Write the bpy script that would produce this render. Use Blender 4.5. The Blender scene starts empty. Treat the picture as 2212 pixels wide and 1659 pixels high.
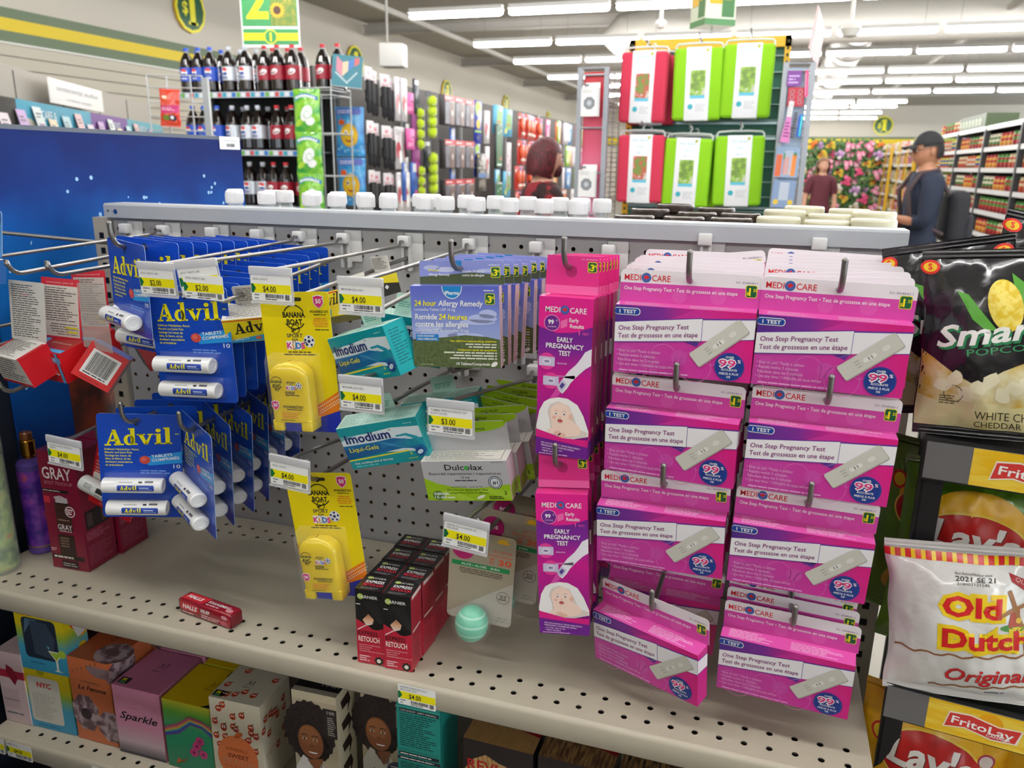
import bpy, bmesh, math, random
from mathutils import Matrix, Vector, noise
R = random.Random(7)
S = bpy.context.scene
COL = S.collection
ZO = 1.34            # height of the first peg hole row above the floor; all heights below are given from that row

# ---------------------------------------------------------------- camera
cd = bpy.data.cameras.new('camera')
cam = bpy.data.objects.new('camera', cd); COL.objects.link(cam)
rt = Vector((.95158223, .30709932, .01346329)); dn = Vector((.09428984, -.24992057, -.96366443)); fw = Vector((-.29257594, .9182754, -.26677632))
m = Matrix((rt, -dn, -fw)).transposed().to_4x4()
m.translation = Vector((.53926947, -1.08880009, .11256183 + ZO))
cam.matrix_world = m
cd.sensor_width = 36; cd.lens = 1710.869 * 36 / 2212
cd.clip_start = .02; cd.clip_end = 200
cd.dof.use_dof = True; cd.dof.focus_distance = .92; cd.dof.aperture_fstop = 9
S.camera = cam

# ---------------------------------------------------------------- world, exposure
w = bpy.data.worlds.new('store_daylight'); S.world = w; w.use_nodes = True
w.node_tree.nodes['Background'].inputs[0].default_value = (.80, .90, 1, 1)
w.node_tree.nodes['Background'].inputs[1].default_value = 4.2
vs = S.view_settings
vs.view_transform = 'Standard'; vs.look = 'None'; vs.gamma = 1; vs.exposure = 0.10
vs.use_curve_mapping = False
S.cycles.use_denoising = True
S.cycles.max_bounces = 7; S.cycles.diffuse_bounces = 3; S.cycles.glossy_bounces = 3; S.cycles.transmission_bounces = 5; S.cycles.transparent_max_bounces = 10
S.cycles.sample_clamp_indirect = 6
TUBE = 46.0          # brightness of the fluorescent tubes

# ---------------------------------------------------------------- materials
def lin(h):
    if not isinstance(h, str): return tuple(h)
    h = h.lstrip('#'); o = []
    for i in (0, 2, 4):
        c = int(h[i:i+2], 16) / 255
        o.append(c / 12.92 if c <= .04045 else ((c + .055) / 1.055) ** 2.4)
    return tuple(o)
_M = {}; PROTO = []
def M(c, r=.42, met=0., kind='', **k):
    key = (c, r, met, kind, tuple(sorted(k.items())))
    if key in _M: return _M[key]
    mt = bpy.data.materials.new((kind or 'print') + '_' + (c.lstrip('#') if isinstance(c, str) else 'mix')); mt.use_nodes = True
    nt = mt.node_tree; b = nt.nodes['Principled BSDF']
    b.inputs['Base Color'].default_value = (*lin(c), 1); b.inputs['Roughness'].default_value = r; b.inputs['Metallic'].default_value = met
    if k.get('tr'): b.inputs['Transmission Weight'].default_value = k['tr']; b.inputs['IOR'].default_value = k.get('ior', 1.3)
    if k.get('al') is not None: b.inputs['Alpha'].default_value = k['al']
    if k.get('em'): b.inputs['Emission Color'].default_value = (*lin(c), 1); b.inputs['Emission Strength'].default_value = k['em']
    if k.get('coat'): b.inputs['Coat Weight'].default_value = k['coat']; b.inputs['Coat Roughness'].default_value = k.get('cr', .08)
    if k.get('sp') is not None: b.inputs['Specular IOR Level'].default_value = k['sp']
    if k.get('bump'):
        tc = nt.nodes.new('ShaderNodeTexCoord'); n = nt.nodes.new('ShaderNodeTexNoise'); n.inputs['Scale'].default_value = k.get('bs', 60); n.inputs['Detail'].default_value = 3
        bp = nt.nodes.new('ShaderNodeBump'); bp.inputs['Strength'].default_value = k['bump']; bp.inputs['Distance'].default_value = k.get('bd', .003)
        nt.links.new(tc.outputs['Object'], n.inputs['Vector']); nt.links.new(n.outputs[0], bp.inputs['Height']); nt.links.new(bp.outputs[0], b.inputs['Normal'])
    if k.get('c2'):
        tc = nt.nodes.new('ShaderNodeTexCoord'); n = nt.nodes.new('ShaderNodeTexNoise'); n.inputs['Scale'].default_value = k.get('ns', 30); n.inputs['Detail'].default_value = k.get('nd', 3)
        mp = nt.nodes.new('ShaderNodeMapping'); mp.inputs['Scale'].default_value = k.get('st', (1, 1, 1))
        rp = nt.nodes.new('ShaderNodeValToRGB'); e = rp.color_ramp.elements
        lo, hi = k.get('nr', (.4, .6)); e[0].position = lo; e[1].position = hi; e[0].color = (*lin(c), 1); e[1].color = (*lin(k['c2']), 1)
        if k.get('c3'): x = rp.color_ramp.elements.new(min(.99, hi + .12)); x.color = (*lin(k['c3']), 1)
        nt.links.new(tc.outputs['Object'], mp.inputs[0]); nt.links.new(mp.outputs[0], n.inputs['Vector']); nt.links.new(n.outputs[0], rp.inputs[0]); nt.links.new(rp.outputs[0], b.inputs['Base Color'])
    _M[key] = mt
    return mt
def G(stops, ax=2, lo=0., hi=.1, r=.42, tilt=0., coat=0.):
    """a printed colour gradient running along a local axis, lo..hi in metres"""
    key = ('G', tuple(stops), ax, lo, hi, r, tilt, coat)
    if key in _M: return _M[key]
    mt = bpy.data.materials.new('gradient_print'); mt.use_nodes = True; nt = mt.node_tree; b = nt.nodes['Principled BSDF']; b.inputs['Roughness'].default_value = r
    b.inputs['Coat Weight'].default_value = coat
    tc = nt.nodes.new('ShaderNodeTexCoord'); sx = nt.nodes.new('ShaderNodeSeparateXYZ'); mr = nt.nodes.new('ShaderNodeMapRange'); rp = nt.nodes.new('ShaderNodeValToRGB')
    mr.inputs['From Min'].default_value = lo; mr.inputs['From Max'].default_value = hi
    nt.links.new(tc.outputs['Object'], sx.inputs[0])
    if tilt:
        mu = nt.nodes.new('ShaderNodeMath'); mu.operation = 'MULTIPLY_ADD'; mu.inputs[1].default_value = tilt
        nt.links.new(sx.outputs[0 if ax == 2 else 2], mu.inputs[0]); nt.links.new(sx.outputs[ax], mu.inputs[2]); nt.links.new(mu.outputs[0], mr.inputs[0])
    else: nt.links.new(sx.outputs[ax], mr.inputs[0])
    nt.links.new(mr.outputs[0], rp.inputs[0]); nt.links.new(rp.outputs[0], b.inputs['Base Color'])
    e = rp.color_ramp.elements
    e[0].position = stops[0][0]; e[0].color = (*lin(stops[0][1]), 1); e[1].position = stops[-1][0]; e[1].color = (*lin(stops[-1][1]), 1)
    for p, c in stops[1:-1]: x = e.new(p); x.color = (*lin(c), 1)
    _M[key] = mt
    return mt
WHITE = M('#f2f2f0'); BLACK = M('#111112'); INK = M('#1b1b1d'); GREYINK = M('#77777a')
STEEL = M('#8d8a87', .34, .85, 'steel'); CHROME = M('#b9b9b9', .18, 1., 'steel')
CLEAR = M('#ffffff', .06, 0, 'clear_plastic', tr=1., ior=1.12); CLEARB = M('#ffffff', .12, 0, 'clear_plastic', al=.05, sp=.9)
SHELL = M('#b5ad9a', .45, 0, 'enamel', bump=.05, bs=900, bd=.0004); PEG = M('#adadad', .55, 0, 'pegboard', bump=.04, bs=700, bd=.0004)
YEL = M('#f4e80c'); GRN = M('#0d6b3a'); RED = M('#d3202c')

# ---------------------------------------------------------------- text as flat meshes (built-in font)
_T = {}
def glyphs(s, b=0., it=0., res=2):
    b = b * .62 if b < .08 else b; key = (s, b, it, res)
    if key in _T: return _T[key]
    c = bpy.data.curves.new('t', 'FONT'); c.body = s; c.size = 1; c.offset = b; c.shear = it; c.resolution_u = res; c.fill_mode = 'FRONT' if 'FRONT' in c.bl_rna.properties['fill_mode'].enum_items else 'BOTH'; c.dimensions = '2D'
    o = bpy.data.objects.new('t', c); me = o.to_mesh()
    v = [(p.co.x, p.co.y) for p in me.vertices]; f = [tuple(p.vertices) for p in me.polygons]
    o.to_mesh_clear(); bpy.data.objects.remove(o); bpy.data.curves.remove(c)
    x0 = min([p[0] for p in v] or [0]); x1 = max([p[0] for p in v] or [1])
    _T[key] = (v, f, x0, x1)
    return _T[key]

# ---------------------------------------------------------------- mesh builder
class MB:
    def __init__(s, k=1.): s.v = []; s.f = []; s.mi = []; s.sm = []; s.mats = []; s.k = k
    def mid(s, m):
        if m not in s.mats: s.mats.append(m)
        return s.mats.index(m)
    def add(s, vs, fs, m, sm=False):
        o = len(s.v); s.v += [tuple(p) for p in vs]; i = s.mid(m)
        for f in fs: s.f.append(tuple(o + a for a in f)); s.mi.append(i); s.sm.append(sm)
        return s
    def box(s, x0, x1, y0, y1, z0, z1, m, faces=None):
        vs = [(x, y, z) for z in (z0, z1) for y in (y0, y1) for x in (x0, x1)]
        F = {'b': (0, 2, 3, 1), 't': (4, 5, 7, 6), 'f': (0, 1, 5, 4), 'k': (2, 6, 7, 3), 'l': (0, 4, 6, 2), 'r': (1, 3, 7, 5)}
        if isinstance(m, dict):
            for a, f in F.items(): s.add(vs, [f], m[a] if a in m else m['*'])
        else: s.add(vs, list(F.values()), m)
        return s
    def bbox(s, x0, x1, y0, y1, z0, z1, m, b, n=2):
        """box with rounded edges"""
        bm = bmesh.new(); bmesh.ops.create_cube(bm, size=1)
        for v in bm.verts: v.co = Vector((x0 + (v.co.x + .5) * (x1 - x0), y0 + (v.co.y + .5) * (y1 - y0), z0 + (v.co.z + .5) * (z1 - z0)))
        bmesh.ops.bevel(bm, geom=bm.edges[:], offset=b, segments=n, affect='EDGES', profile=.5)
        s.frombm(bm, m, True); return s
    def frombm(s, bm, m, sm=False, M4=None):
        bm.verts.index_update()
        s.add([(M4 @ v.co) if M4 else v.co.copy() for v in bm.verts], [[v.index for v in f.verts] for f in bm.faces], m, sm); bm.free(); return s
    def poly(s, pts, m): return s.add(pts, [tuple(range(len(pts)))], m)
    def slab(s, pts, y0, y1, m, ms=None, ax='y'):
        """outline in x,z (ax y) or x,y (ax z) or y,z (ax x) given a thickness"""
        n = len(pts)
        f = {'y': lambda p, t: (p[0], t, p[1]), 'z': lambda p, t: (p[0], p[1], t), 'x': lambda p, t: (t, p[0], p[1])}[ax]
        s.add([f(p, y0) for p in pts], [tuple(range(n))], m); s.add([f(p, y1) for p in pts], [tuple(range(n))[::-1]], m)
        s.add([f(p, t) for t in (y0, y1) for p in pts], [(i, (i + 1) % n, n + (i + 1) % n, n + i) for i in range(n)], ms or m); return s
    def tube(s, pts, r, m, n=8, cap=True):
        pts = [Vector(p) for p in pts]; rs = r if isinstance(r, (list, tuple)) else [r] * len(pts)
        t0 = (pts[1] - pts[0]).normalized(); a = Vector((0, 0, 1)) if abs(t0.z) < .9 else Vector((1, 0, 0)); a = (a - t0 * a.dot(t0)).normalized(); vs = []
        for i, p in enumerate(pts):
            t = ((pts[min(i + 1, len(pts) - 1)] - pts[max(i - 1, 0)])).normalized()
            a = (a - t * a.dot(t)).normalized(); b = t.cross(a)
            vs += [p + (a * math.cos(q * math.tau / n) + b * math.sin(q * math.tau / n)) * rs[i] for q in range(n)]
        fs = [(i * n + q, i * n + (q + 1) % n, (i + 1) * n + (q + 1) % n, (i + 1) * n + q) for i in range(len(pts) - 1) for q in range(n)]
        s.add(vs, fs, m, True)
        if cap: s.add(vs[:n], [tuple(range(n))[::-1]], m); s.add(vs[-n:], [tuple(range(n))], m)
        return s
    def lathe(s, prof, m, n=20, c=(0, 0, 0), ax='z', cap=True, sx=1., sy=1.):
        vs = []; f = {'z': lambda r, h, t: (c[0] + r * sx * math.cos(t), c[1] + r * sy * math.sin(t), c[2] + h), 'x': lambda r, h, t: (c[0] + h, c[1] + r * math.cos(t), c[2] + r * math.sin(t)), 'y': lambda r, h, t: (c[0] + r * math.sin(t), c[1] + h, c[2] + r * math.cos(t))}[ax]
        for r, h in prof: vs += [f(r, h, q * math.tau / n) for q in range(n)]
        for i in range(len(prof) - 1):
            mm = m[i] if isinstance(m, list) else m
            s.add(vs[i * n:(i + 2) * n], [(q, (q + 1) % n, n + (q + 1) % n, n + q) for q in range(n)], mm, True)
        m0, m1 = (m[0], m[-1]) if isinstance(m, list) else (m, m)
        if cap:
            if prof[0][0] > 1e-6: s.add(vs[:n], [tuple(range(n))[::-1]], m0)
            if prof[-1][0] > 1e-6: s.add(vs[-n:], [tuple(range(n))], m1)
        return s
    def ball(s, c, r, m, n=12, k=8, rot=None):
        r = r if isinstance(r, (tuple, list)) else (r, r, r); vs = []; fs = []
        for i in range(k + 1):
            for q in range(n):
                a = math.pi * i / k; b = math.tau * q / n; p = Vector((r[0] * math.sin(a) * math.cos(b), r[1] * math.sin(a) * math.sin(b), r[2] * math.cos(a)))
                if rot: p = rot @ p
                vs.append(p + Vector(c))
        for i in range(k):
            for q in range(n): fs.append((i * n + q, (i + 1) * n + q, (i + 1) * n + (q + 1) % n, i * n + (q + 1) % n))
        return s.add(vs, fs, m, True)
    def grid(s, fn, nu, nv, m, sm=True):
        vs = [fn(i / nu, j / nv) for j in range(nv + 1) for i in range(nu + 1)]; n = nu + 1
        mf = m if callable(m) else None
        if mf:
            for j in range(nv):
                for i in range(nu): pass
            o = len(s.v); s.v += [tuple(p) for p in vs]
            for j in range(nv):
                for i in range(nu):
                    s.f.append((o + j * n + i, o + j * n + i + 1, o + (j + 1) * n + i + 1, o + (j + 1) * n + i)); s.mi.append(s.mid(mf((i + .5) / nu, (j + .5) / nv))); s.sm.append(sm)
            return s
        return s.add(vs, [(j * n + i, j * n + i + 1, (j + 1) * n + i + 1, (j + 1) * n + i) for j in range(nv) for i in range(nu)], m, sm)
    def mesh(s, name):
        me = bpy.data.meshes.new(name); k = s.k
        me.from_pydata([(a * k, b * k, c * k) for a, b, c in s.v], [], s.f)
        for m in s.mats: me.materials.append(m)
        me.polygons.foreach_set('material_index', s.mi); me.polygons.foreach_set('use_smooth', s.sm); me.update()
        return me
    def obj(s, name, parent=None, label=None, loc=None, rot=None):
        o = bpy.data.objects.new(name, s.mesh(name)); COL.objects.link(o)
        if parent: o.parent = parent
        if loc: o.location = loc if parent else (loc[0], loc[1], loc[2] + ZO)
        elif not parent: o.location = (0, 0, ZO)
        if rot: o.rotation_euler = rot
        if label: o['label'] = label
        return o

class Pn:
    """prints flat shapes on a face: o = lower left corner, u, v = its directions; or any warp(x, y, lift)"""
    LIFT = .11
    def __init__(s, mb, o=None, u=(1, 0, 0), v=(0, 0, 1), warp=None, fine=0, lift=None):
        s.mb = mb; s.fine = fine; s.lift = lift or Pn.LIFT
        if warp: s.at = warp
        else:
            o, u, v = Vector(o), Vector(u), Vector(v); n = u.cross(v)
            s.at = lambda x, y, h: o + u * x + v * y + n * h
    def raw(s, pts, fs, m, k=1):
        if s.fine:
            bm = bmesh.new(); vv = [bm.verts.new((p[0], p[1], 0)) for p in pts]
            for f in fs:
                try: bm.faces.new([vv[i] for i in f])
                except ValueError: pass
            bmesh.ops.triangulate(bm, faces=bm.faces[:])
            for _ in range(5):
                es = [e for e in bm.edges if e.calc_length() > s.fine]
                if not es: break
                bmesh.ops.subdivide_edges(bm, edges=es, cuts=1); bmesh.ops.triangulate(bm, faces=[f for f in bm.faces if len(f.verts) > 3])
            bm.verts.index_update(); pts = [(v.co.x, v.co.y) for v in bm.verts]; fs = [[v.index for v in f.verts] for f in bm.faces]; bm.free()
        s.mb.add([s.at(p[0], p[1], s.lift * k) for p in pts], fs, m, bool(s.fine)); return s
    def poly(s, pts, m, k=1): return s.raw(pts, [tuple(range(len(pts)))], m, k)
    def rect(s, x0, y0, x1, y1, m, k=1): return s.poly([(x0, y0), (x1, y0), (x1, y1), (x0, y1)], m, k)
    def rr(s, x0, y0, x1, y1, r, m, k=1): return s.poly(rrect(x0, y0, x1, y1, r), m, k)
    def disc(s, x, y, r, m, k=1, ry=None, n=24, rot=0., a0=0., a1=math.tau, zig=0.):
        ry = ry or r; c, d = math.cos(rot), math.sin(rot); pts = []
        for i in range(n + (a1 - a0 < 6.28)):
            t = a0 + (a1 - a0) * i / n; q = 1 + (zig if i % 2 else 0); a, b = r * q * math.cos(t), ry * q * math.sin(t); pts.append((x + a * c - b * d, y + a * d + b * c))
        return s.poly(pts, m, k)
    def ring(s, x, y, r, r2, m, k=1, n=24):
        pts = [(x + q * math.cos(i * math.tau / n), y + q * math.sin(i * math.tau / n)) for q in (r, r2) for i in range(n)]
        return s.raw(pts, [(i, (i + 1) % n, n + (i + 1) % n, n + i) for i in range(n)], m, k)
    def line(s, pts, w, m, k=1):
        for (a, b), (c, d) in zip(pts, pts[1:]):
            l = math.hypot(c - a, d - b) or 1; p, q = -(d - b) / l * w / 2, (c - a) / l * w / 2
            s.poly([(a + p, b + q), (a - p, b - q), (c - p, d - q), (c + p, d + q)], m, k)
        return s
    def band(s, lo, hi, m, k=1):
        """area between two polylines"""
        return s.poly(list(lo) + list(hi)[::-1], m, k)
    def text(s, t, x, y, h, m, k=2, w=None, al='l', b=0., it=0., rot=0., res=2, cond=None):
        """h = cap height; w = total width to fit"""
        v, f, x0, x1 = glyphs(t, b, it, res); sy = h / .72; sx = (w / (x1 - x0)) if w else sy * (cond or 1)
        W = (x1 - x0) * sx; ox = {'l': 0, 'c': -W / 2, 'r': -W}[al]; c, d = math.cos(rot), math.sin(rot); pts = []
        for p in v:
            a, q = (p[0] - x0) * sx + ox, p[1] * sy; pts.append((x + a * c - q * d, y + a * d + q * c))
        return s.raw(pts, f, m, k)
    def greek(s, x0, y0, x1, y1, n, m, k=1, seed=0, al='l', fill=.5):
        rr = random.Random(seed); H = (y1 - y0) / n
        for i in range(n):
            yb = y1 - (i + 1) * H + H * (1 - fill) / 2; L = (x1 - x0) * rr.uniform(.6, 1); a = {'l': x0, 'c': (x0 + x1 - L) / 2, 'r': x1 - L}[al]; e = a + L
            while a < e - H * .2:
                q = min(e, a + rr.uniform(1.2, 4.5) * H); s.rect(a, yb, q, yb + H * fill, m, k); a = q + H * .35
        return s
    def bars(s, x0, y0, x1, y1, m, k=2, seed=1):
        rr = random.Random(seed); x = x0
        while x < x1:
            w = rr.choice((1, 1, 2, 3)) * (x1 - x0) / 95; s.rect(x, y0, min(x1, x + w), y1, m, k); x += w + rr.choice((1, 1, 2)) * (x1 - x0) / 95
        return s
def rrect(x0, y0, x1, y1, r, n=4):
    o = []
    for cx, cy, a in ((x1 - r, y0 + r, -90), (x1 - r, y1 - r, 0), (x0 + r, y1 - r, 90), (x0 + r, y0 + r, 180)):
        for i in range(n + 1): t = math.radians(a + 90 * i / n); o.append((cx + r * math.cos(t), cy + r * math.sin(t)))
    return o
def front(mb, x0, z0, y, **k): return Pn(mb, (x0, y, z0), (1, 0, 0), (0, 0, 1), **k)
def back(mb, x1, z0, y): return Pn(mb, (x1, y, z0), (-1, 0, 0), (0, 0, 1))
def topf(mb, x0, y0, z): return Pn(mb, (x0, y0, z), (1, 0, 0), (0, 1, 0))
def rightf(mb, x, y0, z0): return Pn(mb, (x, y0, z0), (0, 1, 0), (0, 0, 1))
def leftf(mb, x, y1, z0): return Pn(mb, (x, y1, z0), (0, -1, 0), (0, 0, 1))
def rings(prof, a0=0): return prof

# ---------------------------------------------------------------- scene tree
def tag(o, label, cat, group=None, kind=None):
    o['label'] = label; o['category'] = cat
    if group: o['group'] = group
    if kind: o['kind'] = kind
    return o
def thing(name, label, cat, loc=(0, 0, 0), rot=(0, 0, 0), group=None):
    o = bpy.data.objects.new(name, None); COL.objects.link(o); o.empty_display_size = .02
    o.location = (loc[0], loc[1], loc[2] + ZO); o.rotation_euler = [math.radians(a) for a in rot]
    return tag(o, label, cat, group)
def struct(o): o['kind'] = 'structure'; return o
def dup(o, label=None, loc=None, rot=None, parent=None, sc=None):
    c = o.copy(); COL.objects.link(c)
    if parent: c.parent = parent
    for ch in list(o.children): dup(ch, parent=c)
    if label: c['label'] = label
    if loc: c.location = (loc[0], loc[1], loc[2] + ZO)
    if rot: c.rotation_euler = [math.radians(a) for a in rot]
    if sc: c.scale = (sc, sc, sc) if not isinstance(sc, tuple) else sc
    return c
ORD = ['frontmost', 'second', 'third', 'fourth', 'fifth', 'sixth', 'seventh', 'eighth', 'ninth', 'tenth', 'eleventh', 'twelfth', 'thirteenth', 'fourteenth', 'fifteenth', 'sixteenth', 'seventeenth', 'eighteenth', 'nineteenth', 'twentieth']
# ================================================================ the store
WX, FY, CZ = -7.46, 38.0, 2.75
WALL = M('#cdc5b6', .8, 0, 'paint')
struct(MB().box(-9, 14, -7, FY + 1, -1.44, -1.34, M('#8f897d', .3, 0, 'floor_tile', c2='#9a9488', ns=3)).obj('floor'))
struct(MB().box(-9, 14, -7, FY + 1, CZ + .02, CZ + .12, M('#9d978d', .9, 0, 'ceiling_paint')).obj('ceiling'))
mb = MB(); mb.box(WX - .2, WX, -7, FY, -1.34, CZ + .02, WALL)
OL, YW_ = M('#6f7d62', .7), M('#e3c51e', .6)
for z0, z1, m in ((1.555, 1.66, OL), (1.425, 1.555, YW_), (1.31, 1.425, OL)): mb.box(WX, WX + .008, -7, FY, z0, z1, m)
struct(mb.obj('wall_left'))
mb = MB(); mb.box(WX, 14, FY, FY + .2, -1.34, CZ + .02, WALL); mb.box(WX, 14, FY - .01, FY, 1.03, 1.12, OL); mb.box(WX, 14, FY - .012, FY, 1.12, 1.40, YW_); mb.box(WX, 14, FY - .01, FY, 1.40, 1.49, OL)
struct(mb.obj('wall_back'))
mb = MB(); mb.box(-9, 14, -7.2, -7, -1.34, -.5, WALL); mb.box(-9, 14, -7.2, -7, 1.5, CZ + .02, WALL); [mb.box(x, x + .12, -7.2, -7, -.5, 1.5, WALL) for x in (-9, -6, -4, -2, 0, 2, 4, 6, 9, 13.8)]
struct(mb.obj('wall_front'))   # unseen shop front; window band added to light the goods from the front; struct(MB().box(13.5, 13.7, -7, FY, -1.34, CZ + .02, WALL).obj('wall_right'))
mb = MB()  # white slat panels under the stripes
SL = M('#c6bda9', .6, 0, 'laminate')
for i in range(8): mb.box(WX + .005, WX + .03, -3, 30, 1.29 - .13 * (i + 1) + .012, 1.29 - .13 * i, SL)
mb.box(WX, WX + .006, -3, 30, .2, 1.3, M('#8f8a80', .8)); mb.box(WX, WX + .03, -3, 30, 1.285, 1.31, M('#e6e2d8', .5))
struct(mb.obj('wall_left'))
op = thing('gondola_shelving', 'grey store shelving across the aisle behind the viewer', 'shelving', (0, -2.25, -1.34)); b = MB(); b.box(-2.6, 2.6, -.02, .02, 0, 1.78, M('#6b675f', .7)); b.obj('pegboard', op)  # unseen from the camera; height raised to keep frontal light off lower goods
for z in (.2, .6, 1.0, 1.35): b = MB(); b.box(-2.6, 2.6, .02, .40, z - .03, z, SHELL); b.obj('shelf', op)
# steel beams and the round duct under the roof
def beam(y, z):
    mb = MB(); mb.box(-7.4, 13.5, y - .08, y + .08, z + .16, z + .18, M('#aaa59d', .7)); mb.box(-7.4, 13.5, y - .08, y + .08, z, z + .02, M('#aaa59d', .7)); mb.box(-7.4, 13.5, y - .006, y + .006, z, z + .18, M('#aaa59d', .7)); return mb
for i, y in enumerate((8.6, 14.0, 19.2, 24.6, 30.0)): struct(beam(y, 2.52).obj('trim_%d' % (i + 1)))
for i, x in enumerate((-5.6, -.9, 3.6)):
    mb = MB(); mb.box(x - .035, x + .035, 4, FY, 2.42, 2.50, M('#b3aea5', .7)); struct(mb.obj('trim_%d' % (i + 6)))
mb = MB(); DU = M('#b4b0a7', .5, 0, 'duct')
mb.tube([(-2.4, 13.7, 2.05), (-2.15, 13.7, 2.35), (-1.7, 13.7, 2.42), (13, 13.7, 2.42)], .34, DU, 24); tag(mb.obj('round_duct'), 'grey round air duct running across under the ceiling behind second row of lights', 'duct')
mb = MB(); mb.tube([(1.68, 14.15, 2.56), (1.74, 36, 2.56)], .36, DU, 28)
for y in (14.5, 17.2, 20, 23.5, 27, 31): mb.lathe([(.36, -.05), (.385, -.04), (.385, .04), (.36, .05)], DU, 28, (1.7, y, 2.56), 'y', False)
tag(mb.obj('round_duct'), 'grey round air duct running away from the viewer over the right aisle', 'duct')
# fluorescent strips
def light():
    t = thing('ceiling_light', '', 'ceiling light')
    g = MB(); g.lathe([(.016, -.685), (.028, -.67), (.035, -.64), (.035, .64), (.028, .67), (.016, .685)], M('#fcfbfa', .5, 0, 'fluorescent', em=TUBE), 14, (0, 0, 0), 'x'); g.obj('tube', t)
    h = MB(); h.box(-.69, .69, -.085, .085, .036, .042, M('#d8d5cf', .5)); h.box(-.69, .69, -.04, .04, .042, .10, M('#d8d5cf', .5)); h.tube([(-.5, 0, .1), (-.5, 0, .6)], .004, STEEL, 5); h.tube([(.5, 0, .1), (.5, 0, .6)], .004, STEEL, 5); h.obj('housing', t)
    return t
LT = light(); PROTO.append(LT)
rows = [-5.2, -.9, 2.05, 4.7, 7.35, 10, 12.8, 15.15, 18.1, 20.3, 23.1, 26.5, 28.5, 31.6, 35.0]
for r, y in enumerate(rows):
    x0 = (-3.89, -3.97, -4.0, -4.1, -3.9)[r % 5] if y > 9 else -3.9
    nx = 8 if y < 26 else 6
    for i in range(nx):
        if y < 9 and not (0 <= i <= 6): continue
        o = dup(LT, 'fluorescent strip light, %s from left, %s row' % (ORD[i] if i else 'first', (ORD[r - 5] + ' ceiling') if r > 5 else 'nearest visible ceiling' if r == 5 else 'overhead %s' % ORD[r].replace('frontmost', 'first')), (x0 + 1.47 * i, y, 2.1)); o['group'] = 'fluorescent ceiling lights'
# ================================================================ the gondola
IN = .0254
def holed(mb, xs, ys, r, f, m, mh, dep, n=8):
    """sheet of square cells each with a round punched hole; f(x, y, depth) -> point"""
    for i, j in [(i, j) for j in ys for i in xs]:
        cx, cy, hx, hy = i[0], j[0], i[1], j[1]
        out = []; inn = []
        for q in range(n):
            t = math.tau * (q + .5) / n; c, d = math.cos(t), math.sin(t); k = 1 / max(abs(c), abs(d)); out.append((cx + c * k * hx, cy + d * k * hy)); inn.append((cx + r * c, cy + r * d))
        co = [(cx + a * hx, cy + b * hy) for a, b in ((1, 1), (-1, 1), (-1, -1), (1, -1))]
        vs = [f(*p, 0) for p in out] + [f(*p, 0) for p in inn] + [f(*p, dep) for p in inn] + [f(*p, 0) for p in co]
        mb.add(vs[:2 * n], [(q, (q + 1) % n, n + (q + 1) % n, n + q) for q in range(n)], m)
        mb.add(vs[n:3 * n], [(q, (q + 1) % n, n + (q + 1) % n, n + q) for q in range(n)], mh)
        for q in range(4):
            a = (q * n // 4 + n // 8 - 1) % n; b = (a + 1) % n
            mb.add([vs[a], vs[b], vs[3 * n + q]], [(0, 1, 2)], m)
gon = thing('gondola_shelving', 'grey metal store shelving with pegboard back panel and perforated shelves', 'shelving', (0, 0, -1.34))
def up(z): return z + 1.34
mb = MB(); H = IN / 2
holed(mb, [(i * IN, H) for i in range(-20, 28)], [(-j * IN, H) for j in range(0, 20)], .0032, lambda x, z, d: (x, d, up(z)), PEG, M('#7d5b36', .9), .005, n=16)
x0, x1 = -20.5 * IN, 27.5 * IN
mb.box(x0, x1, 0, .005, up(H), up(.022), {'*': PEG}, ); mb.box(x0, x1, .0, .005, up(-.80), up(-19.5 * IN), PEG)
mb.obj('pegboard', gon)
MB().box(x0, x1, .030, .036, up(-1.2), up(.02), M('#4a453f', .8)).obj('rear_board', gon)
mb = MB(); RAIL = M('#a9adb2', .5, 0, 'enamel')   # top rail: bent sheet with a lip at front, cool light tinted into its colour
mb.slab([(-.014, up(.019)), (-.014, up(.039)), (-.011, up(.042)), (.034, up(.042)), (.034, up(.022)), (-.010, up(.036)), (-.010, up(.019))], -.521, .70, RAIL, ax='x')
mb.lathe([(.0001, 0), (.004, .0), (.0045, .0015), (.003, .003), (.0001, .0032)][::-1], CHROME, 12, (-.497, -.0145, up(.029)), 'y', False)
mb.lathe([(.0015, 0), (.0015, .001)], BLACK, 8, (-.512, -.0148, up(.030)), 'y')
mb.obj('top_rail', gon)
for x in (-.553, .698):
    mb = MB(); mb.box(x, x + .032, -.008, .030, 0, up(.018), SHELL)
    for j in range(40): mb.box(x + .011, x + .020, -.0085, -.0078, up(-.012 - j * .0254 - .005), up(-.012 - j * .0254 + .005), BLACK)
    mb.box(x + .032, x + .036, -.006, .03, 0, up(.016), M('#8f8d88', .5)) if x < 0 else None
    mb.obj('upright', gon)
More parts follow.
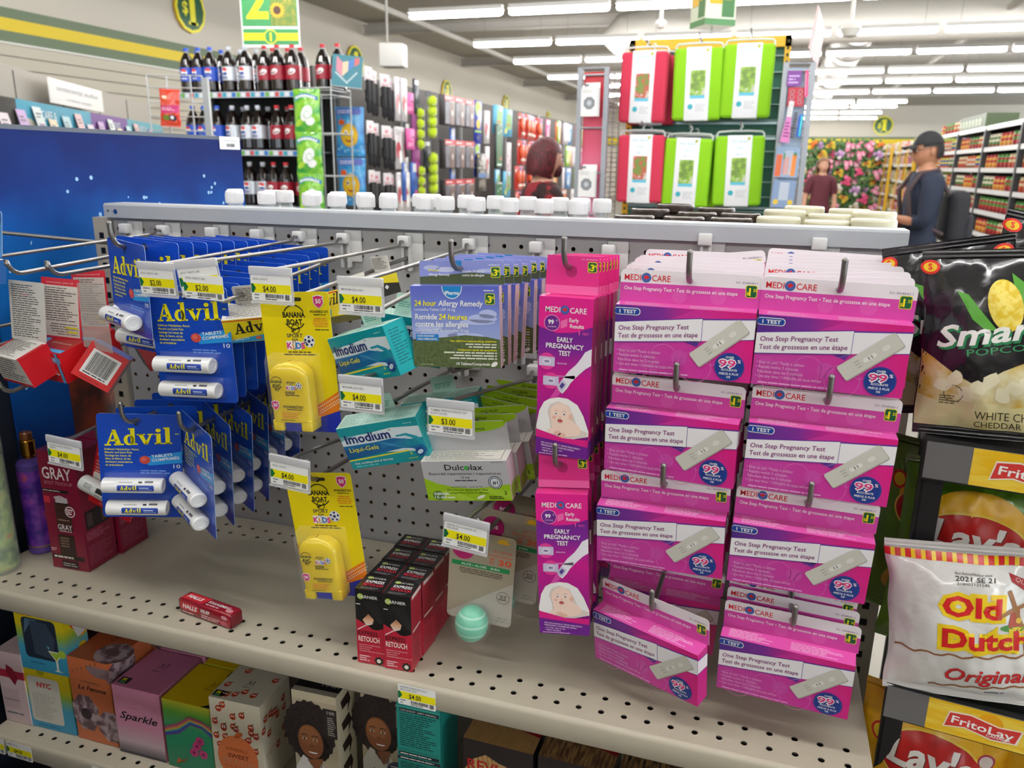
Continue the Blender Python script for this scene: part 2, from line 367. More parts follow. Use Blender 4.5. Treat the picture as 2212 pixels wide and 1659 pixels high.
def shelf(name, z, y0, lip, xl, xr, p=.0266, xo=-.4996):
    mb = MB(); n0 = int((xl - xo) / p) + 0; xs = [(xo + k * p, p / 2) for k in range(0, int((xr - xo - .005) / p) + 1) if xo + k * p - p / 2 >= xl - 1e-4 or k == 0]
    X0, X1 = xs[0][0] - p / 2, xs[-1][0] + p / 2; hy = .0122
    f = lambda x, y, d: (x, y, up(z) - d)
    rows = [-.3094, -.2845, -.062, -.037] if z > -.6 else [y0 + .024]
    for y in rows: holed(mb, xs, [(y, hy)], .0036, f, SHELL, M('#5d584f', .6), .0012, n=16)
    cuts = sorted([y0 + .006] + [y + s * hy for y in rows for s in (-1, 1)] + [-.006])
    for a, b in zip(cuts[::2], cuts[1::2]): mb.poly([f(X0, a, 0), f(X1, a, 0), f(X1, b, 0), f(X0, b, 0)], SHELL)
    for a, b in ((xl, X0), (X1, xr)):
        if b - a > 1e-4: mb.poly([f(a, y0 + .006, 0), f(b, y0 + .006, 0), f(b, -.006, 0), f(a, -.006, 0)], SHELL)
    # rolled front edge and lip
    pr = [(y0 + .006, z), (y0 + .003, z - .0008), (y0 + .001, z - .003), (y0, z - .006), (y0, z - lip + .003), (y0 + .002, z - lip), (y0 + .02, z - lip)]
    mb.add([(x, a, up(b)) for x in (xl, xr) for a, b in pr], [(i, i + 1, len(pr) + i + 1, len(pr) + i) for i in range(len(pr) - 1)], SHELL, True)
    mb.box(xl, xl + .001, y0 + .002, -.006, up(z - lip), up(z - .0005), SHELL); mb.box(xr - .001, xr, y0 + .002, -.006, up(z - lip), up(z - .0005), SHELL)
    mb.poly([(xl, y0 + .004, up(z - .02)), (xr, y0 + .004, up(z - .02)), (xr, -.006, up(z - .02)), (xl, -.006, up(z - .02))], M('#8c8880', .6))
    return mb.obj(name, gon)
shelf('shelf', -.497, -.334, .031, -.553, .6955)
shelf('shelf', -.757, -.338, .031, -.553, .6955)
mb = MB(); mb.box(-.553, .6955, -.42, .0, 0, up(-1.18), M('#77736b', .6)); mb.obj('base_deck', gon)

# ---------------------------------------------------------------- peg hooks
def price_label(lines, price, w=50, h=28, seed=1):
    mb = MB(.001); P = front(mb, -w / 2, -h, 0)
    mb.slab([(a - w / 2, b - h) for a, b in rrect(0, 0, w, h, 1.5)], 0, .35, WHITE)
    P.rect(.2, 8.6, w - .2, 18.6, YEL); P.poly([(.2, 8.6), (2.5, 8.6), (6, 13.6), (2.5, 18.6), (.2, 18.6)], GRN, 2)
    for i, t in enumerate(lines): P.text(t, 3, h - 4 - i * 3.4 - (1.2 if len(lines) < 2 else 0), 2.3, GREYINK, 2, cond=.85, b=.005)
    P.text(price, w * .46, 10.2, 6.6, INK, 3, al='c', b=.012, cond=.8)
    P.greek(3, 5, 13, 7.5, 1, GREYINK, 1, seed); P.greek(3, 1.5, 9, 3.8, 1, GREYINK, 1, seed + 1); P.bars(17, 3.4, 40, 7.6, INK, 1, seed); P.greek(17, 1, 40, 2.8, 1, INK, 1, seed); P.bars(42, 2, 47.5, 7.8, INK, 1, seed + 2)
    return mb
HOLD = M('#e8e8ea', .15, 0, 'clear_plastic', al=.45, sp=.7)
def peg_hook(label, px, pz, tip, arm=None, tags=None, rot=(0, 0, 0), up_=.03, bend=None, group=None):
    """px, pz: where the plate sits on the board; tip: front of the rod before it curls up; arm: front end of the label arm"""
    t = thing('peg_hook', label, 'display hook', (px, 0, pz), group=group)
    mb = MB(); WP = M('#d3d3d2', .4, 0, 'plastic')
    mb.bbox(-.0145, .0145, -.005, -.0005, -.022, .026, WP, .0015); mb.bbox(-.020, -.002, -.020, -.004, .006, .022, WP, .002); mb.box(-.017, -.013, -.012, -.004, -.03, .008, WP); mb.box(-.006, -.002, -.012, -.004, -.03, .008, WP)
    mb.obj('back_plate', t)
    x, y, z = tip[0] - px, tip[1], tip[2] - pz
    pts = [(-.01, -.006, -.012), (-.01, -.022, -.012)] + [(x * k + -.01 * (1 - k), -.022 + (y + .022) * k, z * k - .012 * (1 - k)) for k in (.1, .5, .9, 1)]
    for a in (18, 40, 62, 80, 88): pts.append((x, y - .020 * math.sin(math.radians(a)), z + .020 * (1 - math.cos(math.radians(a)))))
    pts.append((x, y - .0205, z + up_)); mb = MB(); mb.tube(pts, .0029, STEEL, 10); mb.ball(pts[-1], .0031, STEEL, 10, 6); mb.obj('rod', t)
    if arm:
        x, y, z = arm[0] - px, arm[1], arm[2] - pz; mb = MB()
        pts = [(-.011, -.006, .014), (-.011, -.019, .014), (-.009, -.03, .0145), (-.004, -.045, .010)] + ([tuple(b[i] - (px, 0, pz)[i] for i in range(3)) for b in bend] if bend else []) + [(x, y + .02, z - .004), (x, y + .003, z - .004)]
        mb.tube(pts, .0024, STEEL, 8); mb.obj('label_arm', t)
        if tags:
            h = MB(.001)
            h.slab([(a - 27, b - 41) for a, b in rrect(0, 0, 54, 41, 2)], .6, 1.4, HOLD); h.bbox(-27, 27, -1.5, 2.5, -9, 0, HOLD, 1); h.box(-27, 27, -1.6, .6, -41, -39, HOLD)
            ho = h.obj('label_holder', t, loc=(x, y, z), rot=[math.radians(a) for a in rot])
            price_label(tags[0], tags[1], seed=len(label)).obj('price_label', ho, loc=(0, -.0008, -.0095))
            if len(tags) > 2:
                l2 = price_label(tags[0], tags[1], seed=len(label) + 3).obj('price_label', ho, loc=(.006, -.0016, -.018)); l2.rotation_euler = (0, math.radians(9), 0)
    return t
def shelf_label(label, lines, price, x, y, z, seed=1):
    o = price_label(lines, price, seed=seed).obj('price_label', None, loc=(x, y, z)); return tag(o, label, 'price label')

ARM = -.348
peg_hook('peg hook bent sideways at far left corner of pegboard, beside screw of top rail', -.470, -.012, (-.572, -.27, .020), None)
peg_hook('peg hook whose long wire arm runs left across blue poster', -.394, -.012, (-.385, -.300, -.032), (-.43, -.40, -.012), up_=.014)
peg_hook('peg hook holding red boxes above white fine print at left', -.300, -.012, (-.318, -.30, -.030), None, up_=.012)
peg_hook('peg hook whose curled tip pierces leftmost upper blue tablet card', -.216, -.012, (-.223, -.29, .008))
peg_hook('peg hook with $2.00 label, the left of the two', -.140, -.012, (-.142, -.29, -.046), (-.128, ARM, 0), (['ADVIL TABLETS 10PK'], '$2.00'), (4, 0, -2))
peg_hook('peg hook with tilted $2.00 label over doubled paper slip', -.0635, -.012, (-.084, -.285, -.052), (-.069, ARM - .004, .006), (['ADVIL TABLETS 10PK'], '$2.00', 2), (4, -7, 4))
peg_hook('peg hook with $4.00 caplets label above upper yellow sunscreen card', .038, -.012, (.010, -.285, -.043), (.025, ARM, .002), (['ADVIL CAPLETS'], '$4.00'), (2, 0, 0))
peg_hook('peg hook with $4.00 label above upper teal box', .140, -.012, (.118, -.285, -.052), (.134, ARM, -.003), (['IMODIUM LIQUI-GELS'], '$4.00'), (2, 0, 0))
peg_hook('peg hook whose curled tip pierces the allergy tablet box', .240, -.012, (.222, -.290, .004))
peg_hook('peg hook whose curled tip pierces the upper tall pink early test box', .343, -.012, (.344, -.290, .012))
X1 = {0: (.468, .004), 1: (.463, -.107), 2: (.457, -.215), 3: (.454, -.361)}
X2 = {0: (.606, .003), 1: (.607, -.106), 2: (.601, -.215), 3: (.600, -.351)}
RN = ['top', 'second', 'third', 'lowest']
for D, px, cn in ((X1, .470, 'left'), (X2, .610, 'right')):
    for i in range(4): peg_hook('%s peg hook of the %s pink test box column' % (RN[i], cn), px, (.008, -.090, -.198, -.340)[i], (D[i][0], -.290, D[i][1]), up_=.03)
peg_hook('peg hook with $4.00 label above lower teal box', .127, -.165, (.120, -.285, -.166), (.130, ARM, -.111), (['IMODIUM LIQUI-GELS'], '$4.00'), (2, 0, 0))
peg_hook('peg hook with $3.00 label above white and green laxative boxes', .240, -.190, (.226, -.285, -.178), (.235, ARM, -.127), (['TOMMEE TIPPEE NO KNOCK CUP', 'ROOT COLORS'], '$3.00'), (2, 0, 0))
peg_hook('peg hook with $4.00 label above lower yellow sunscreen card', .038, -.267, (.029, -.285, -.268), (.034, ARM, -.217), (['ADVIL CAPLETS'], '$4.00'), (2, 4, 0))
peg_hook('peg hook with slanted $4.00 label above green lip balm card', .254, -.318, (.246, -.270, -.318), (.2535, ARM, -.259), (['FEBREZE PLUG SCENTED OIL', 'FRESHENER'], '$4.00'), (2, 5, 0))
peg_hook('peg hook piercing the lower tall pink early test box', .343, -.216, (.341, -.290, -.207))
peg_hook('peg hook whose curled tip pierces lower left blue tablet card facing front', -.242, -.216, (-.240, -.29, -.222))
peg_hook('peg hook whose curled tip pierces lower blue tablet card turned sideways', -.158, -.216, (-.149, -.29, -.223), up_=.028)
peg_hook('peg hook with $4.00 label over dark red hair colour box', -.318, -.240, (-.305, -.27, -.270), (-.302, ARM, -.234), (['TYLENOL EXTRA STRENGTH', 'TABLETS'], '$4.00'), (2, 5, 3))
peg_hook('long bare peg hook low on left above the perfume mist bottle', -.394, -.140, (-.395, -.33, -.185), up_=.016)
peg_hook('bare peg hook pointing left under red boxes', -.445, -.115, (-.47, -.30, -.140), (-.50, -.345, -.118))
peg_hook('bare peg hook in front of the middle of the pegboard', .216, -.1395, (.205, -.26, -.119), up_=.02)
# ================================================================ packaging on the hooks
def dollar(P, x, y, s, t='1', sm='25', k=2):
    P.rr(x - .6, y - .6, x + 9.6 * s + .6, y + 11 * s + .6, 2 * s, YEL, k); P.rr(x, y, x + 9.6 * s, y + 11 * s, 1.6 * s, M('#0f5c35', .4), k + 1)
    P.text(t, x + 2.6 * s, y + 1.6 * s, 7.4 * s, YEL, k + 2, b=.05); P.text(sm, x + 6.4 * s, y + 5.5 * s, 2.8 * s, YEL, k + 2, b=.03); P.text('$', x + .4 * s, y + 2 * s, 3 * s, YEL, k + 2, b=.03)
LEAF = [(0, 10), (1.6, 6.6), (3.6, 7.6), (2.9, 3.6), (5, 5.6), (5.6, 4.4), (8, 4.8), (7.2, 2.6), (8.6, 1.8), (4.4, -1.8), (5, -3.4), (.5, -2.9), (.6, -6.5), (-.6, -6.5), (-.5, -2.9), (-5, -3.4), (-4.4, -1.8), (-8.6, 1.8), (-7.2, 2.6), (-8, 4.8), (-5.6, 4.4), (-5, 5.6), (-2.9, 3.6), (-3.6, 7.6), (-1.6, 6.6)]
def medilogo(P, x, y, h, m, k=2):
    w = h * 2.65; P.text('MEDI', x, y, h, m, k, w=w, b=.012); cx = x + w + h * .85
    P.disc(cx, y + h * .5, h * .78, M('#2a4f9a'), k, n=20); P.disc(cx, y + h * .5, h * .66, M('#3f66ad'), k + 1, n=20); P.poly([(cx + a * h * .055, y + h * .46 + b * h * .055) for a, b in LEAF], RED, k + 2)
    P.text('CARE', x + w + h * 1.75, y, h, m, k, w=h * 2.95, b=.012)
MAG = M('#d4288f', .3); PKL = M('#e2a3d3', .35)
def pillow(): pass
def med_box():
    t = thing('pregnancy_test_box', '', 'box')
    tb = MB(.001); P = front(tb, -70, -24, 0)
    out = [(a - 70, b - 24) for a, b in [(0, 0), (138, 0)] + rrect(0, 20, 138, 33, 5)[5:15]]
    tb.slab(out, 0, .5, M('#ece9ec', .3), M('#e4d7dc'))
    P.rect(0, 0, 138, 19.5, M('#cf4aa6', .3)); P.disc(60, 8, 7, M('#d45aae', .3), 2, n=20); P.disc(98, 10, 8, M('#d45aae', .3), 2, n=20)
    medilogo(P, 4, 22, 6.3, RED); P.text('One Step Pregnancy Test • Test de grossesse en une étape', 4, 12.2, 3.9, WHITE, 3, w=112, b=.012)
    P.text('01-3040411', 134, 24.3, 2.1, M('#6a6480'), 2, al='r', w=20); dollar(P, 124, 11.5, 1.02)
    tb.obj('hang_tab', t)
    b = MB(.001); F, D = -21, 0
    side = M('#cf2187', .3); topm = M('#dd55ab', .3)
    b.box(-70, 66, F, D, -94, -24, {'f': G(((0, '#c53f9f'), (.45, '#cd2f98'), (.75, '#d81c80'), (1, '#d41a7a')), 0, -.07, .066, .3, .5), 't': topm, 'r': side, 'l': side, 'b': M('#c02384', .3), 'k': side})
    P = front(b, -70, -94, F)
    pl = M('#c94aa6', .3); pm = M('#a8348f', .3)
    for x, y, r in ((22, 10, 15), (50, 20, 13), (82, 12, 16), (98, 24, 9)): P.ring(x, y, r, r - .5, M('#d873bb', .3), 1, 28)
    for x, y, r in ((38, 12, 9), (66, 20, 8), (12, 22, 7)): P.disc(x, y, r, pl, 1, n=24)
    P.poly([(0, 70), (80, 70), (52, 57.5), (0, 52)], G(((0, '#4d2a86'), (.6, '#7d2c92'), (1, '#c92089')), 0, -.07, .008, .3), 1)
    wh = M('#eeebee', .3); pu = M('#5b2f93', .3)
    P.poly([(84, 39.5), (136, 43), (136, 64.5), (84, 61)], pu, 1); P.poly([(74, 37.5), (136, 44), (136, 63), (84, 59.5)], wh, 2)
    P.poly([(68, 37.5), (86, 40), (82, 32.5)], pu, 3); P.poly([(74, 33), (86, 38.2), (86, 40)], M('#b9a3cf'), 3)
    P.poly([(0, 30.8), (86.5, 37.8), (86.5, 62), (0, 53)], pu, 3); P.poly([(0, 31.8), (86, 38.8), (86, 61), (0, 52)], wh, 4)
    a = math.atan2(7, 86); tx = M('#7b1c6c', .35)
    P.text('One Step Pregnancy Test', 4, 44, 5, tx, 5, w=70, b=.018, it=.12, rot=a); P.text('Test de grossesse en une étape', 4, 36, 5, tx, 5, w=79, b=.018, it=.12, rot=a)
    P.poly(rrect(-1, 60, 25, 67.5, 3.4), WHITE, 3); P.poly(rrect(-1, 60.7, 24.3, 66.8, 3), M('#1c3f95', .3), 4); P.text('1 TEST', 4, 61.9, 3.7, WHITE, 5, w=17, b=.04)
    # test stick photograph
    def Q(u, v): c, d = math.cos(.70), math.sin(.70); return (103.5 + u * c - v * d, 37.5 + u * d + v * c)
    st = M('#cdcbc0', .35); P.poly([Q(u, v) for u, v in rrect(-30, -8.7, 30, 8.7, 2.2)], M('#a9a79d'), 5); P.poly([Q(u - .1, v + .5) for u, v in rrect(-29.6, -8, 29.6, 8.2, 2)], st, 6)
    P.poly([Q(u, v) for u, v in rrect(-7, -2.4, 6, 2.2, 2)], M('#e3e2da'), 7); P.poly([Q(16 + 4 * math.cos(q), 2.6 * math.sin(q)) for q in [i * .52 for i in range(12)]], M('#dedcd3'), 7)
    for q in (-1.5, 1.5): P.poly([Q(q - .5, -1.6), Q(q + .5, -1.6), Q(q + .5, 1.6), Q(q - .5, 1.6)], M('#77747a'), 8)
    for q in (-3, 0, 3): P.poly([Q(-15, q), Q(-10, q), Q(-10, q + .6), Q(-15, q + .6)], M('#8f8c88'), 7)
    P.disc(115, 15, 14.6, M('#23408f', .3), 5, n=96, zig=-.05); P.disc(115, 15, 12.6, M('#1b3686', .3), 6)
    P.text('OVER', 115, 23.6, 2.3, WHITE, 7, al='c', b=.03); P.text('99', 112.8, 14.6, 8, WHITE, 7, al='c', b=.09, w=17.6); P.text('99', 112.8, 14.9, 7.4, M('#d9307f'), 8, al='c', b=.03, w=16.2); P.text('%', 124, 19.6, 3.4, M('#f0d8e6'), 8, al='c', b=.04)
    P.text('ACCURATE', 115, 11, 2.1, WHITE, 7, al='c', b=.03); P.text('PRÉCIS À PLUS', 115, 7, 2.1, WHITE, 7, al='c', b=.03); P.text('DE', 115, 3.8, 2.1, WHITE, 7, al='c', b=.03)
    for i, s in enumerate(('• Easy to use / Facile à utiliser', '• Results within 5 minutes', '  Résultats dans les 5 minutes', '• Use any time / Utilisable en tout temps')): P.text(s, 3 + (1.8 if s[0] == ' ' else 0), 22 - i * 4.7, 3.1, PKL, 4, b=.012, cond=.86)
    P.greek(6, 1.6, 88, 4, 1, PKL, 4, 5, fill=.6)
    P = topf(b, -70, F, -24); P.greek(8, 3, 56, 17, 6, M('#f2c6e2'), 1, 3, fill=.4); P.greek(72, 3, 128, 17, 6, M('#f2c6e2'), 1, 4, fill=.4)
    P = rightf(b, 66, F, -94); P.poly([(0, 44), (21, 41), (21, 60), (0, 63)], pu, 1); P.poly([(0, 45), (21, 42), (21, 59), (0, 62)], wh, 2)
    b.obj('carton', t)
    return t

def stack(proto, n, tip, backp, yaw, labels, group, sc=None, gap=.021):
    """hang n copies one behind the other along a rod, the first at tip"""
    for i in range(n):
        y = tip[1] + .004 + i * gap; k = (y - tip[1]) / (backp[1] - tip[1]); f = yaw[i] if i < len(yaw) else (R.uniform(-3, 3), R.uniform(-2, 2), R.uniform(-3, 3))
        pos = (tip[0] + (backp[0] - tip[0]) * k, y, tip[2] + (backp[2] - tip[2]) * k - .001)
        o = dup(proto, labels(i), pos, f, sc=sc); o['group'] = group
med = med_box(); PROTO.append(med)
def medl(row, cn): return lambda i: 'pink pregnancy test box, %s on %s hook of %s pink column' % (ORD[i], RN[row], cn)
YW = {('l', 0): [(1, 0, 0), (1, 1, -2), (0, 0, 1), (0, 1, -1), (0, 0, 0), (0, -7, -2), (0, 0, 0)], ('l', 1): [(3, 0, -5), (1, 1, 2), (0, 0, 2)], ('l', 2): [(6, -1, -1), (2, 0, 3), (0, 0, 1)], ('l', 3): [(8, 0, -23), (4, 3, 2), (0, 3, 3)],
      ('r', 0): [(3, 1, 1), (1, -2, 0), (0, -3, 2), (0, 1, 0), (0, -1, 2), (0, -1, 2), (0, -1, 0)], ('r', 1): [(2, 1, 0), (1, 1, 1), (0, 0, -1)], ('r', 2): [(5, 1, 0), (3, 2, 2), (0, 1, 0)], ('r', 3): [(6, 0, -5), (4, 1, -3), (3, 2, -2), (0, 3, 0)]}
for D, px, cn, nn in ((X1, .470, 'left', (7, 6, 6, 2)), (X2, .610, 'right', (9, 6, 6, 4))):
    for r in range(4):
        gap = .026 if r == 0 else .0235 if r < 3 else (.030 if cn == 'right' else .085)
        stack(med, nn[r], (D[r][0], -.288, D[r][1]), (px, 0, D[r][1] + (.010 if r == 0 else .004)), YW[(cn[0], r)], medl(r, cn), 'pink pregnancy test boxes on the hooks', gap=gap)

def early_box():
    t = thing('early_test_box', '', 'box'); W = 58
    tb = MB(.001); pk = M('#e4358f', .3)
    tb.slab([(-26, -28), (32, -28), (31, 12), (-24, 12)], 0, .5, pk, M('#c92c7c')); P = front(tb, -26, -28, 0)
    P.rect(.5, 0, 57.5, 9, M('#f26fb2', .3)); dollar(P, 46, 24, .9, '3', '00'); P.text('01-3046204', 55, 36, 1.8, M('#f7b7d7'), 2, al='r', w=16); P.rr(22, 18, 34, 30, 5, M('#b92470', .4), 1)
    tb.obj('hang_tab', t)
    b = MB(.001); z0, z1, x0, F = -203, -29, -27, -17
    pr = G(((0, '#5d1f7e'), (.35, '#a31a86'), (.6, '#c8178a'), (.8, '#7c2390'), (1, '#6b2088')), 2, -.203, -.055, .3)
    rs = M('#c01c6e', .3)
    b.box(x0, x0 + W, F, 0, z0, z1, {'f': pr, 'r': rs, 'l': rs, 't': pk, 'b': rs, 'k': rs}); P = front(b, x0, z0, F); H = z1 - z0
    P.poly([(0, H), (0, H - 32), (20, H - 38), (40, H - 36), (58, H - 29), (58, H)], M('#e0208c', .3), 1)
    medilogo(P, 7, H - 16, 6, WHITE)
    P.disc(14.5, H - 27.5, 8.7, M('#f29ccb', .3), 2); P.disc(14.5, H - 27.5, 8, M('#6a2487', .3), 3); P.text('99', 13.4, H - 28.6, 4.6, WHITE, 4, al='c', b=.05); P.text('%', 19.6, H - 25.6, 2, WHITE, 4, al='c'); P.text('ACCURATE', 14.5, H - 32, 1.3, WHITE, 4, al='c')
    P.poly([(24, H - 33), (31, H - 30), (31, H - 22), (24, H - 25)], M('#f06db0', .3), 2); P.text('Early', 33, H - 25.2, 4.2, WHITE, 3, b=.02, cond=.9); P.text('Results', 34, H - 31.4, 4.2, WHITE, 3, b=.02, cond=.9); P.text('1', 43.5, H - 38, 4.6, M('#f25fa8'), 3, b=.05); P.text('TEST', 47, H - 38, 2.4, M('#f25fa8'), 3, b=.02)
    for s, y, w in (('EARLY', 47, 17), ('PREGNANCY', 54, 41), ('TEST', 61.5, 13)): P.text(s, 29, H - y, 5.2, WHITE, 3, al='c', w=w, b=.03)
    # wand
    P.poly([(58, H - 52), (51, H - 56), (47, H - 63), (42, H - 70), (34, H - 78), (27, H - 88), (22, H - 96), (25, H - 101), (28, H - 103), (33, H - 97), (37, H - 90), (44, H - 82), (52, H - 74), (58, H - 70)], M('#e9e4ee', .3), 2)
    P.poly([(22, H - 96), (27, H - 87.5), (33, H - 92), (27.5, H - 101.5)], M('#c8bfd6'), 3); P.poly([(24.5, H - 95), (27.5, H - 90.5), (30.5, H - 93), (27, H - 98)], M('#4a3f8a'), 4)
    P.poly([(22, H - 96), (26, H - 103), (8, H - 122), (4, H - 128)], M('#d44aa4', .3), 2)
    for x, y in ((10, 69), (15, 90)):
        P.disc(x, H - y, 9.2, M('#e23f97', .3), 3); P.rect(x - 8.6, H - y - 5, x + 8.6, H - y + 5, M('#c9c0dc'), 4); P.disc(x, H - y, 4.5, M('#dcd6e8'), 5, ry=3.6); P.rect(x - 2.5, H - y - 1.2, x + 2.5, H - y + 1.2, M('#8a80a5'), 6)
    P.text('NEGATIVE', 21, H - 71, 1.7, M('#e8d6ee'), 3, it=.2); P.text('POSITIVE', 21, H - 85, 1.7, M('#e8d6ee'), 3, it=.2); P.poly([(29, H - 85.5), (41, H - 86), (41, H - 82), (29, H - 84)], M('#b9a0cc'), 2)
    # baby under a white blanket
    bl = M('#efecea', .3); sk = M('#f6d8c8', .3); sh = M('#e9bba8', .3)
    P.poly([(0, 33), (3, 50), (8, 60), (14, 64), (24, 66.5), (34, 66), (45, 60), (52, 48), (58, 32), (58, 26), (40, 21), (18, 21), (0, 29)], bl, 4)
    P.poly([(17, 25), (15, 40), (12, 50), (15, 58), (24, 62), (36, 58), (42, 45), (46, 34), (58, 30), (55, 25), (40, 22)], M('#ddd0c8'), 5)
    P.disc(33, 34, 17, sk, 6, ry=9, rot=-.25); P.disc(27, 47, 12, sk, 7, ry=13.5); P.disc(38, 46, 2.2, sh, 8, ry=3.2)
    for x in (22, 31): P.disc(x, 48.5, 1.6, WHITE, 9, ry=1.1); P.disc(x, 48.4, .9, M('#3c5a78'), 10); P.line([(x - 2, 51.6), (x + 2, 52)], .5, M('#c99a80'), 9)
    P.disc(26.5, 44.5, 1.5, sh, 9, ry=1); P.disc(26.5, 40.5, 2.8, M('#a63c3c'), 9, ry=2); P.disc(26.5, 39.9, 1.8, M('#d77a78'), 10, ry=.9); P.disc(20, 44, 2, M('#eeb8a6'), 9)
    for x, y, r in ((20, 29, .3), (33, 27, -.15)): P.disc(x, y, 7.5, sk, 8, ry=3.6, rot=r); P.disc(x + 4 * (1 if x < 26 else -1), y - 2.5, 4, sh, 9, ry=2.6)
    P.poly([(0, 0), (58, 0), (58, 14), (0, 20)], M('#6a2088', .3), 11); P.poly([(0, 20), (58, 14), (58, 22), (30, 21.5), (0, 29)], M('#d81f83', .3), 10)
    for i, s in enumerate(('99% ACCURATE AT DETECTING EARLY', 'PREGNANCY HORMONE LEVELS', '- one step, easy to use', '- highly sensitive')): P.text(s, 6, 13.4 - i * 2.9, 1.75, M('#f3dcf0'), 12, b=.02, rot=-.07, w=(44, 37, 24, 19)[i])
    P.greek(4, 1, 50, 2.6, 1, M('#e4b8dd'), 12, 4, fill=.6)
    P = rightf(b, x0 + W, F, z0); P.rect(0, 0, 17, 20, M('#5f1d78'), 1); P.rect(6.5, 34, 11.5, 150, M('#7e1f63', .3), 1); P.greek(7.5, 60, 10.5, 148, 60, M('#d48fb4'), 2, 2, fill=.4)
    b.obj('carton', t)
    return t
ear = early_box(); PROTO.append(ear)
stack(ear, 7, (.344, -.288, .012), (.343, 0, -.012), [(0, 0, -1), (0, 0, 0), (0, 1, 0)], lambda i: 'tall pink and purple early test box with baby, %s on the upper hook' % ORD[i], 'tall pink early test boxes', gap=.0195)
stack(ear, 6, (.341, -.288, -.207), (.343, 0, -.216), [(0, -3, 8), (0, -2, 3), (0, -2, 2)], lambda i: 'tall pink and purple early test box with baby, %s on the lower hook' % ORD[i], 'tall pink early test boxes', gap=.030)

def allergy_box():
    t = thing('allergy_tablet_box', '', 'box'); W, x0, z1, z0, F = 99, -54, -17, -107, -15
    sky = G(((0, '#4a5a33'), (.30, '#57653d'), (.33, '#9aa8d2'), (.5, '#8f9fd8'), (.75, '#6f7fce'), (1, '#5a64c0')), 2, -.107, -.017, .3)
    tb = MB(.001); tb.slab([(a - 47, b - 17) for a, b in [(0, 0), (95, 0)] + rrect(0, 8, 95, 26, 4)[5:15]], 0, .5, M('#8d97d6', .3), M('#c9c9e2')); P = front(tb, -47, -17, 0)
    P.poly([(0, 0), (95, 0), (95, 10), (60, 13), (0, 8)], M('#4f5b3b', .3), 1); P.disc(14, 18, 9, M('#b9c1e6'), 1, ry=3); P.disc(30, 16, 11, M('#c9cfec'), 1, ry=3); P.disc(75, 15, 10, M('#b4bce4'), 1, ry=2)
    P.text('24 hour', 10, 14, 2.6, YEL, 3, b=.03); P.text('Allergy Remedy', 10, 9.4, 3, WHITE, 3, it=.2, b=.02, cond=.9); P.text('Remède 24 heures', 48, 13, 2.8, WHITE, 3, it=.2, b=.02, cond=.85); P.text('contre les allergies', 48, 8.8, 2.8, WHITE, 3, it=.2, b=.02, cond=.85); P.poly([(38, 19), (48, 20), (48, 26), (38, 26)], M('#1f7cbf'), 2); dollar(P, 81, 8, .95, '3', '00'); P.greek(78, 20, 90, 22, 1, M('#d8daf0'), 2, 2)
    tb.obj('hang_tab', t)
    b = MB(.001); sd = M('#dfc6cb', .4); b.box(x0, x0 + W, F, 0, z0, z1, {'f': sky, 't': M('#6a72c8', .3), 'r': sd, 'l': sd, 'b': M('#46522f', .3), 'k': sd}); P = front(b, x0, z0, F)
    for x, y, rx, ry in ((80, 55, 16, 5), (86, 60, 10, 5), (74, 51, 20, 3), (20, 44, 14, 3), (30, 37, 22, 3.5), (60, 36, 20, 3)): P.disc(x, y, rx, M('#b4bfe9', .3), 1, ry=ry, n=28)
    P.poly([(0, 0), (99, 0), (99, 32), (84, 35), (60, 36.5), (30, 33), (0, 31)], M('#4c5935', .35, kind='meadow', c2='#5d6b43', ns=260), 2)
    P.disc(47, 90, 11.5, M('#d9e2f2'), 3, ry=14, a0=math.pi, a1=math.tau); P.disc(47, 90, 10.5, M('#1c84c9', .3), 4, ry=12.8, a0=math.pi, a1=math.tau); P.text('iPharma', 47, 81, 4, WHITE, 5, al='c', w=16, b=.04)
    a = 0; P.text('24 hour', 4, 68.5, 6.2, YEL, 4, w=25, b=.03, it=.1); P.text('Allergy Remedy', 31, 68.5, 6.2, WHITE, 4, w=50, b=.025, it=.1); P.text('Loratadine Tablets USP 10 mg', 4, 63, 3.2, WHITE, 4, w=46, it=.1)
    P.text('Remède', 4, 53.6, 6.2, WHITE, 4, w=25, b=.03, it=.1); P.text('24 heures', 31, 53.6, 6.2, YEL, 4, w=32, b=.03, it=.1); P.text('contre les allergies', 4, 45.6, 6, WHITE, 4, w=60, b=.03, it=.1); P.text('Comprimés USP de loratadine 10 mg', 4, 40, 3.2, WHITE, 4, w=60, it=.1)
    P.rect(4, 29.5, 30, 37, M('#1f7dc3'), 3); P.text('NON DROWSY', 6, 34, 2, WHITE, 4, b=.02); P.text('SANS SOMNOLENCE', 6, 30.6, 2, WHITE, 4, w=22, b=.02); dollar(P, 84, 71, 1.0, '3', '00', 3); P.greek(82, 84.5, 94, 86.5, 1, WHITE, 3)
    P.text('Fast relief from seasonal allergy symptoms:', 95, 29, 2.2, YEL, 4, al='r', w=52, it=.2, b=.02); P.greek(45, 22, 95, 28, 2, M('#d9dcc9'), 4, 3, 'r'); P.text('Soulagement rapide des symptômes', 95, 19.2, 2.2, YEL, 4, al='r', w=44, it=.2, b=.02); P.greek(30, 9, 95, 18.5, 3, M('#d9dcc9'), 4, 6, 'r')
    P.text('10 Tablets/Comprimés', 87, 3, 3, WHITE, 4, al='r', w=38, it=.2, b=.03); P.disc(92, 4.5, 4, M('#e7e7e2'), 4, ry=2.4, rot=.6); P.greek(8, 2, 24, 3.6, 1, M('#a5ad90'), 3)
    P = rightf(b, x0 + W, F, z0); P.rect(2, 6, 13, 84, M('#e6d3d6', .4), 1); P.greek(5, 10, 10, 80, 40, M('#a58f96'), 2, 8, fill=.4)
    b.obj('carton', t); return t
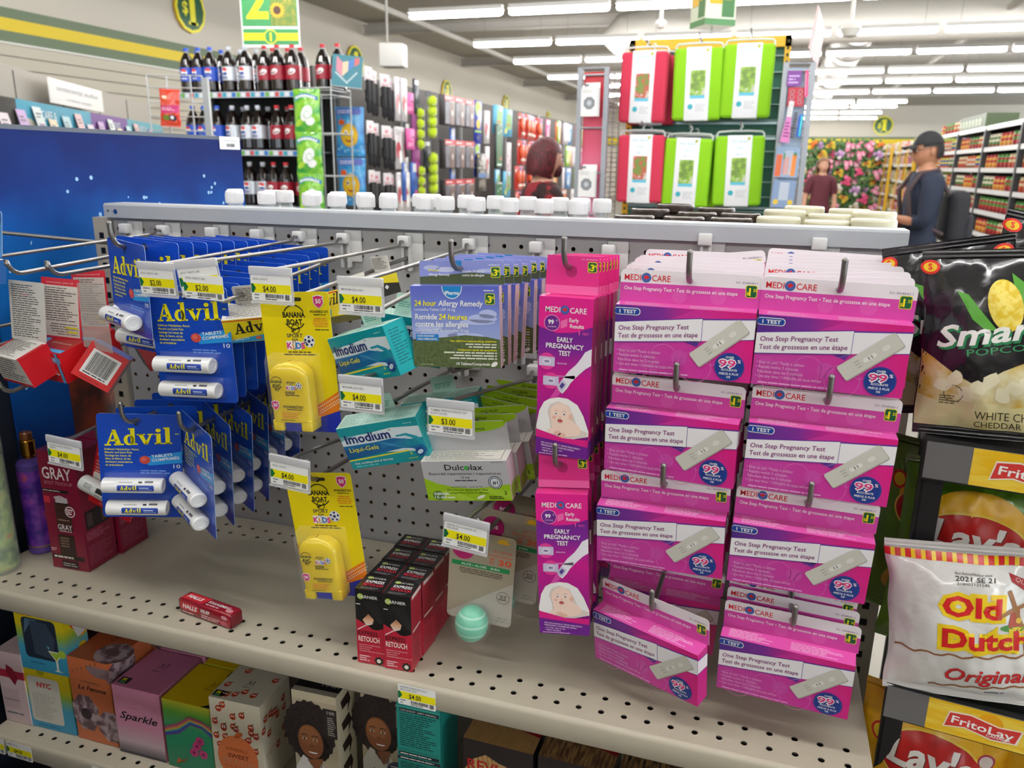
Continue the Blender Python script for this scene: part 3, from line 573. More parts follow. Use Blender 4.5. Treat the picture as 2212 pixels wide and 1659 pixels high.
alg = allergy_box(); PROTO.append(alg)
stack(alg, 6, (.222, -.287, .004), (.240, 0, -.012), [(0, -2, 7), (0, -1, 4), (0, 1, 0), (0, 2, 0), (0, 0, 1), (0, 1, 0)], lambda i: 'blue and green 24 hour allergy tablet box, %s on its hook' % ORD[i], 'allergy tablet boxes', gap=.030)

# ---- blue tablet cards with two white tubes
def ADV(P, x, y, h, m, k=2, sl=.10):
    """bold slab-serif lettering of the tablet brand, drawn stroke by stroke, climbing to the right"""
    def q(pts): P.poly([(x + a * h, y + b * h + sl * a * h) for a, b in pts], m, k)
    q([(.02, 0), (.34, 0), (.34, .10), (.02, .10)]); q([(.12, .06), (.22, .06), (.52, .98), (.44, 1.0)]); q([(.42, 1.05), (.60, 1.05), (.86, .06), (.60, .06)]); q([(.50, 0), (.98, 0), (.98, .10), (.50, .10)]); q([(.24, .28), (.66, .28), (.64, .40), (.28, .40)])
    cx, cy, n = 1.26, .34, 20                                        # d
    A = [(cx + .27 * math.cos(i * math.tau / n), cy + .36 * math.sin(i * math.tau / n)) for i in range(n)]; B = [(cx + .02 + .10 * math.cos(i * math.tau / n), cy + .25 * math.sin(i * math.tau / n)) for i in range(n)]
    P.raw([(x + a * h, y + b * h + sl * a * h) for a, b in A + B], [(i, (i + 1) % n, n + (i + 1) % n, n + i) for i in range(n)], m, k)
    q([(1.34, 0), (1.56, 0), (1.56, 1.12), (1.34, 1.12)]); q([(1.24, 1.02), (1.4, 1.02), (1.4, 1.12), (1.24, 1.12)]); q([(1.5, 0), (1.68, 0), (1.68, .09), (1.5, .09)])
    q([(1.72, .72), (1.96, .72), (2.2, .02), (2.02, 0)]); q([(1.66, .64), (2.08, .64), (2.08, .72), (1.66, .72)]); q([(2.02, 0), (2.2, 0), (2.42, .66), (2.32, .66)]); q([(2.2, .64), (2.5, .64), (2.5, .72), (2.2, .72)])
    q([(2.64, 0), (2.86, 0), (2.86, .72), (2.64, .72)]); q([(2.54, 0), (2.96, 0), (2.96, .09), (2.54, .09)]); q([(2.56, .63), (2.7, .63), (2.7, .72), (2.56, .72)]); q([(2.75 + .135 * math.cos(i * .52), .93 + .125 * math.sin(i * .52)) for i in range(12)])
    q([(3.10, 0), (3.33, 0), (3.33, 1.12), (3.10, 1.12)]); q([(3.0, 0), (3.43, 0), (3.43, .09), (3.0, .09)]); q([(3.01, 1.03), (3.15, 1.03), (3.15, 1.12), (3.01, 1.12)])
BLUE = M('#0f45b4', .3, 0, 'print', coat=.3)
def tube_vial(mb, x0, x1, z, r, y, side=True):
    W = M('#e6e6e4', .3, 0, 'plastic', coat=.4)
    mb.lathe([(.01, 0), (r * .8, .2), (r, 1.2), (r, x1 - x0 - 1.5), (r * .9, x1 - x0), (r * .55, x1 - x0), (r * .5, x1 - x0 - .5), (.01, x1 - x0 - .5)], W, 24, (x0, y, z), 'x', False)
    # printed wrap on the curved front
    wp = lambda a, b, h: Vector((x0 + a, y - (r + h) * math.cos(b / r), z + (r + h) * math.sin(b / r)))
    P = Pn(mb, warp=wp, fine=2.5, lift=.12); L = x1 - x0; bl = M('#1d3f9c', .35)
    P.rr(L * .28, -3.6, L * .88, 4.2, 1.4, bl, 1); ADV(P, L * .32, -2.4, L * .082, YEL, 2, .04); P.rect(L * .64, .4, L * .8, 1.5, M('#c9d4ee'), 2); P.rect(L * .64, -1.8, L * .85, -.8, M('#8fa5dd'), 2)
    P.rect(L * .3, 7.4, L * .52, 8.2, GREYINK, 1); P.rect(L * .62, 6.8, L * .68, 9.2, INK, 1); P.rect(L * .72, 7.2, L * .86, 9.8, M('#55555a'), 1)
def tablet_card(tubes=2):
    t = thing('tablet_blister_card', '', 'medicine card')
    c = MB(.001); P = front(c, -41, -130, 0)
    c.slab([(a - 41, b - 130) for a, b in rrect(0, 0 if tubes == 2 else 30, 82, 138, 4)], 0, .6, BLUE, M('#8fa9d8', .5))
    for i in range(34): P.line([(0, 4 + i * 5 - 30), (82, 4 + i * 5 - 12)], .35, M('#1c55c6', .3), 1) if (0 if tubes == 2 else 31) < 4 + i * 5 - 30 and 4 + i * 5 - 12 < 137 else None
    ADV(P, 6, 96, 19.5, YEL, 2, .06); P.greek(76, 112, 80, 114, 1, YEL, 2)
    for i, s in enumerate(('Relieves Headaches, Fever,', 'Muscle and Joint Pain', 'Soulage les maux de', 'tête, la fièvre, et les', 'douleurs musculaires', 'et articulaires')): P.text(s, 6, 90.5 - i * 4.2, 2.7, YEL, 2, b=.02, cond=.84)
    P.poly([(45, 82), (82, 90), (82, 74.5), (48, 70.5)], M('#2794dd', .3), 2); P.disc(45, 78, 5.4, M('#c9473f', .4), 3); P.disc(44, 79.2, 2.6, M('#d8695e', .4), 4)
    P.text('TABLETS', 52, 81, 3.6, WHITE, 4, b=.025, rot=.15, w=21); P.text('COMPRIMÉS', 52, 75.8, 3.6, WHITE, 4, b=.025, rot=.15, w=28); P.text('10', 73, 67.5, 5, M('#e8eef8'), 3, w=7, b=.02)
    P.greek(40, 59, 76, 65, 2, M('#6f9be4'), 2, 3); P.disc(38, 130, 3, M('#10233f', .6), 1, n=16); P.rect(36.6, 123, 39.4, 130, M('#10233f', .6), 1)
    bp = back(c, 41, -130, .6); bp.rect(6, 36, 76, 110, M('#b9c6dd'), 1); bp.greek(8, 38, 74, 106, 20, M('#4a5a80'), 2, 5)
    c.obj('card', t)
    for i, z in enumerate((-82, -112)[:tubes]):
        v = MB(.001); x = -36 + i * 3; tube_vial(v, x, x + 60, z, 9.4, -9.6); o = v.obj('tube', t, 'white plastic tablet tube')
        b = MB(.001); b.grid(lambda u, w, x=x, z=z: (x - 1 + u * 62 + 0, -.3 - (10.2 + .2) * math.sin(math.pi * w) ** .55 * min(1, 16 * min(u, 1 - u) + .0), z - 12.4 + 24.8 * w), 24, 16, CLEARB); b.obj('blister', t, 'clear plastic blister')
    return t
tab = tablet_card(); PROTO.append(tab)
def vary(n, a=2.5, seed=0, base=(0, 0, 0)):
    rr = random.Random(seed); return [(base[0] + rr.uniform(-a, a) * .5, base[1] + rr.uniform(-a, a), base[2] + rr.uniform(-a, a)) for _ in range(n)]
gl = 'blue tablet blister cards'
tab1 = tablet_card(1); PROTO.append(tab1); TS = (1.30, 1.25, 1.08)
o = dup(tab1, 'blue tablet card with one white tube, turned away, at front of upper left hook', (-.223, -.289, .006), (0, 2, -24), sc=TS); o['group'] = gl
stack(tab, 9, (-.222, -.258, .007), (-.216, 0, -.012), vary(13, 1.2, 1, (0, 2, -6)), lambda i: 'blue tablet card hanging upright, %s behind the single tube card, upper left hook' % ORD[i].replace('frontmost', 'directly'), gl, TS, .0272)
stack(tab, 10, (-.142, -.287, -.046), (-.140, 0, -.012), [(1, -1, 8), (0, 1, 6), (0, 1, 4)] + vary(11, 1.5, 2, (0, 2, 2)), lambda i: 'blue tablet card with two white tubes, %s below the two $2.00 labels' % ORD[i], gl, TS, .0272)
stack(tab, 7, (-.240, -.287, -.222), (-.242, 0, -.216), [(0, 3, 25), (0, 0, 24)] + vary(6, 1, 3, (0, 0, 23)), lambda i: 'blue tablet card facing viewer, %s on the lower left hook' % ORD[i], gl, TS, .034)
stack(tab, 6, (-.149, -.287, -.223), (-.158, 0, -.216), [(0, 6, -31), (0, 6, -33), (0, 6, -29), (0, 7, -31)] + vary(2, 2, 4, (0, 6, -31)), lambda i: 'blue tablet card turned sideways, tube ends showing, %s on the lower right hook' % ORD[i], gl, TS, .042)

# ---- yellow sunscreen sticks on cards
def ovalogo(P, x, y, s, m, k=3):
    P.ring(x, y, 10 * s, 9.1 * s, m, k, 28); P.rect(x - 11 * s, y - 5 * s, x + 11 * s, y + 4.4 * s, YBC, k + 1); P.text('BANANA', x, y - .2 * s, 4.4 * s, m, k + 2, al='c', w=20 * s, b=.06); P.text('BOAT', x, y - 6 * s, 4.4 * s, m, k + 2, al='c', w=14 * s, b=.06)
    P.ring(x, y - 9.6 * s, 3.8 * s, 3.2 * s, m, k + 2, 16); P.line([(x - 3 * s, y - 10.5 * s), (x + 3 * s, y - 8.6 * s)], .7 * s, m, k + 2); P.line([(x - 3.6 * s, y - 12 * s), (x, y - 10 * s), (x + 3.6 * s, y - 8 * s)], .7 * s, m, k + 2)
YBC = M('#ecd60c', .32, 0, 'print', coat=.2)
def kids(P, x, y, s, k=3):
    P.text('SPORT', x, y + 12 * s, 4.2 * s, M('#20204a'), k, al='c', w=19 * s, b=.02); P.text('FOR', x, y + 8.2 * s, 2.8 * s, M('#20204a'), k, al='c', b=.02)
    P.text('KIDS', x - 11 * s, y, 7.2 * s, WHITE, k, w=25.4 * s, b=.14)
    for i, (c, q) in enumerate(zip('KiDS', ('#c72c8c', '#e08a1c', '#2f6fc4', '#d9307f'))): P.text(c, x + (-10.6 + i * (6.6 if i < 2 else 6.2) - (i > 1) * 1.5) * s, y, (6.6 if c != 'i' else 6) * s, M(q), k + 1, b=.06)
    P.disc(x + 16.5 * s, y + 8 * s, 6.6 * s, M('#dfe3ea'), k, n=20)
    for i in range(6):
        a = i * 1.2566 + .3; r = 4.6 * s if i < 5 else 0; P.disc(x + 16.5 * s + r * math.cos(a), y + 8 * s + r * math.sin(a), (1.5 if i < 5 else 2) * s, M('#1c2450'), k + 1, n=5)
def sun50(P, x, y, s, k=3):
    P.poly([(x + a * s, y + b * s) for a, b in [(-6, 6), (0, 7.4), (6, 6), (6, -1), (3, -5), (0, -7), (-3, -5), (-6, -1)]], WHITE, k); P.poly([(x + a * s * .88, y + b * s * .88) for a, b in [(-6, 6), (0, 7.4), (6, 6), (6, -1), (3, -5), (0, -7), (-3, -5), (-6, -1)]], M('#d22a72'), k + 1); P.text('50', x, y - 1.4 * s, 4.6 * s, WHITE, k + 2, al='c', b=.05); P.text('+', x + 3.6 * s, y + 2 * s, 2.4 * s, WHITE, k + 2, b=.05)
def sunscreen():
    t = thing('sunscreen_card', '', 'sunscreen'); W, H = 92, 172
    c = MB(.001); P = front(c, -44, -164, 0); c.slab([(a - 44, b - 164) for a, b in rrect(0, 0, W, H, 4)], 0, .7, YBC, M('#d8cf8a'))
    P.rr(34, 161, 56, 165.5, 2.2, M('#2c2a12', .7), 1); P.disc(45, 163, 3.6, M('#2c2a12', .7), 1)
    sun50(P, 78, 160, 1.15); P.text('POWERSTAY', 78, 147, 3.2, INK, 3, al='c', w=24, b=.03); P.greek(70, 144, 87, 146, 1, INK, 3, 2, 'c'); P.greek(67, 130, 89, 142, 4, M('#e08a1c'), 3, 3, 'c'); P.greek(70, 126, 90, 128, 1, INK, 3)
    ovalogo(P, 44, 142, 1.5, M('#22200f')); kids(P, 42, 104, 1.12); P.greek(24, 95, 68, 101, 2, M('#5a5320'), 2, 4, 'c')
    P.poly([(0, 0), (92, 0), (92, 30), (62, 22), (0, 44)], M('#1c2fb0', .3), 1); P.poly([(0, 44), (0, 70), (8, 66), (62, 34), (92, 52), (92, 28), (62, 18)], M('#e8801f', .3), 2)
    rr = random.Random(3)
    for i in range(12):
        for j in range(3): P.disc(64 + i * 2.6 + (j % 2) * 1.3, 23 + i * 1.5 + j * 4, .8, WHITE, 3, n=6)
    for i in range(8): P.disc(2, 46 + i * 3, .8, WHITE, 3, n=6); P.disc(4.5, 44.5 + i * 3, .8, WHITE, 3, n=6)
    c.obj('card', t)
    s = MB(.001); x0, x1, z0, z1, F = -31, 23, -158, -72, -26; ym = M('#edcf07', .25, 0, 'plastic', coat=.5); n = 8
    def wall(u, v):   # stick body: rounded slab, arched top
        a = u * math.tau; h = v; z = z0 + 14 + (z1 - z0 - 14) * h; cx = (x0 + x1) / 2; hw = (x1 - x0) / 2; hd = 12.5
        k = 1 if h < .72 else math.sqrt(max(0, 1 - ((h - .72) / .28) ** 2.2)); k = max(k, .02); c_, s_ = math.cos(a), math.sin(a); e = .38
        return (cx + hw * (k if h > .72 else 1) * math.copysign(abs(c_) ** e, c_), F / 2 - .8 + hd * (.35 + .65 * k) * math.copysign(abs(s_) ** .6, s_), z)
    s.grid(wall, 40, 30, ym)
    P = front(s, x0, z0, F - .9); ink = M('#22200f'); ovalogo(P, 14, 62, .78, ink); kids(P, 33, 54, .62); P.greek(24, 46, 44, 52, 3, INK, 3, 4); sun50(P, 9, 34, .85); P.text('POWERSTAY', 33, 31, 3.4, INK, 3, al='c', w=27, b=.03); P.greek(22, 28.4, 46, 30.2, 1, INK, 3, 5, 'c'); P.greek(16, 18, 44, 26.5, 4, M('#e08a1c'), 3, 6); P.greek(14, 15.5, 40, 17, 1, INK, 3, 7)
    s.obj('sunscreen_stick', t, 'yellow sunscreen stick')
    k = MB(.001); k.bbox(x0 + 14, x1 - 15, -21, -4, z0 - 1, z0 + 15, M('#2636b0', .3, 0, 'plastic'), 3); k.bbox(x0 + 1, x1 - 1, -25, -1, z0 + 12, z0 + 15, ym, 1); 
    k.bbox(x0 + .5, x0 + 14.5, -25, -1, z0 + 1, z0 + 14, ym, 2); k.bbox(x1 - 15.5, x1 - .5, -25, -1, z0 + 1, z0 + 14, ym, 2); k.obj('dial_base', t, 'blue dial in yellow base')
    b = MB(.001)
    def bl(u, v):
        e = min(1, 9 * min(u, 1 - u, v * 1.3, (1 - v) * 1.3)); return (x0 - 6 + (x1 - x0 + 12) * u, -.3 - 28.5 * e ** .35, z0 - 7 + (z1 - z0 + 14) * v)
    b.grid(bl, 30, 36, CLEARB); b.obj('blister', t, 'clear plastic blister')
    return t
sun = sunscreen(); PROTO.append(sun)
dup(sun, 'Yellow sunscreen stick card under the $4.00 caplets label, the upper of two', (.010, -.286, -.043), (0, -3.5, 2))
dup(sun, 'Yellow sunscreen stick card hanging low over the empty shelf, the lower of two', (.029, -.286, -.268), (2, -6, 3))

# ---- teal boxes, yellow caplets box, laxative boxes, lip balm
def teal_box():
    t = thing('teal_caplet_box', '', 'box'); W, x0, z1, z0, F, K = 102, -52, -18, -76, -30, 10
    tl = M('#0c9aa3', .3, 0, 'print', coat=.2); pale = M('#bfe3d6', .4)
    tb = MB(.001); tb.slab([(a - 36, b - 18) for a, b in rrect(20, 0, 52, 21, 3)], 0, .5, pale); P = front(tb, -36, -18, 0); P.greek(24, 4, 48, 12, 3, M('#6fae9f'), 1, 2); tb.obj('hang_tab', t)
    b = MB(.001); b.box(x0, x0 + W, F, 2, z0, z1, {'f': tl, 't': pale, 'r': M('#16a3a8', .3), 'l': tl, 'b': tl, 'k': tl}); P = front(b, x0, z0, F)
    P.band([(0, 19), (20, 21), (40, 19), (102, 12)], [(0, 46), (34, 46), (68, 49), (102, 46)], M('#dfeef2', .3), 1); P.poly([(0, 40), (40, 50), (102, 53), (102, 58), (0, 58)], tl, 1)
    P.band([(0, 16), (30, 20), (60, 22), (84, 18), (102, 10)], [(0, 33), (40, 33), (66, 35), (88, 30), (102, 20)], M('#1c6ea6', .3), 2); P.poly([(0, 28), (102, 31), (102, 22), (0, 14)], G(((0, '#12568f'), (.6, '#1a6aa2'), (1, '#0c9aa3')), 0, -.05, .05, .3), 3)
    P.band([(70, 36), (82, 36), (92, 30), (102, 16)], [(70, 38), (84, 39), (96, 33), (102, 24)], M('#1f9cb4', .3), 4)
    P.text('Imodium', 6, 36, 12, M('#16256b'), 5, w=58, b=.035); P.greek(64, 46, 67, 47.5, 1, INK, 5); P.text('Liqui-Gels', 6, 24, 6, M('#e8de3a'), 5, w=38, b=.02)
    for i in range(5): P.line([(48 + j * 3, 24 + i * 1.6 + 2.2 * math.sin(j * .55 + i * .5)) for j in range(13)], .5, M('#4aa3cf'), 5)
    P.line([(0, 12.6), (80, 15.6)], 1.8, M('#e8de3a'), 4); P.text('Fast, soothing relief of diarrhea', 6, 6.5, 2.8, WHITE, 4, w=50, b=.02); P.greek(6, 2, 48, 4.6, 1, M('#7fd0d0'), 4, 3)
    P.disc(93, 12, 7.5, M('#123f8c'), 4, n=20, zig=-.35); P.disc(93, 12, 4.2, M('#cfe6ee'), 5, ry=2.6, rot=.5); P.text('6', 80, 10, 4, M('#d9e04a'), 5, b=.03); P.greek(76, 4, 88, 6, 1, M('#c9d84a'), 5); P.greek(84, 51, 96, 53, 1, M('#9fdcd8'), 4)
    P = topf(b, x0, F, z1); P.rect(32, 0, 32.6, 32, M('#8fc9bb'), 1); P.rect(68, 0, 68.6, 32, M('#8fc9bb'), 1)
    for q in (3, 36, 72): P.greek(q, 3, q + 27, 29, 11, M('#7fb5aa'), 1, q, fill=.35)
    P = rightf(b, x0 + W, F, z0); P.rect(2, 4, 30, 54, M('#18a7ab', .3), 1); P.greek(5, 10, 27, 52, 12, M('#0d6f78'), 2, 4, fill=.4)
    b.obj('carton', t); return t
tea = teal_box(); PROTO.append(tea)
dup(tea, 'Teal and white caplet box tilted under the upper teal $4.00 label', (.108, -.284, -.050), (10, -17, -22))
dup(tea, 'Teal caplet box twisted behind the tilted teal box', (.124, -.205, -.046), (4, 10, 24))
dup(tea, 'Teal and white caplet box with full front, under the lower teal $4.00 label', (.118, -.284, -.153), (14, -14, 4))
dup(tea, 'Teal caplet box peeking out right behind the lower teal box', (.150, -.17, -.156), (6, -12, 6))

def caplet_box():
    t = thing('yellow_caplet_box', '', 'box'); W, x0, z1, z0, F = 84, -44, -20, -56, -34; ye = M('#e9d510', .3, 0, 'print', coat=.2); pale = M('#e2dfd8', .45)
    tb = MB(.001); tb.slab([(a - 30, b - 20) for a, b in rrect(0, 0, 60, 27, 3)], 0, .5, pale); P = front(tb, -30, -20, 0); P.greek(4, 4, 56, 24, 8, M('#7d7a74'), 1, 3); tb.obj('hang_tab', t)
    b = MB(.001); b.box(x0, x0 + W, F, 4, z0, z1, {'f': ye, 't': pale, 'r': ye, 'l': pale, 'b': ye, 'k': ye}); P = front(b, x0, z0, F); ADV(P, 12, 13, 15, INK, 2, .08); P.poly([(0, 4), (48, 10), (48, 1), (6, 0), (0, 0)], M('#2aa0dd'), 2); P.text('CAPLETS', 6, 2.6, 3.4, WHITE, 3, w=22, rot=.1, b=.02); P.disc(40, 5.5, 4, M('#d8754a'), 3, ry=2.6)
    P.rect(0, 33, 60, 34.5, M('#c93a34'), 2); P = topf(b, x0, F, z1); P.greek(5, 3, 78, 35, 14, M('#6f6d68'), 1, 6, fill=.4)
    P = rightf(b, x0 + W, F, z0); P.poly([(0, 0), (38, 0), (38, 16), (0, 24)], M('#2a2a22'), 1); P.disc(14, 14, 4, WHITE, 2, n=4)
    b.obj('carton', t); return t
cap = caplet_box(); PROTO.append(cap)
dup(cap, 'Yellow caplet box with white top hanging left of the upper yellow sunscreen card', (-.066, -.248, -.042), (24, -5, 24), sc=.98)
dup(cap, 'Yellow caplet box half hidden behind the upper yellow sunscreen card', (.044, -.205, -.030), (-14, -14, -24), sc=.9)
dup(cap, 'Yellow caplet box hanging behind the upper teal $4.00 label', (.040, -.12, -.014), (10, -8, -34), sc=.8)

def lax_box():
    t = thing('laxative_box', '', 'box'); W, x0, z1, z0, F = 103, -52, -30, -82, -26; sv = M('#c3c3c6', .3, .15, 'foil'); lg = M('#9ac31c', .3); sd = M('#d9b9c2', .4)
    tb = MB(.001); tb.slab([(a - 48, b - 30) for a, b in [(0, 0), (98, 0)] + [(98, 34), (93, 37.5), (5, 37.5), (0, 34)]], 0, .5, sv, M('#dcdce0')); P = front(tb, -48, -30, 0)
    P.poly([(49 + 48 * math.cos(a), 35 + 12 * math.sin(a)) for a in [math.pi + i * math.pi / 16 for i in range(17)]] + [(95, 37), (3, 37)], lg, 1); P.text('FAST RELIEF', 49, 30.5, 3, M('#33411a'), 3, al='c', w=22, b=.01); P.text('SOULAGEMENT RAPIDE', 49, 26, 3, M('#33411a'), 3, al='c', w=44, b=.01)
    tb.obj('hang_tab', t)
    b = MB(.001); b.box(x0, x0 + W, F, 3, z0, z1, {'f': sv, 't': M('#dedcd4', .4), 'r': sd, 'l': sd, 'b': lg, 'k': sd}); P = front(b, x0, z0, F)
    P.poly([(0, 0), (103, 0), (103, 22), (85, 19), (60, 16), (35, 18), (15, 23), (0, 30)], lg, 1); P.poly([(0, 6), (30, 16), (60, 0), (20, 0)], M('#a9cf35', .3), 2); P.poly([(60, 14), (103, 2), (103, 12), (80, 17)], M('#a9cf35', .3), 2)
    P.text('Dulcolax', 51, 40.5, 7.6, INK, 3, al='c', w=46, b=.012); P.disc(54.2, 43.2, 2.4, M('#3fae49'), 4, ry=2.8); P.text('Bisacodyl suppositories / suppositoires', 51, 34.4, 3.2, M('#2f2f36'), 3, al='c', w=87, b=.008); P.text('10 mg', 51, 29.6, 3.2, M('#2f2f36'), 3, al='c', b=.008); P.greek(32, 25.6, 70, 28, 1, M('#4a4a50'), 3, 3, 'c', .7)
    P.text('LAXATIVE / LAXATIF', 51, 17.2, 2.4, M('#4d5f1d'), 3, al='c', w=38); P.text('Effective and dependable relief', 51, 13.4, 2.3, M('#3c4a14'), 3, al='c', w=50, b=.01); P.text('Soulagement fiable et efficace', 51, 9.6, 2.3, M('#3c4a14'), 3, al='c', w=50, b=.01)
    P.disc(86, 24, 8.4, M('#2a3440'), 3, n=28); P.disc(86, 24, 7.5, M('#dfe3e6'), 4, n=28); P.ring(86, 24, 6.6, 5.6, M('#3a4654'), 5); P.text('#1', 86, 21.6, 5, INK, 5, al='c', b=.03)
    P.disc(14, 7, 7, M('#4b7a2c'), 3, ry=6); P.text('15-60', 9, 3, 3.6, WHITE, 4, w=15, b=.03); P.greek(9, 7.4, 34, 11, 2, WHITE, 4, 7, fill=.6); P.greek(25, 3.2, 38, 5.4, 1, WHITE, 4, 8, fill=.7)
    P.text('3', 95, 8, 5, M('#33411a'), 3, b=.03); P.greek(76, 2, 99, 6.5, 2, M('#3c4a14'), 3, 4, fill=.6); P.disc(66, 5, 5.5, M('#e9ede0'), 3, ry=1.8, rot=.4)
    P.greek(84, 49.4, 100, 51, 1, GREYINK, 2); P = topf(b, x0, F, z1); P.rect(5, 3, 96, 26, M('#55524c'), 1); P.rect(5.6, 3.6, 95.4, 25.4, M('#e2dfd6', .4), 2); P.greek(8, 5, 92, 24, 7, M('#4a4843'), 3, 2, fill=.3)
    P = rightf(b, x0 + W, F, z0); P.rect(3, 2, 26, 18, M('#a7c840', .35), 1); P.rect(5, 20, 24, 50, M('#e6ccd3', .4), 1); P.text('3', 18, 8, 6, M('#33411a'), 2, b=.03)
    b.obj('carton', t); return t
lax = lax_box(); PROTO.append(lax)
stack(lax, 7, (.226, -.285, -.178), (.240, 0, -.190), [(9, -7, 3), (8, -6, 2), (8, -9, 4), (8, 8, 2), (6, 6, 0)], lambda i: 'White, silver and green laxative box with green arched tab, %s on its hook' % ORD[i], 'laxative boxes', gap=.036)

def balm_card():
    t = thing('lip_balm_card', '', 'lip balm'); W, H = 84, 122
    c = MB(.001); c.slab([(a - 42, b - 114) for a, b in rrect(0, 0, W, H, 6)], 0, .7, M('#a49a86', .35, 0, 'print'), M('#cfc8b8')); P = front(c, -42, -114, 0)
    P.poly([(0, 6), (84, 62), (84, 6), (80, 1), (6, 1)], M('#b7b2a8', .35), 1); P.disc(18, 98, 15, M('#b3246c', .3), 2); P.text('eos', 18, 96, 7, WHITE, 3, al='c', b=.03)
    sunm = M('#e0b020'); P.disc(68, 112, 7, sunm, 2, a0=0, a1=math.pi)
    for i in range(7): a = math.pi * (i + .5) / 7; P.line([(68 + 8 * math.cos(a), 112 + 8 * math.sin(a)), (68 + 11 * math.cos(a), 112 + 11 * math.sin(a))], .8, sunm, 2)
    og = M('#e0572c'); P.text('ACTIVE', 80, 99, 3.6, og, 2, al='r', w=24); P.text('PROTECTION', 80, 93, 3.6, og, 2, al='r', w=36); P.text('SPF', 52, 88, 3.2, og, 2, b=.02); P.text('FPS', 52, 83.4, 3.2, og, 2, b=.02); P.text('30', 80, 83.4, 8, og, 2, al='r', w=17, b=.04)
    P.rect(4, 74, 78, 80, M('#1f8a4c'), 2); P.text('ALOE / ALOÈS · SHEA', 41, 75.6, 2.8, WHITE, 3, al='c', w=50, b=.02); P.greek(2, 64, 82, 72, 3, M('#5f5648'), 2, 3, 'c'); P.ring(72, 40, 8.4, 7.6, M('#6c675e'), 2); P.greek(66, 36, 78, 44, 3, M('#55504a'), 2, 4, 'c'); P.text('NET WT /', 82, 10, 2.6, M('#77726a'), 2, al='r'); P.text('DS NET 7 g', 82, 6, 2.6, M('#77726a'), 2, al='r')
    c.obj('card', t)
    e = MB(.001); gs = [M('#6fc3a2', .35, 0, 'plastic'), M('#a4dcc4', .35, 0, 'plastic')]; pr = []; mm = []
    for i in range(25):
        a = math.pi * i / 24; pr.append((max(.01, 20.5 * math.sin(a)), -23 * math.cos(a))); mm.append(gs[1] if i % 4 == 1 and 3 < i < 20 else gs[0])
    e.lathe(pr, mm[:24], 32, (-2, -21, -104), 'z', False); e.obj('balm_egg', t, 'mint green egg shaped lip balm')
    b = MB(.001); b.ball((-2, -21, -104), (25, 23, 26), CLEARB, 24, 14); b.obj('blister', t, 'clear plastic bubble'); return t
bal = balm_card(); PROTO.append(bal)
for i, (x, y, z, r) in enumerate(((.243, -.266, -.325, (0, 3, 2)), (.264, -.215, -.318, (0, 5, 3)), (.262, -.165, -.315, (0, 4, 2)))): o = dup(bal, 'Beige lip balm card with mint green egg, %s on its hook' % ORD[i], (x, y, z), r); o['group'] = 'lip balm cards'
# ================================================================ goods standing on the shelves
SH = -.4961
def hair_box():
    t = thing('root_touch_up_box', '', 'box'); b = MB(.001); rd = M('#b71d38', .32, 0, 'print', coat=.2); bk = M('#141315', .3, 0, 'print', coat=.2); W, D, H = 36.5, 37, 104
    b.box(0, W, 0, D, 0, H, {'f': rd, 't': bk, 'r': rd, 'l': rd, 'b': rd, 'k': rd}); P = front(b, 0, 0, 0)
    P.poly([(0, 62), (12, 56), (22, 51), (30, 50), (36.5, 53), (36.5, 104), (0, 104)], bk, 1)
    P.disc(7, 94, 4, M('#a8c23a'), 2); P.text('GARNIER', 3, 92.2, 4, M('#d8d8d4'), 3, w=27, b=.03); P.greek(1, 82, 7, 84, 1, WHITE, 2)
    for i in range(5): P.line([(10 + i * 4, 88), (20 + i * 3, 76), (32 + i, 60)], .5, M('#3a3a3e'), 2)
    P.poly([(9, 62), (17, 71), (24, 64), (22, 57), (14, 54)], G(((0, '#e9e2dc'), (.5, '#d9a27c'), (1, '#5a3320')), 2, .052, .074, .3), 3); P.line([(2, 47), (15, 56)], 1.6, M('#e7c4c4'), 3); P.disc(26, 54, 8, M('#0d0c0e'), 2, ry=4.5)
    P.text('EXPRESS', 2.5, 40.5, 6.2, bk, 3, w=26, b=.01); P.text('RETOUCH', 2.5, 31.5, 7.2, M('#e9ded0'), 3, w=28, b=.03)
    for i, s in enumerate(('INSTANTLY COVERS ROOTS', 'QUICK & PRECISE', 'APPLICATION', 'TRANSFER RESISTANT WHEN DRY')): P.text(s, 3, 25.6 - i * 3, 1.6, M('#e8c0c4'), 3, it=.1)
    P.greek(3, 3, 18, 12, 3, M('#e8c0c4'), 3, 2); P.disc(29, 6, 5, bk, 3, n=14, zig=.3); P.disc(29, 6, 2.8, M('#e4ddd0'), 4)
    P = topf(b, 0, 0, H); P.disc(9, 29, 4, M('#a8c23a'), 1, ry=3); P.text('GARNIER', 6, 27, 3.6, M('#d8d8d4'), 2, w=24); P.text('EXPRESS', 7, 17, 6, WHITE, 2, w=24, b=.03); P.text('RETOUCH', 6, 9.5, 6, M('#d3273f'), 2, w=26, b=.03); P.greek(6, 2, 30, 7, 2, GREYINK, 1)
    P = rightf(b, W, 0, 0); P.rect(4, 98, 34, 103, M('#e4d9d4'), 1); P.greek(3, 40, 34, 95, 18, M('#7d1426'), 1, 2, fill=.35); P.greek(3, 8, 34, 36, 8, M('#7d1426'), 1, 3, fill=.35); P.rect(4, 52, 30, 55, M('#dfc7c0'), 2)
    P = leftf(b, 0, D, 0); P.greek(3, 20, 34, 95, 22, M('#7d1426'), 1, 2, fill=.35)
    return b.obj('carton', t) and t
hb = hair_box(); PROTO.append(hb)
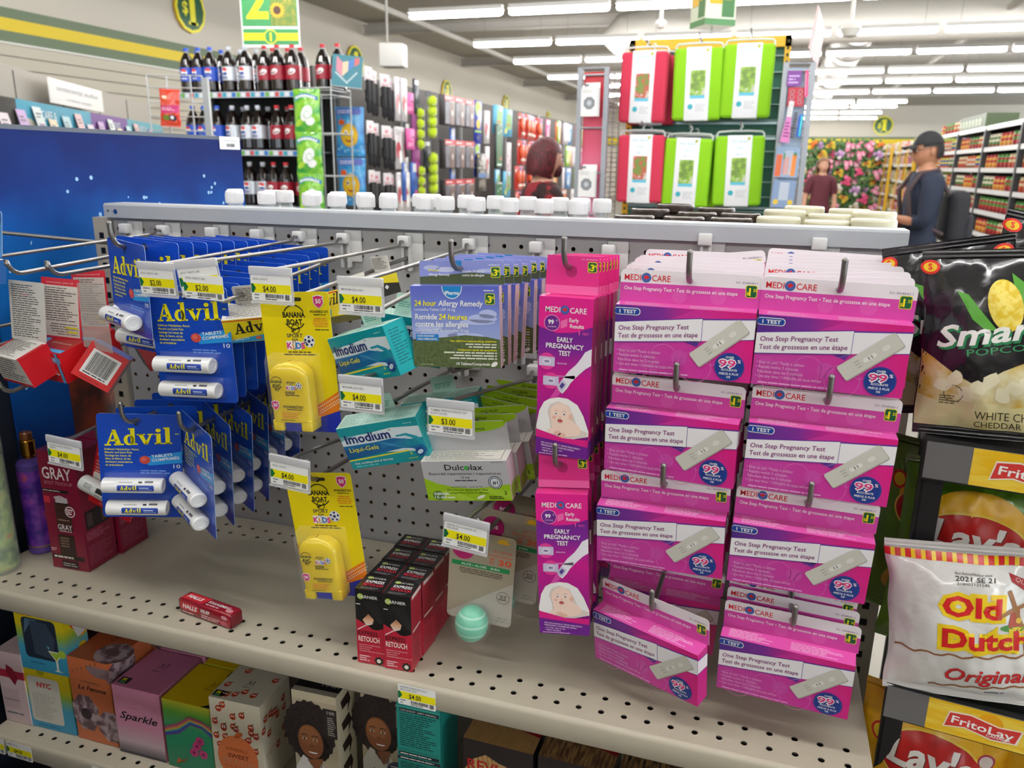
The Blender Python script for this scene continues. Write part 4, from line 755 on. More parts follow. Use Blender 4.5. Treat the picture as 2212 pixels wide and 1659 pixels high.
for r in range(4):
    for c in range(2):
        o = dup(hb, 'red and black retouch box, %s column, %s row from front' % (('left', 'right')[c], ('first', 'second', 'third', 'fourth')[r]), (.0935 + c * .0378 - r * .0015, -.316 + r * .0395, SH), (0, 0, (4 if r == 0 else R.uniform(-1, 1)))); o['group'] = 'red and black retouch boxes'
# throat drop stick
t = thing('throat_drop_pack', 'small dark red cough drop stick lying alone near front of the empty shelf', 'candy', (-.195, -.283, SH), (0, 0, -9)); b = MB(.001); dr = M('#8d1626', .25, 0, 'print', coat=.6)
b.bbox(0, 96, -11, 11, 0, 22, dr, 2.5); b.bbox(-2, 3, -10, 10, 2, 20, M('#6d0f1d', .35), 1.5); b.bbox(93, 98, -10, 10, 2, 20, M('#6d0f1d', .35), 1.5); P = front(b, 0, 0, -11)
P.rr(3, 7, 38, 19, 3, M('#c5222e', .3), 1); P.text('HALLS', 7, 9.6, 6.6, WHITE, 2, w=28, b=.06, it=.2); P.text('RELIEF', 42, 11.5, 5, WHITE, 2, w=17, b=.03, it=.2); P.greek(42, 3, 78, 9, 2, M('#e4b9bd'), 1, 2); P.greek(6, 2, 36, 5, 1, M('#e4b9bd'), 1, 3); P.disc(86, 15, 6, M('#d8919b'), 1, ry=3); P.disc(84, 6, 7, M('#c4606e'), 1, ry=3)
P = topf(b, 0, -11, 22); P.poly([(2, 3), (40, 3), (46, 19), (6, 19)], M('#c5222e', .3), 1); P.text('HALLS', 8, 8, 6.6, WHITE, 2, w=28, b=.06, it=.2); P.text('SOULAGEMENT', 46, 10, 4.6, WHITE, 2, w=40, b=.03, it=.2); P.greek(46, 4, 80, 8, 1, M('#e4b9bd'), 1, 4); P.disc(88, 8, 6, M('#d8919b'), 1, ry=4)
b.obj('wrapper', t)
# dark red root colour boxes at left
def gray_box():
    t = thing('root_colour_box', '', 'box'); b = MB(.001); W, D, H = 66, 60, 192; mr = M('#7c1330', .32, 0, 'print', coat=.15); bl = M('#241a1c', .4)
    b.box(0, W, 0, D, 0, H, mr); P = front(b, 0, 0, 0)
    P.text('GRAY', 5, 148, 19, M('#e2d6d6'), 2, w=52, b=.02); P.text('ROOT TOUCH UP', 7, 139, 5.4, M('#c77f8e'), 2, w=50); P.rect(0, 126, 48, 131, bl, 1); P.greek(2, 127, 46, 130, 1, M('#bfb4a8'), 2, 3)
    P.rr(1, 108, 12, 119, 1, M('#c2273c'), 1); P.rr(19, 62, 47, 110, 3, M('#3d221c', .4), 2); P.rr(22, 108, 44, 119, 2, M('#b9aeb4'), 2); P.line([(20, 118), (32, 121), (38, 119)], 2, M('#c9c0c4'), 3); P.greek(22, 80, 44, 84, 1, M('#8d7460'), 3); P.text('GRAY', 20, 66, 9, M('#dccfd2'), 4, w=26, b=.02); P.greek(22, 62, 45, 65, 1, M('#d8a7b2'), 4, 2)
    P.disc(46, 97, 9, M('#d9d2d0'), 3); P.disc(46, 97, 7.4, mr, 4); P.greek(40, 92, 52, 102, 3, WHITE, 5); P.rr(18, 16, 47, 58, 2, M('#33201b', .4), 2); P.greek(21, 36, 45, 54, 4, M('#7e6653'), 3, 8)
    P.greek(1, 28, 12, 34, 2, M('#d8a7b2'), 2); P.rect(2, 16, 60, 23, bl, 3); P.greek(5, 17.6, 56, 21.4, 1, M('#d8cdbf'), 4, 4, fill=.8); P.rect(18, 2, 48, 14, bl, 3); P.greek(20, 4, 46, 11, 2, M('#a79d92'), 4, 5)
    P = rightf(b, W, 0, 0); P.rect(6, 66, 52, 96, bl, 1)
    for i in range(3): P.rect(9 + i * 14, 70, 20 + i * 14, 92, M(('#4b3a38', '#2e2426', '#5a4038')[i]), 2)
    P.greek(4, 48, 54, 62, 4, M('#a8566a'), 1, 3); P.greek(4, 8, 54, 40, 9, M('#9a4a5e'), 1, 4, fill=.35); b.obj('carton', t); return t
gb = gray_box(); PROTO.append(gb)
dup(gb, 'Dark red grey-root touch up box standing on shelf under left $4.00 label', (-.468, -.251, SH), (0, 0, 3))
dup(gb, 'Dark red box standing directly behind the grey-root touch up box', (-.466, -.186, SH), (0, 0, 2))
# fragrance mist and decorative bottle
t = thing('perfume_bottle', 'tall purple patterned fragrance mist bottle with gold cap beside dark red box', 'perfume', (-.531, -.212, SH)); b = MB(.001); pv = M('#4b2a8e', .25, 0, 'printed_sleeve', c2='#7e3fae', c3='#c2506e', ns=38, nd=2, nr=(.42, .58))
b.lathe([(19, 0), (20.5, 3), (20.5, 12)], M('#8a6ad0', .12, 0, 'tinted_plastic', tr=.5), 28); b.lathe([(20.6, 12), (20.8, 14)], M('#b08a3c', .3, .6), 28); b.lathe([(20.5, 14), (20.5, 140)], pv, 28); b.lathe([(20.5, 140), (20.5, 149), (18, 154), (11, 157), (9, 158)], M('#7a62c4', .12, 0, 'tinted_plastic', tr=.5), 28); b.obj('bottle', t)
b = MB(.001); gd = M('#b98a35', .25, 1., 'gold'); b.lathe([(9, 158), (9.5, 159), (9.5, 161), (8.6, 162), (8.6, 163.5), (11, 164), (11, 186), (10, 187)], gd, 24); b.lathe([(8, 187), (9, 189), (9, 198), (7, 200), (.1, 200)], M('#7c4a2c', .25, .4), 20); b.obj('spray_cap', t, 'gold spray cap')
t = thing('glass_bottle', 'clear cylinder bottle with green leaf and flower sleeve at left edge of shelf', 'bottle', (-.538, -.283, SH)); b = MB(.001); lf = M('#3d5c22', .3, 0, 'printed_sleeve', c2='#93a850', c3='#b96a2a', ns=45, nd=4, nr=(.38, .58))
b.lathe([(25, 4), (26.5, 8), (26.5, 178), (24, 182)], lf, 28); b.lathe([(21, 182), (23, 186), (23, 186)], M('#9db36a', .3), 28); b.obj('printed_sleeve', t, 'green leafy printed sleeve')
b = MB(.001); b.lathe([(26, 0), (28, 2), (28.2, 20), (28, 228), (26, 232), (25, 228), (25, 222)], M('#e6efe4', .05, 0, 'clear_plastic', al=.22, sp=.8), 32); P = Pn(b, warp=lambda x, y, h: Vector(((28.4 + h) * math.sin(x / 28.4), -(28.4 + h) * math.cos(x / 28.4), y)), fine=3); P.rr(14, 20, 24, 34, 1.5, YEL, 2); P.rr(14.8, 20.8, 23.2, 33.2, 1, M('#1f5c34'), 3); P.text('5', 17, 23, 8, YEL, 4, b=.03); b.obj('shell', t, 'clear plastic shell')

# ---------------------------------------------------------------- red and white cartons on the far left hooks
RDC = M('#c8171f', .3, 0, 'print', coat=.3)
def pain_box(name, label, loc, rot, bord, fw=62, fh=82, back_=True, bar=False, cr=(26, 0, -14)):
    t = thing(name, label, 'box', loc, rot); f = MB(.001); pap = M('#d3d0c8' if not bord else '#d9d1c6', .4, 0, 'print', coat=.25)
    f.slab([(a - fw / 2, b - fh) for a, b in rrect(0, 0, fw, fh, 2)], 0, .5, M('#d33040', .3) if bord else pap); P = front(f, -fw / 2, -fh, 0)
    if bord: P.rect(3, 3, fw - 3, fh - 10, pap, 1); P.text('acetaminophen tablets USP', fw / 2, fh - 7, 2.4, M('#f2c9c9'), 2, al='c', w=44); P.greek(5, 24, fw - 5, fh - 12, 15, M('#4a4744'), 2, 3, fill=.35); P.greek(5, 5, fw - 5, 22, 5, M('#6a6763'), 2, 5, 'r', .35); P.rect(36, 15, 56, 17.5, M('#d8c81f'), 3); P.rect(40, 9, 56, 11.5, M('#d8c81f'), 3)
    else: P.greek(4, 4, fw - 5, fh - 4, 24, M('#4a4a4a'), 1, 7, fill=.36); P.rect(20, fh - 18, 32, fh - 17, M('#c9405a'), 2)
    f.obj('hang_flap', t, 'white printed flap')
    b = MB(.001); W, H, D = fw + 12, 44, 40; z1 = 0; x0 = -fw / 2 - 4; gr = M('#dcd8cf', .4, 0, 'print', coat=.2); sk = M('#4ba3d4', .3)
    b.box(x0, x0 + W, -D, 3, z1 - H, z1, {'f': gr if back_ else RDC, 't': gr if back_ else M('#9d141c', .3), 'r': RDC, 'l': RDC, 'b': RDC, 'k': RDC})
    P = front(b, x0, z1 - H, -D)
    if back_: P.greek(4, 6, W - 8, H - 2, 9, M('#55524e'), 1, 5, fill=.4); P.rect(0, 0, W, 4, RDC, 2)
    else: P.rect(0, 30, W, 38, sk, 1); P.poly([(W - 8, 0), (W - 3, 0), (W - 3, 44), (W - 8, 44)], sk, 2); P.text('TYLENOL', W - 10, 24, 13, M('#ece2d2'), 3, w=54, b=.03, it=-.2, rot=math.pi); P.text('EXTRA STRENGTH', W - 8, 36.5, 3.4, WHITE, 3, w=40, rot=math.pi)
    P = topf(b, x0, -D, z1)
    if back_: P.greek(5, 4, W - 8, D - 2, 12, M('#55524e'), 1, 6, fill=.4); P.poly([(0, 0), (4, 0), (4, D), (0, D)], RDC, 2); P.rect(W - 5, 0, W, D, RDC, 2)
    else: P.poly([(0, 24), (22, 24), (16, 40), (0, 40)], sk, 1); P.text('RAPID RELEASE', W - 8, 30, 3.6, M('#d8b9b0'), 2, w=36, rot=math.pi); P.rect(0, 4, W, 12, sk, 1)
    if bar: P = rightf(b, x0 + W, -D, z1 - H); P.rect(8, 6, 40, 38, WHITE, 1); P.bars(11, 11, 37, 36, INK, 2, 4); P.greek(11, 7.5, 37, 10, 1, INK, 2)
    o = b.obj('carton', t, loc=(0, -.001, -fh * .001)); o.rotation_euler = [math.radians(a) for a in cr]; return t
pain_box('pain_tablet_box', 'red carton with tall white fine print flap, nearest of the left edge', (-.400, -.284, -.046), (-4, 2, 2), False, 58, 80)
pain_box('pain_tablet_box', 'red carton with red bordered beige flap, glare on flap, second from left', (-.383, -.245, -.046), (-4, 2, 4), True, 62, 84, False, cr=(18, 0, -10))
pain_box('pain_tablet_box', 'red carton with red bordered flap half behind the leftmost blue tablet card', (-.390, -.190, -.042), (-4, -3, 0), True, 62, 84, False, cr=(18, 0, -6))
# red carton end with a barcode, tipped on its corner
t = thing('pain_tablet_box', 'red carton tipped on its corner showing a white barcode on its end', 'box', (-.306, -.270, -.046), (0, 0, 0)); f = MB(.001); f.slab([(-24, -86), (24, -92), (22, 0), (-22, 0)], 0, .5, M('#c9c5bd', .25, 0, 'print', al=.35)); f.obj('hang_flap', t)
b = MB(.001); b.box(-26, 26, -2, 62, -26, 26, {'*': RDC, 't': M('#5f74c4', .3)}); P = front(b, -26, -26, -2); P.rect(7, 8, 46, 44, M('#e6e4e0'), 1); P.bars(11, 13, 42, 41, INK, 2, 4); P.greek(10, 9, 43, 12, 1, INK, 2); P.greek(10, 2, 40, 5, 1, M('#8f1016'), 1); o = b.obj('carton', t, loc=(0, 0, -.112)); o.rotation_mode = 'YXZ'; o.rotation_euler = (math.radians(-10), math.radians(36), math.radians(38))
pain_box('pain_tablet_box', 'red carton with white print low behind the barcode end', (-.335, -.12, -.075), (-4, 0, -25), False, 58, 62)
# blue carton at the very left edge
t = thing('blue_medicine_box', 'blue carton with white print flap cut off by left edge of photo', 'box', (-.428, -.298, .046), (-4, 6, 4)); f = MB(.001); f.slab([(a - 46, b - 58) for a, b in rrect(0, 0, 66, 60, 4)], 0, .5, M('#dcdedf', .35)); P = front(f, -46, -58, 0); P.poly(rrect(0, 44, 66, 60, 4), M('#2a6cb8', .3), 1); P.rect(62, 0, 66, 50, M('#4a86c4'), 1); dollar(P, 54, 46, .75); P.greek(6, 4, 58, 40, 9, M('#6a6f74'), 1, 3, fill=.35); f.obj('hang_flap', t)
b = MB(.001); b.box(-46, 24, -34, 2, -92, -60, {'*': M('#2a66ae', .3), 't': M('#d8d8d4', .4), 'f': M('#d8d8d4', .4)}); P = topf(b, -46, -34, -60); P.greek(6, 4, 64, 30, 8, GREYINK, 1, 4, fill=.35); o = b.obj('carton', t)
# red card with a white tube, hanging askew
t = thing('pain_tablet_card', 'red tablet card with white tube hanging askew beside lower left blue card', 'medicine card', (-.296, -.262, -.268), (-4, 16, -4)); c = MB(.001); c.slab([(a - 40, b - 112) for a, b in rrect(0, 0, 80, 120, 3)], 0, .6, M('#b8141d', .3, 0, 'print', coat=.2), M('#d8b0a8')); P = front(c, -40, -112, 0); P.rect(0, 104, 80, 112, M('#d83a34'), 1); P.rect(10, 105, 70, 110, M('#e7d4cc'), 2); P.text('TYLENOL', 4, 84, 13, M('#e7dcc8'), 2, w=72, b=.03); P.text('Extra Strength', 4, 76, 5, M('#e3b8b0'), 2, w=44, it=.2); P.greek(4, 50, 70, 70, 4, M('#d98f8a'), 1, 3); P.rr(2, 10, 78, 50, 4, M('#cfc9c0', .35), 2); P.text('TYLENOL', 20, 3, 3.6, M('#e3b8b0'), 2, w=24); c.obj('card', t)
v = MB(.001); Wv = M('#d9dcd6', .3, 0, 'plastic', coat=.4); v.lathe([(7, 0), (11, 1.2), (11.5, 3), (11.5, 60), (9, 64)], Wv, 24, (-42, -12, -78), 'x'); P = Pn(v, warp=lambda a, q, h: Vector((-42 + a, -12 - (11.5 + h) * math.cos(q / 11.5), -78 + (11.5 + h) * math.sin(q / 11.5))), fine=2.5); P.rect(34, 2, 54, 9, INK, 1); P.greek(12, 1, 30, 9, 4, GREYINK, 1, 3); P.greek(34, -5, 50, 0, 2, GREYINK, 1, 5); v.obj('tube', t, 'white tablet tube')

# ---------------------------------------------------------------- bottles and jars beyond the top rail
pos = [(-.375, .14), (-.325, .07), (-.298, .14), (-.262, .07), (-.272, .14), (-.216, .14), (-.178, .07), (-.168, .14), (-.131, .07), (-.118, .14), (-.078, .07), (-.039, .07), (-.073, .14), (-.014, .14), (.024, .07), (.007, .14), (.058, .07), (.066, .14), (.109, .07), (.116, .14), (.162, .07), (.170, .14), (.216, .07), (.222, .14), (.268, .07), (.256, .14), (.291, .13)]
def cap_bottle():
    t = thing('capped_bottle', '', 'bottle'); b = MB(.001); cl = M('#eef2f2', .05, 0, 'clear_plastic', al=.3, sp=.8)
    b.lathe([(19, 0), (20.5, 3), (20.5, 118), (18, 128), (13, 136), (12, 138), (12, 146)], cl, 24); b.lathe([(18, 2), (18.5, 100), (.1, 100)], M('#dfe6e6', .1, 0, 'clear_liquid', al=.25), 20, cap=False); b.lathe([(20.8, 22), (20.8, 96)], M('#8fb4cf', .4), 24, cap=False); b.obj('bottle', t)
    c = MB(.001); pr = [(14.2, 144), (14.4, 146), (14.2, 160), (13.6, 163), (12, 164.2), (.1, 164.4)]; c.lathe(pr, M('#e9e7e8', .4, 0, 'plastic'), 32); 
    for q in range(32): a = q * math.tau / 32; c.box(14.2 * math.cos(a) - .35, 14.2 * math.cos(a) + .35, 14.2 * math.sin(a) - .35, 14.2 * math.sin(a) + .35, 146, 159, M('#e9e7e8', .4, 0, 'plastic'))
    c.obj('cap', t, 'white screw cap'); return t
cb = cap_bottle(); PROTO.append(cb)
struct(MB().box(-.521, .70, .037, .36, -.115, -.1005, SHELL).obj('trim_20')); 
for i, (x, y) in enumerate(pos): o = dup(cb, 'clear bottle with white cap behind the top rail, %s from the left' % (ORD[i] if 0 < i < 20 else 'leftmost' if i == 0 else 'number %d' % (i + 1)), (x, y, -.0998)); o['group'] = 'white capped bottles behind the top rail'
def jar(col, lid):
    t = thing('jar', '', 'jar'); b = MB(.001); b.lathe([(26, 0), (28, 3), (28, 112), (25, 118)], M(col, .25, 0, 'glass'), 28); b.lathe([(28.3, 20), (28.3, 90)], M('#d8d2c0', .4), 28, cap=False); b.obj('jar_body', t)
    c = MB(.001); c.lathe([(27.5, 118), (29, 119), (29, 127), (28, 129.5), (26, 130), (25, 128.8), (.1, 128.8)], lid, 32); c.obj('lid', t); return t
dj = jar('#2a211c', M('#3a2f29', .3, .3, 'lid')); lj = jar('#cfc9a8', M('#d9d4b8', .35, .1, 'lid')); PROTO += [dj, lj]
def jars(pr, xs, word, grp, base):
    for i, (x, y, lv) in enumerate(xs): o = dup(pr, '%s jar lid showing above top rail, %s from the left of its kind' % (word, ORD[i] if i else 'first'), (x, y, base + lv * .010)); o['group'] = grp
jars(dj, [(.350, .075, -.1), (.362, .15, .5), (.392, .21, 1), (.420, .08, -.1), (.432, .15, .2), (.485, .085, -.1), (.495, .155, .2), (.455, .22, .6)], 'dark', 'dark lidded jars', -.084)
jars(lj, [(.548, .075, .3), (.556, .15, .9), (.585, .22, 1.2), (.610, .075, 0), (.617, .145, .5), (.648, .21, 1.0), (.668, .075, .4), (.676, .15, 1)], 'cream', 'cream lidded jars', -.084)
struct(MB().box(.30, .715, .037, .36, -.098, -.085, SHELL).obj('trim_21'))
# ================================================================ drinks cooler side at left
t = thing('drinks_cooler', 'dark blue drinks cooler with blue bubble poster on its side at far left', 'cooler', (-.582, 0, -1.34)); b = MB(); b.box(-.75, -.004, -1.2, .452, .0, 1.34 + .155, M('#141c2c', .4)); b.box(-.75, 0, -1.2, .452, 1.495, 1.502, M('#4f5560', .4)); b.obj('cabinet', t)
b = MB(); PB = bpy.data.materials.new('bubble_poster'); PB.use_nodes = True; nt = PB.node_tree; bs = nt.nodes['Principled BSDF']; bs.inputs['Roughness'].default_value = .6; bs.inputs['Specular IOR Level'].default_value = .15
tc = nt.nodes.new('ShaderNodeTexCoord'); sp = nt.nodes.new('ShaderNodeSeparateXYZ'); mr = nt.nodes.new('ShaderNodeMapRange'); rp = nt.nodes.new('ShaderNodeValToRGB'); nz = nt.nodes.new('ShaderNodeTexNoise'); nz.inputs['Scale'].default_value = 9; ad = nt.nodes.new('ShaderNodeMath'); ad.operation = 'MULTIPLY_ADD'; ad.inputs[1].default_value = .12
vo = nt.nodes.new('ShaderNodeTexVoronoi'); vo.inputs['Scale'].default_value = 42; lt = nt.nodes.new('ShaderNodeMath'); lt.operation = 'LESS_THAN'; lt.inputs[1].default_value = .15; n2 = nt.nodes.new('ShaderNodeTexNoise'); n2.inputs['Scale'].default_value = 7; gt = nt.nodes.new('ShaderNodeMath'); gt.operation = 'GREATER_THAN'; gt.inputs[1].default_value = .50; mu = nt.nodes.new('ShaderNodeMath'); mu.operation = 'MULTIPLY'; zr = nt.nodes.new('ShaderNodeMath'); zr.operation = 'LESS_THAN'; zr.inputs[1].default_value = .085 + 1.34; m3 = nt.nodes.new('ShaderNodeMath'); m3.operation = 'MULTIPLY'; mx = nt.nodes.new('ShaderNodeMix'); mx.data_type = 'RGBA'
L = nt.links.new; L(tc.outputs['Object'], sp.inputs[0]); L(tc.outputs['Object'], nz.inputs['Vector']); L(nz.outputs[0], ad.inputs[0]); L(sp.outputs[2], ad.inputs[2]); L(ad.outputs[0], mr.inputs['Value']); mr.inputs['From Min'].default_value = 1.34 - .30; mr.inputs['From Max'].default_value = 1.34 + .20; L(mr.outputs[0], rp.inputs[0])
e = rp.color_ramp.elements; e[0].color = (*lin('#08307a'), 1); e[1].color = (*lin('#0d2262'), 1); x = e.new(.58); x.color = (*lin('#0b66b4'), 1); x = e.new(.70); x.color = (*lin('#0a55a6'), 1); x = e.new(.86); x.color = (*lin('#0b3078'), 1)
L(tc.outputs['Object'], vo.inputs['Vector']); L(vo.outputs[0], lt.inputs[0]); L(tc.outputs['Object'], n2.inputs['Vector']); L(n2.outputs[0], gt.inputs[0]); L(lt.outputs[0], mu.inputs[0]); L(gt.outputs[0], mu.inputs[1]); L(sp.outputs[2], zr.inputs[0]); L(mu.outputs[0], m3.inputs[0]); L(zr.outputs[0], m3.inputs[1])
L(m3.outputs[0], mx.inputs[0]); L(rp.outputs[0], mx.inputs[6]); mx.inputs[7].default_value = (*lin('#9cc4e6'), 1); L(mx.outputs[2], bs.inputs['Base Color'])
b.box(-.004, 0, -.183, .452, .55, 1.495, PB); b.obj('side_poster', t, 'blue poster with bubbles')
b = MB(); b.box(-.003, .0012, -.075, .10, .72, 1.12, M('#3a1410', .4, 0, 'food_print', c2='#7a2a14', c3='#b8781e', ns=16, nd=4, nr=(.45, .62))); b.obj('food_print', t, 'dark red food picture')
b = MB(.001); P = Pn(b, (1.2, 378, 1340 + 136), (0, 1, 0), (0, 0, 1)); P.rr(0, 0, 68, 26, 2, WHITE, 1); P.rect(14, 17, 56, 18, GREYINK, 2); P.bars(22, 5, 50, 12, INK, 2, 3); b.obj('shelf_tag', t, 'white barcode tag')

# ================================================================ snack rack at right
RK = (.706, -.252); RA = math.radians(-8.2)
def rk(x, y, z=0): return (RK[0] + x * math.cos(RA) - y * math.sin(RA), RK[1] + x * math.sin(RA) + y * math.cos(RA), z)
rack = thing('snack_rack', 'black wire snack rack with yellow logo strips on its shelf fronts', 'snack rack', (RK[0], RK[1], -1.34), (0, 0, -8.2)); BKM = M('#17171a', .45)
def strip(z, grab):
    b = MB(.001); z = up(z) * 1000; ch = M('#6d6d70', .35, .5, 'brushed'); b.box(0, 560, -2, 3, z - 43, z, BKM); b.box(0, 560, 0, 215, z - 6, z - 3, BKM); b.box(1.5, 560, -3.5, -2, z - 41, z - 3, M('#8a8a8d', .3, .6, 'brushed')); P = front(b, 0, z - 43, -3.6)
    P.rect(42, 2, 560, 40, M('#e8b91a', .3, 0, 'yellow_print', c2='#efcf4a', ns=20, st=(1, 1, 6)), 1); x = 58
    def logo(x): P.disc(x + 42, 26, 12, M('#e8a512'), 2); P.band([(x, 10), (x + 20, 14), (x + 45, 8), (x + 68, 10)], [(x + 4, 30), (x + 24, 32), (x + 50, 26), (x + 72, 28)], M('#f2ead8'), 3); P.band([(x + 1.5, 11.5), (x + 20, 15.4), (x + 45, 9.6), (x + 66, 11.4)], [(x + 5, 28.4), (x + 24, 30.4), (x + 50, 24.6), (x + 70, 26.6)], M('#cf3a36', .3), 4); P.text('FritoLay', x + 7, 17.4, 9, WHITE, 5, w=57, b=.025, rot=-.06); P.text('CANADA', x + 40, 11.6, 3, WHITE, 5, w=22, b=.02)
    logo(x)
    if grab: P.text('GRAB', 150, 11, 16, M('#f4efe0'), 3, w=50, b=.04)
    P.text('SNACK' if grab else '', 216, 11, 16, M('#f4efe0'), 3, b=.04) if grab else None
    return b.obj('shelf', rack)
strip(-.143, False); strip(-.424, True); strip(-.72, False)
b = MB(); [b.box(x, x + .022, y, y + .03, 0, up(-.02), BKM) for x in (.002, .56) for y in (.03, .185)]; b.box(.002, .58, .215, .222, 0, up(-.02), BKM); b.box(.003, .006, .03, .215, .1, up(-.03), BKM); b.obj('frame', rack)
def bagsurf(w, h, d, sd, lean=0):
    def s(x, y, lift=0.):
        u, v = min(1, max(0, x / w)), min(1, max(0, y / h)); sv = max(0, math.sin(math.pi * (.02 + .96 * v))) ** .55; su = max(0, math.sin(math.pi * u)) ** .62
        wr = noise.noise(Vector((x * .035, y * .022, sd))) * 7 * min(1, 6 * sv * su) + noise.noise(Vector((x * .09 + 3, y * .05, sd))) * 3.2 * (.35 + .65 * min(1, 4 * su))
        pinch = 1 - .07 * math.sin(math.pi * v); X = (x - w / 2) * pinch + noise.noise(Vector((y * .03, sd, 1))) * 3 * (1 - su)
        return Vector((X, -(d * su * sv + wr * .55) - lift, y))
    return s
def bag(name, label, w, h, d, sd, mats, deco, loc, rot, foil=None, seam=9, group=None):
    """snack bag: front surface with printed regions, back surface, crimped end seams"""
    t = thing(name, label, 'snack bag', loc, rot, group); b = MB(.001); s = bagsurf(w, h, d, sd); nu, nv = 44, 56
    b.grid(lambda u, v: s(u * w, v * h), nu, nv, mats)
    b.grid(lambda u, v: (lambda p: (p.x, 6 + d * .55 * (math.sin(math.pi * u) * math.sin(math.pi * v)) ** .6 if 0 < u < 1 and 0 < v < 1 else .0 + p.y * 0 + -0.2, p.z))(s(u * w, v * h)), 20, 24, foil or mats(0.5, .9))
    P = Pn(b, warp=lambda x, y, l: s(x, y, l), fine=5, lift=.16); deco(P, w, h); b.obj('bag', t)
    m = mats(.5, .99)
    for z0, z1 in ((h - 1, h + seam), (-seam, 1)):
      c = MB(.001); c.grid(lambda u, v: (s(u * w, h if z0 > 0 else 0).x, s(u * w, h if z0 > 0 else 0).y * .3 + 1.2 * math.sin(v * 5 * math.pi) * .4, z0 + (z1 - z0) * v), 30, 8, m)
      c.obj('seam', t)
    return t
def foilm(c, **k): return M(c, k.pop('r', .22), 0, 'film', coat=.7, cr=.1, bump=.55, bs=28, bd=.006, **k)
BLK = foilm('#15151a'); CRM = foilm('#d8cf9c', c2='#cdb96a', ns=14, nr=(.52, .66)); POP = foilm('#e0d8ae', c2='#c9a63c', c3='#efe9d2', ns=32, nr=(.40, .60))
def popm(u, v): return BLK
def popd(P, w, h):
    P.poly([(1, 1), (w - 1, 1), (w - 1, .46 * h), (.80 * w, .43 * h), (.62 * w, .37 * h), (.50 * w, .31 * h), (.42 * w, .29 * h), (.28 * w, .34 * h), (.12 * w, .42 * h), (1, .47 * h)], POP, 1); P.poly([(1, 1), (w - 1, 1), (w - 1, .19 * h), (.7 * w, .15 * h), (.4 * w, .20 * h), (.2 * w, .16 * h), (1, .20 * h)], CRM, 1.6)
    gl, dg = M('#4f9a2c', .35), M('#2c6b26', .35); c = M('#e2c22c', .4, 0, 'corn_print', c2='#f0dc6a', ns=190, nd=1)
    P.poly([(.26 * w, .82 * h), (.34 * w, .80 * h), (.47 * w, .68 * h), (.56 * w, .60 * h), (.48 * w, .60 * h), (.38 * w, .66 * h)], gl, 2); P.poly([(.62 * w, .92 * h), (.72 * w, .86 * h), (.73 * w, .72 * h), (.66 * w, .80 * h)], gl, 2); P.poly([(.80 * w, .72 * h), (.88 * w, .68 * h), (.90 * w, .60 * h), (.70 * w, .60 * h)], dg, 2)
    P.disc(.60 * w, .74 * h, .115 * w, c, 3, ry=.15 * h, rot=.30, n=28)
    for q, m, o in ((3, M('#1f7a4a', .35), 1.6), (4, M('#e9e8e4', .35), 0)): P.text('Smart', .13 * w + o, .49 * h - o * 1.3, .125 * h, m, q + 1, w=.80 * w, b=.035 if q == 4 else .05, it=.25, rot=.14)
    P.text('POPCORN', .36 * w, .45 * h, .040 * h, M('#2c8a55'), 4, w=.58 * w, rot=.13); P.text('WHITE CHEDDAR', .44 * w, .075 * h, .052 * h, M('#3a3728'), 3, w=.62 * w, rot=-.02); P.text('CHEDDAR BLANC', .44 * w, .02 * h, .04 * h, M('#3a3728'), 3, w=.56 * w)
    P.ring(.28 * w, .22 * h, 9, 8.2, M('#4a4636'), 3); P.greek(.18 * w, .15 * h, .34 * w, .21 * h, 4, M('#6a6448'), 3, 4)
    for x in (.06, .92): P.disc(x * w, .955 * h, 9, M('#d8281f'), 3, ry=7); P.disc(x * w, .955 * h, 6.4, M('#e9c01c'), 4, ry=4.6); P.text('S', x * w, .94 * h, 6, M('#d8281f'), 5, al='c', b=.06)
    for i in range(9): P.disc(w * (.2 + .085 * i), h * (.27 + .05 * math.sin(i * 2.1)), 8, M('#e6dfbe', .35), 3, ry=6, n=9, zig=.2, rot=i)
for i, (x, y, z, r, l) in enumerate(((.048, .018, -.132, (-4, -5, -6), 'black and cream popcorn bag standing at front of upper snack shelf'), (.185, .012, -.132, (-3, 0, 6), 'popcorn bag to the right of the front one, mostly outside photo'), (.030, .085, -.128, (2, -12, -14), 'popcorn bag behind the front one, leaning left'), (.075, .145, -.108, (-2, 12, 8), 'popcorn bag at back whose black top leans over the rail'), (.20, .11, -.115, (-4, 3, 0), 'popcorn bag at back right of upper snack shelf'))):
    bag('popcorn_bag', l, 124, 166, 28, i * 3.1 + .5, popm, popd, rk(x, y, z), (r[0], r[1], -8.2 + r[2]), BLK, group=None)
LG = foilm('#5d8a1e', c2='#4a7a16', ns=8); LY = foilm('#e0a818')
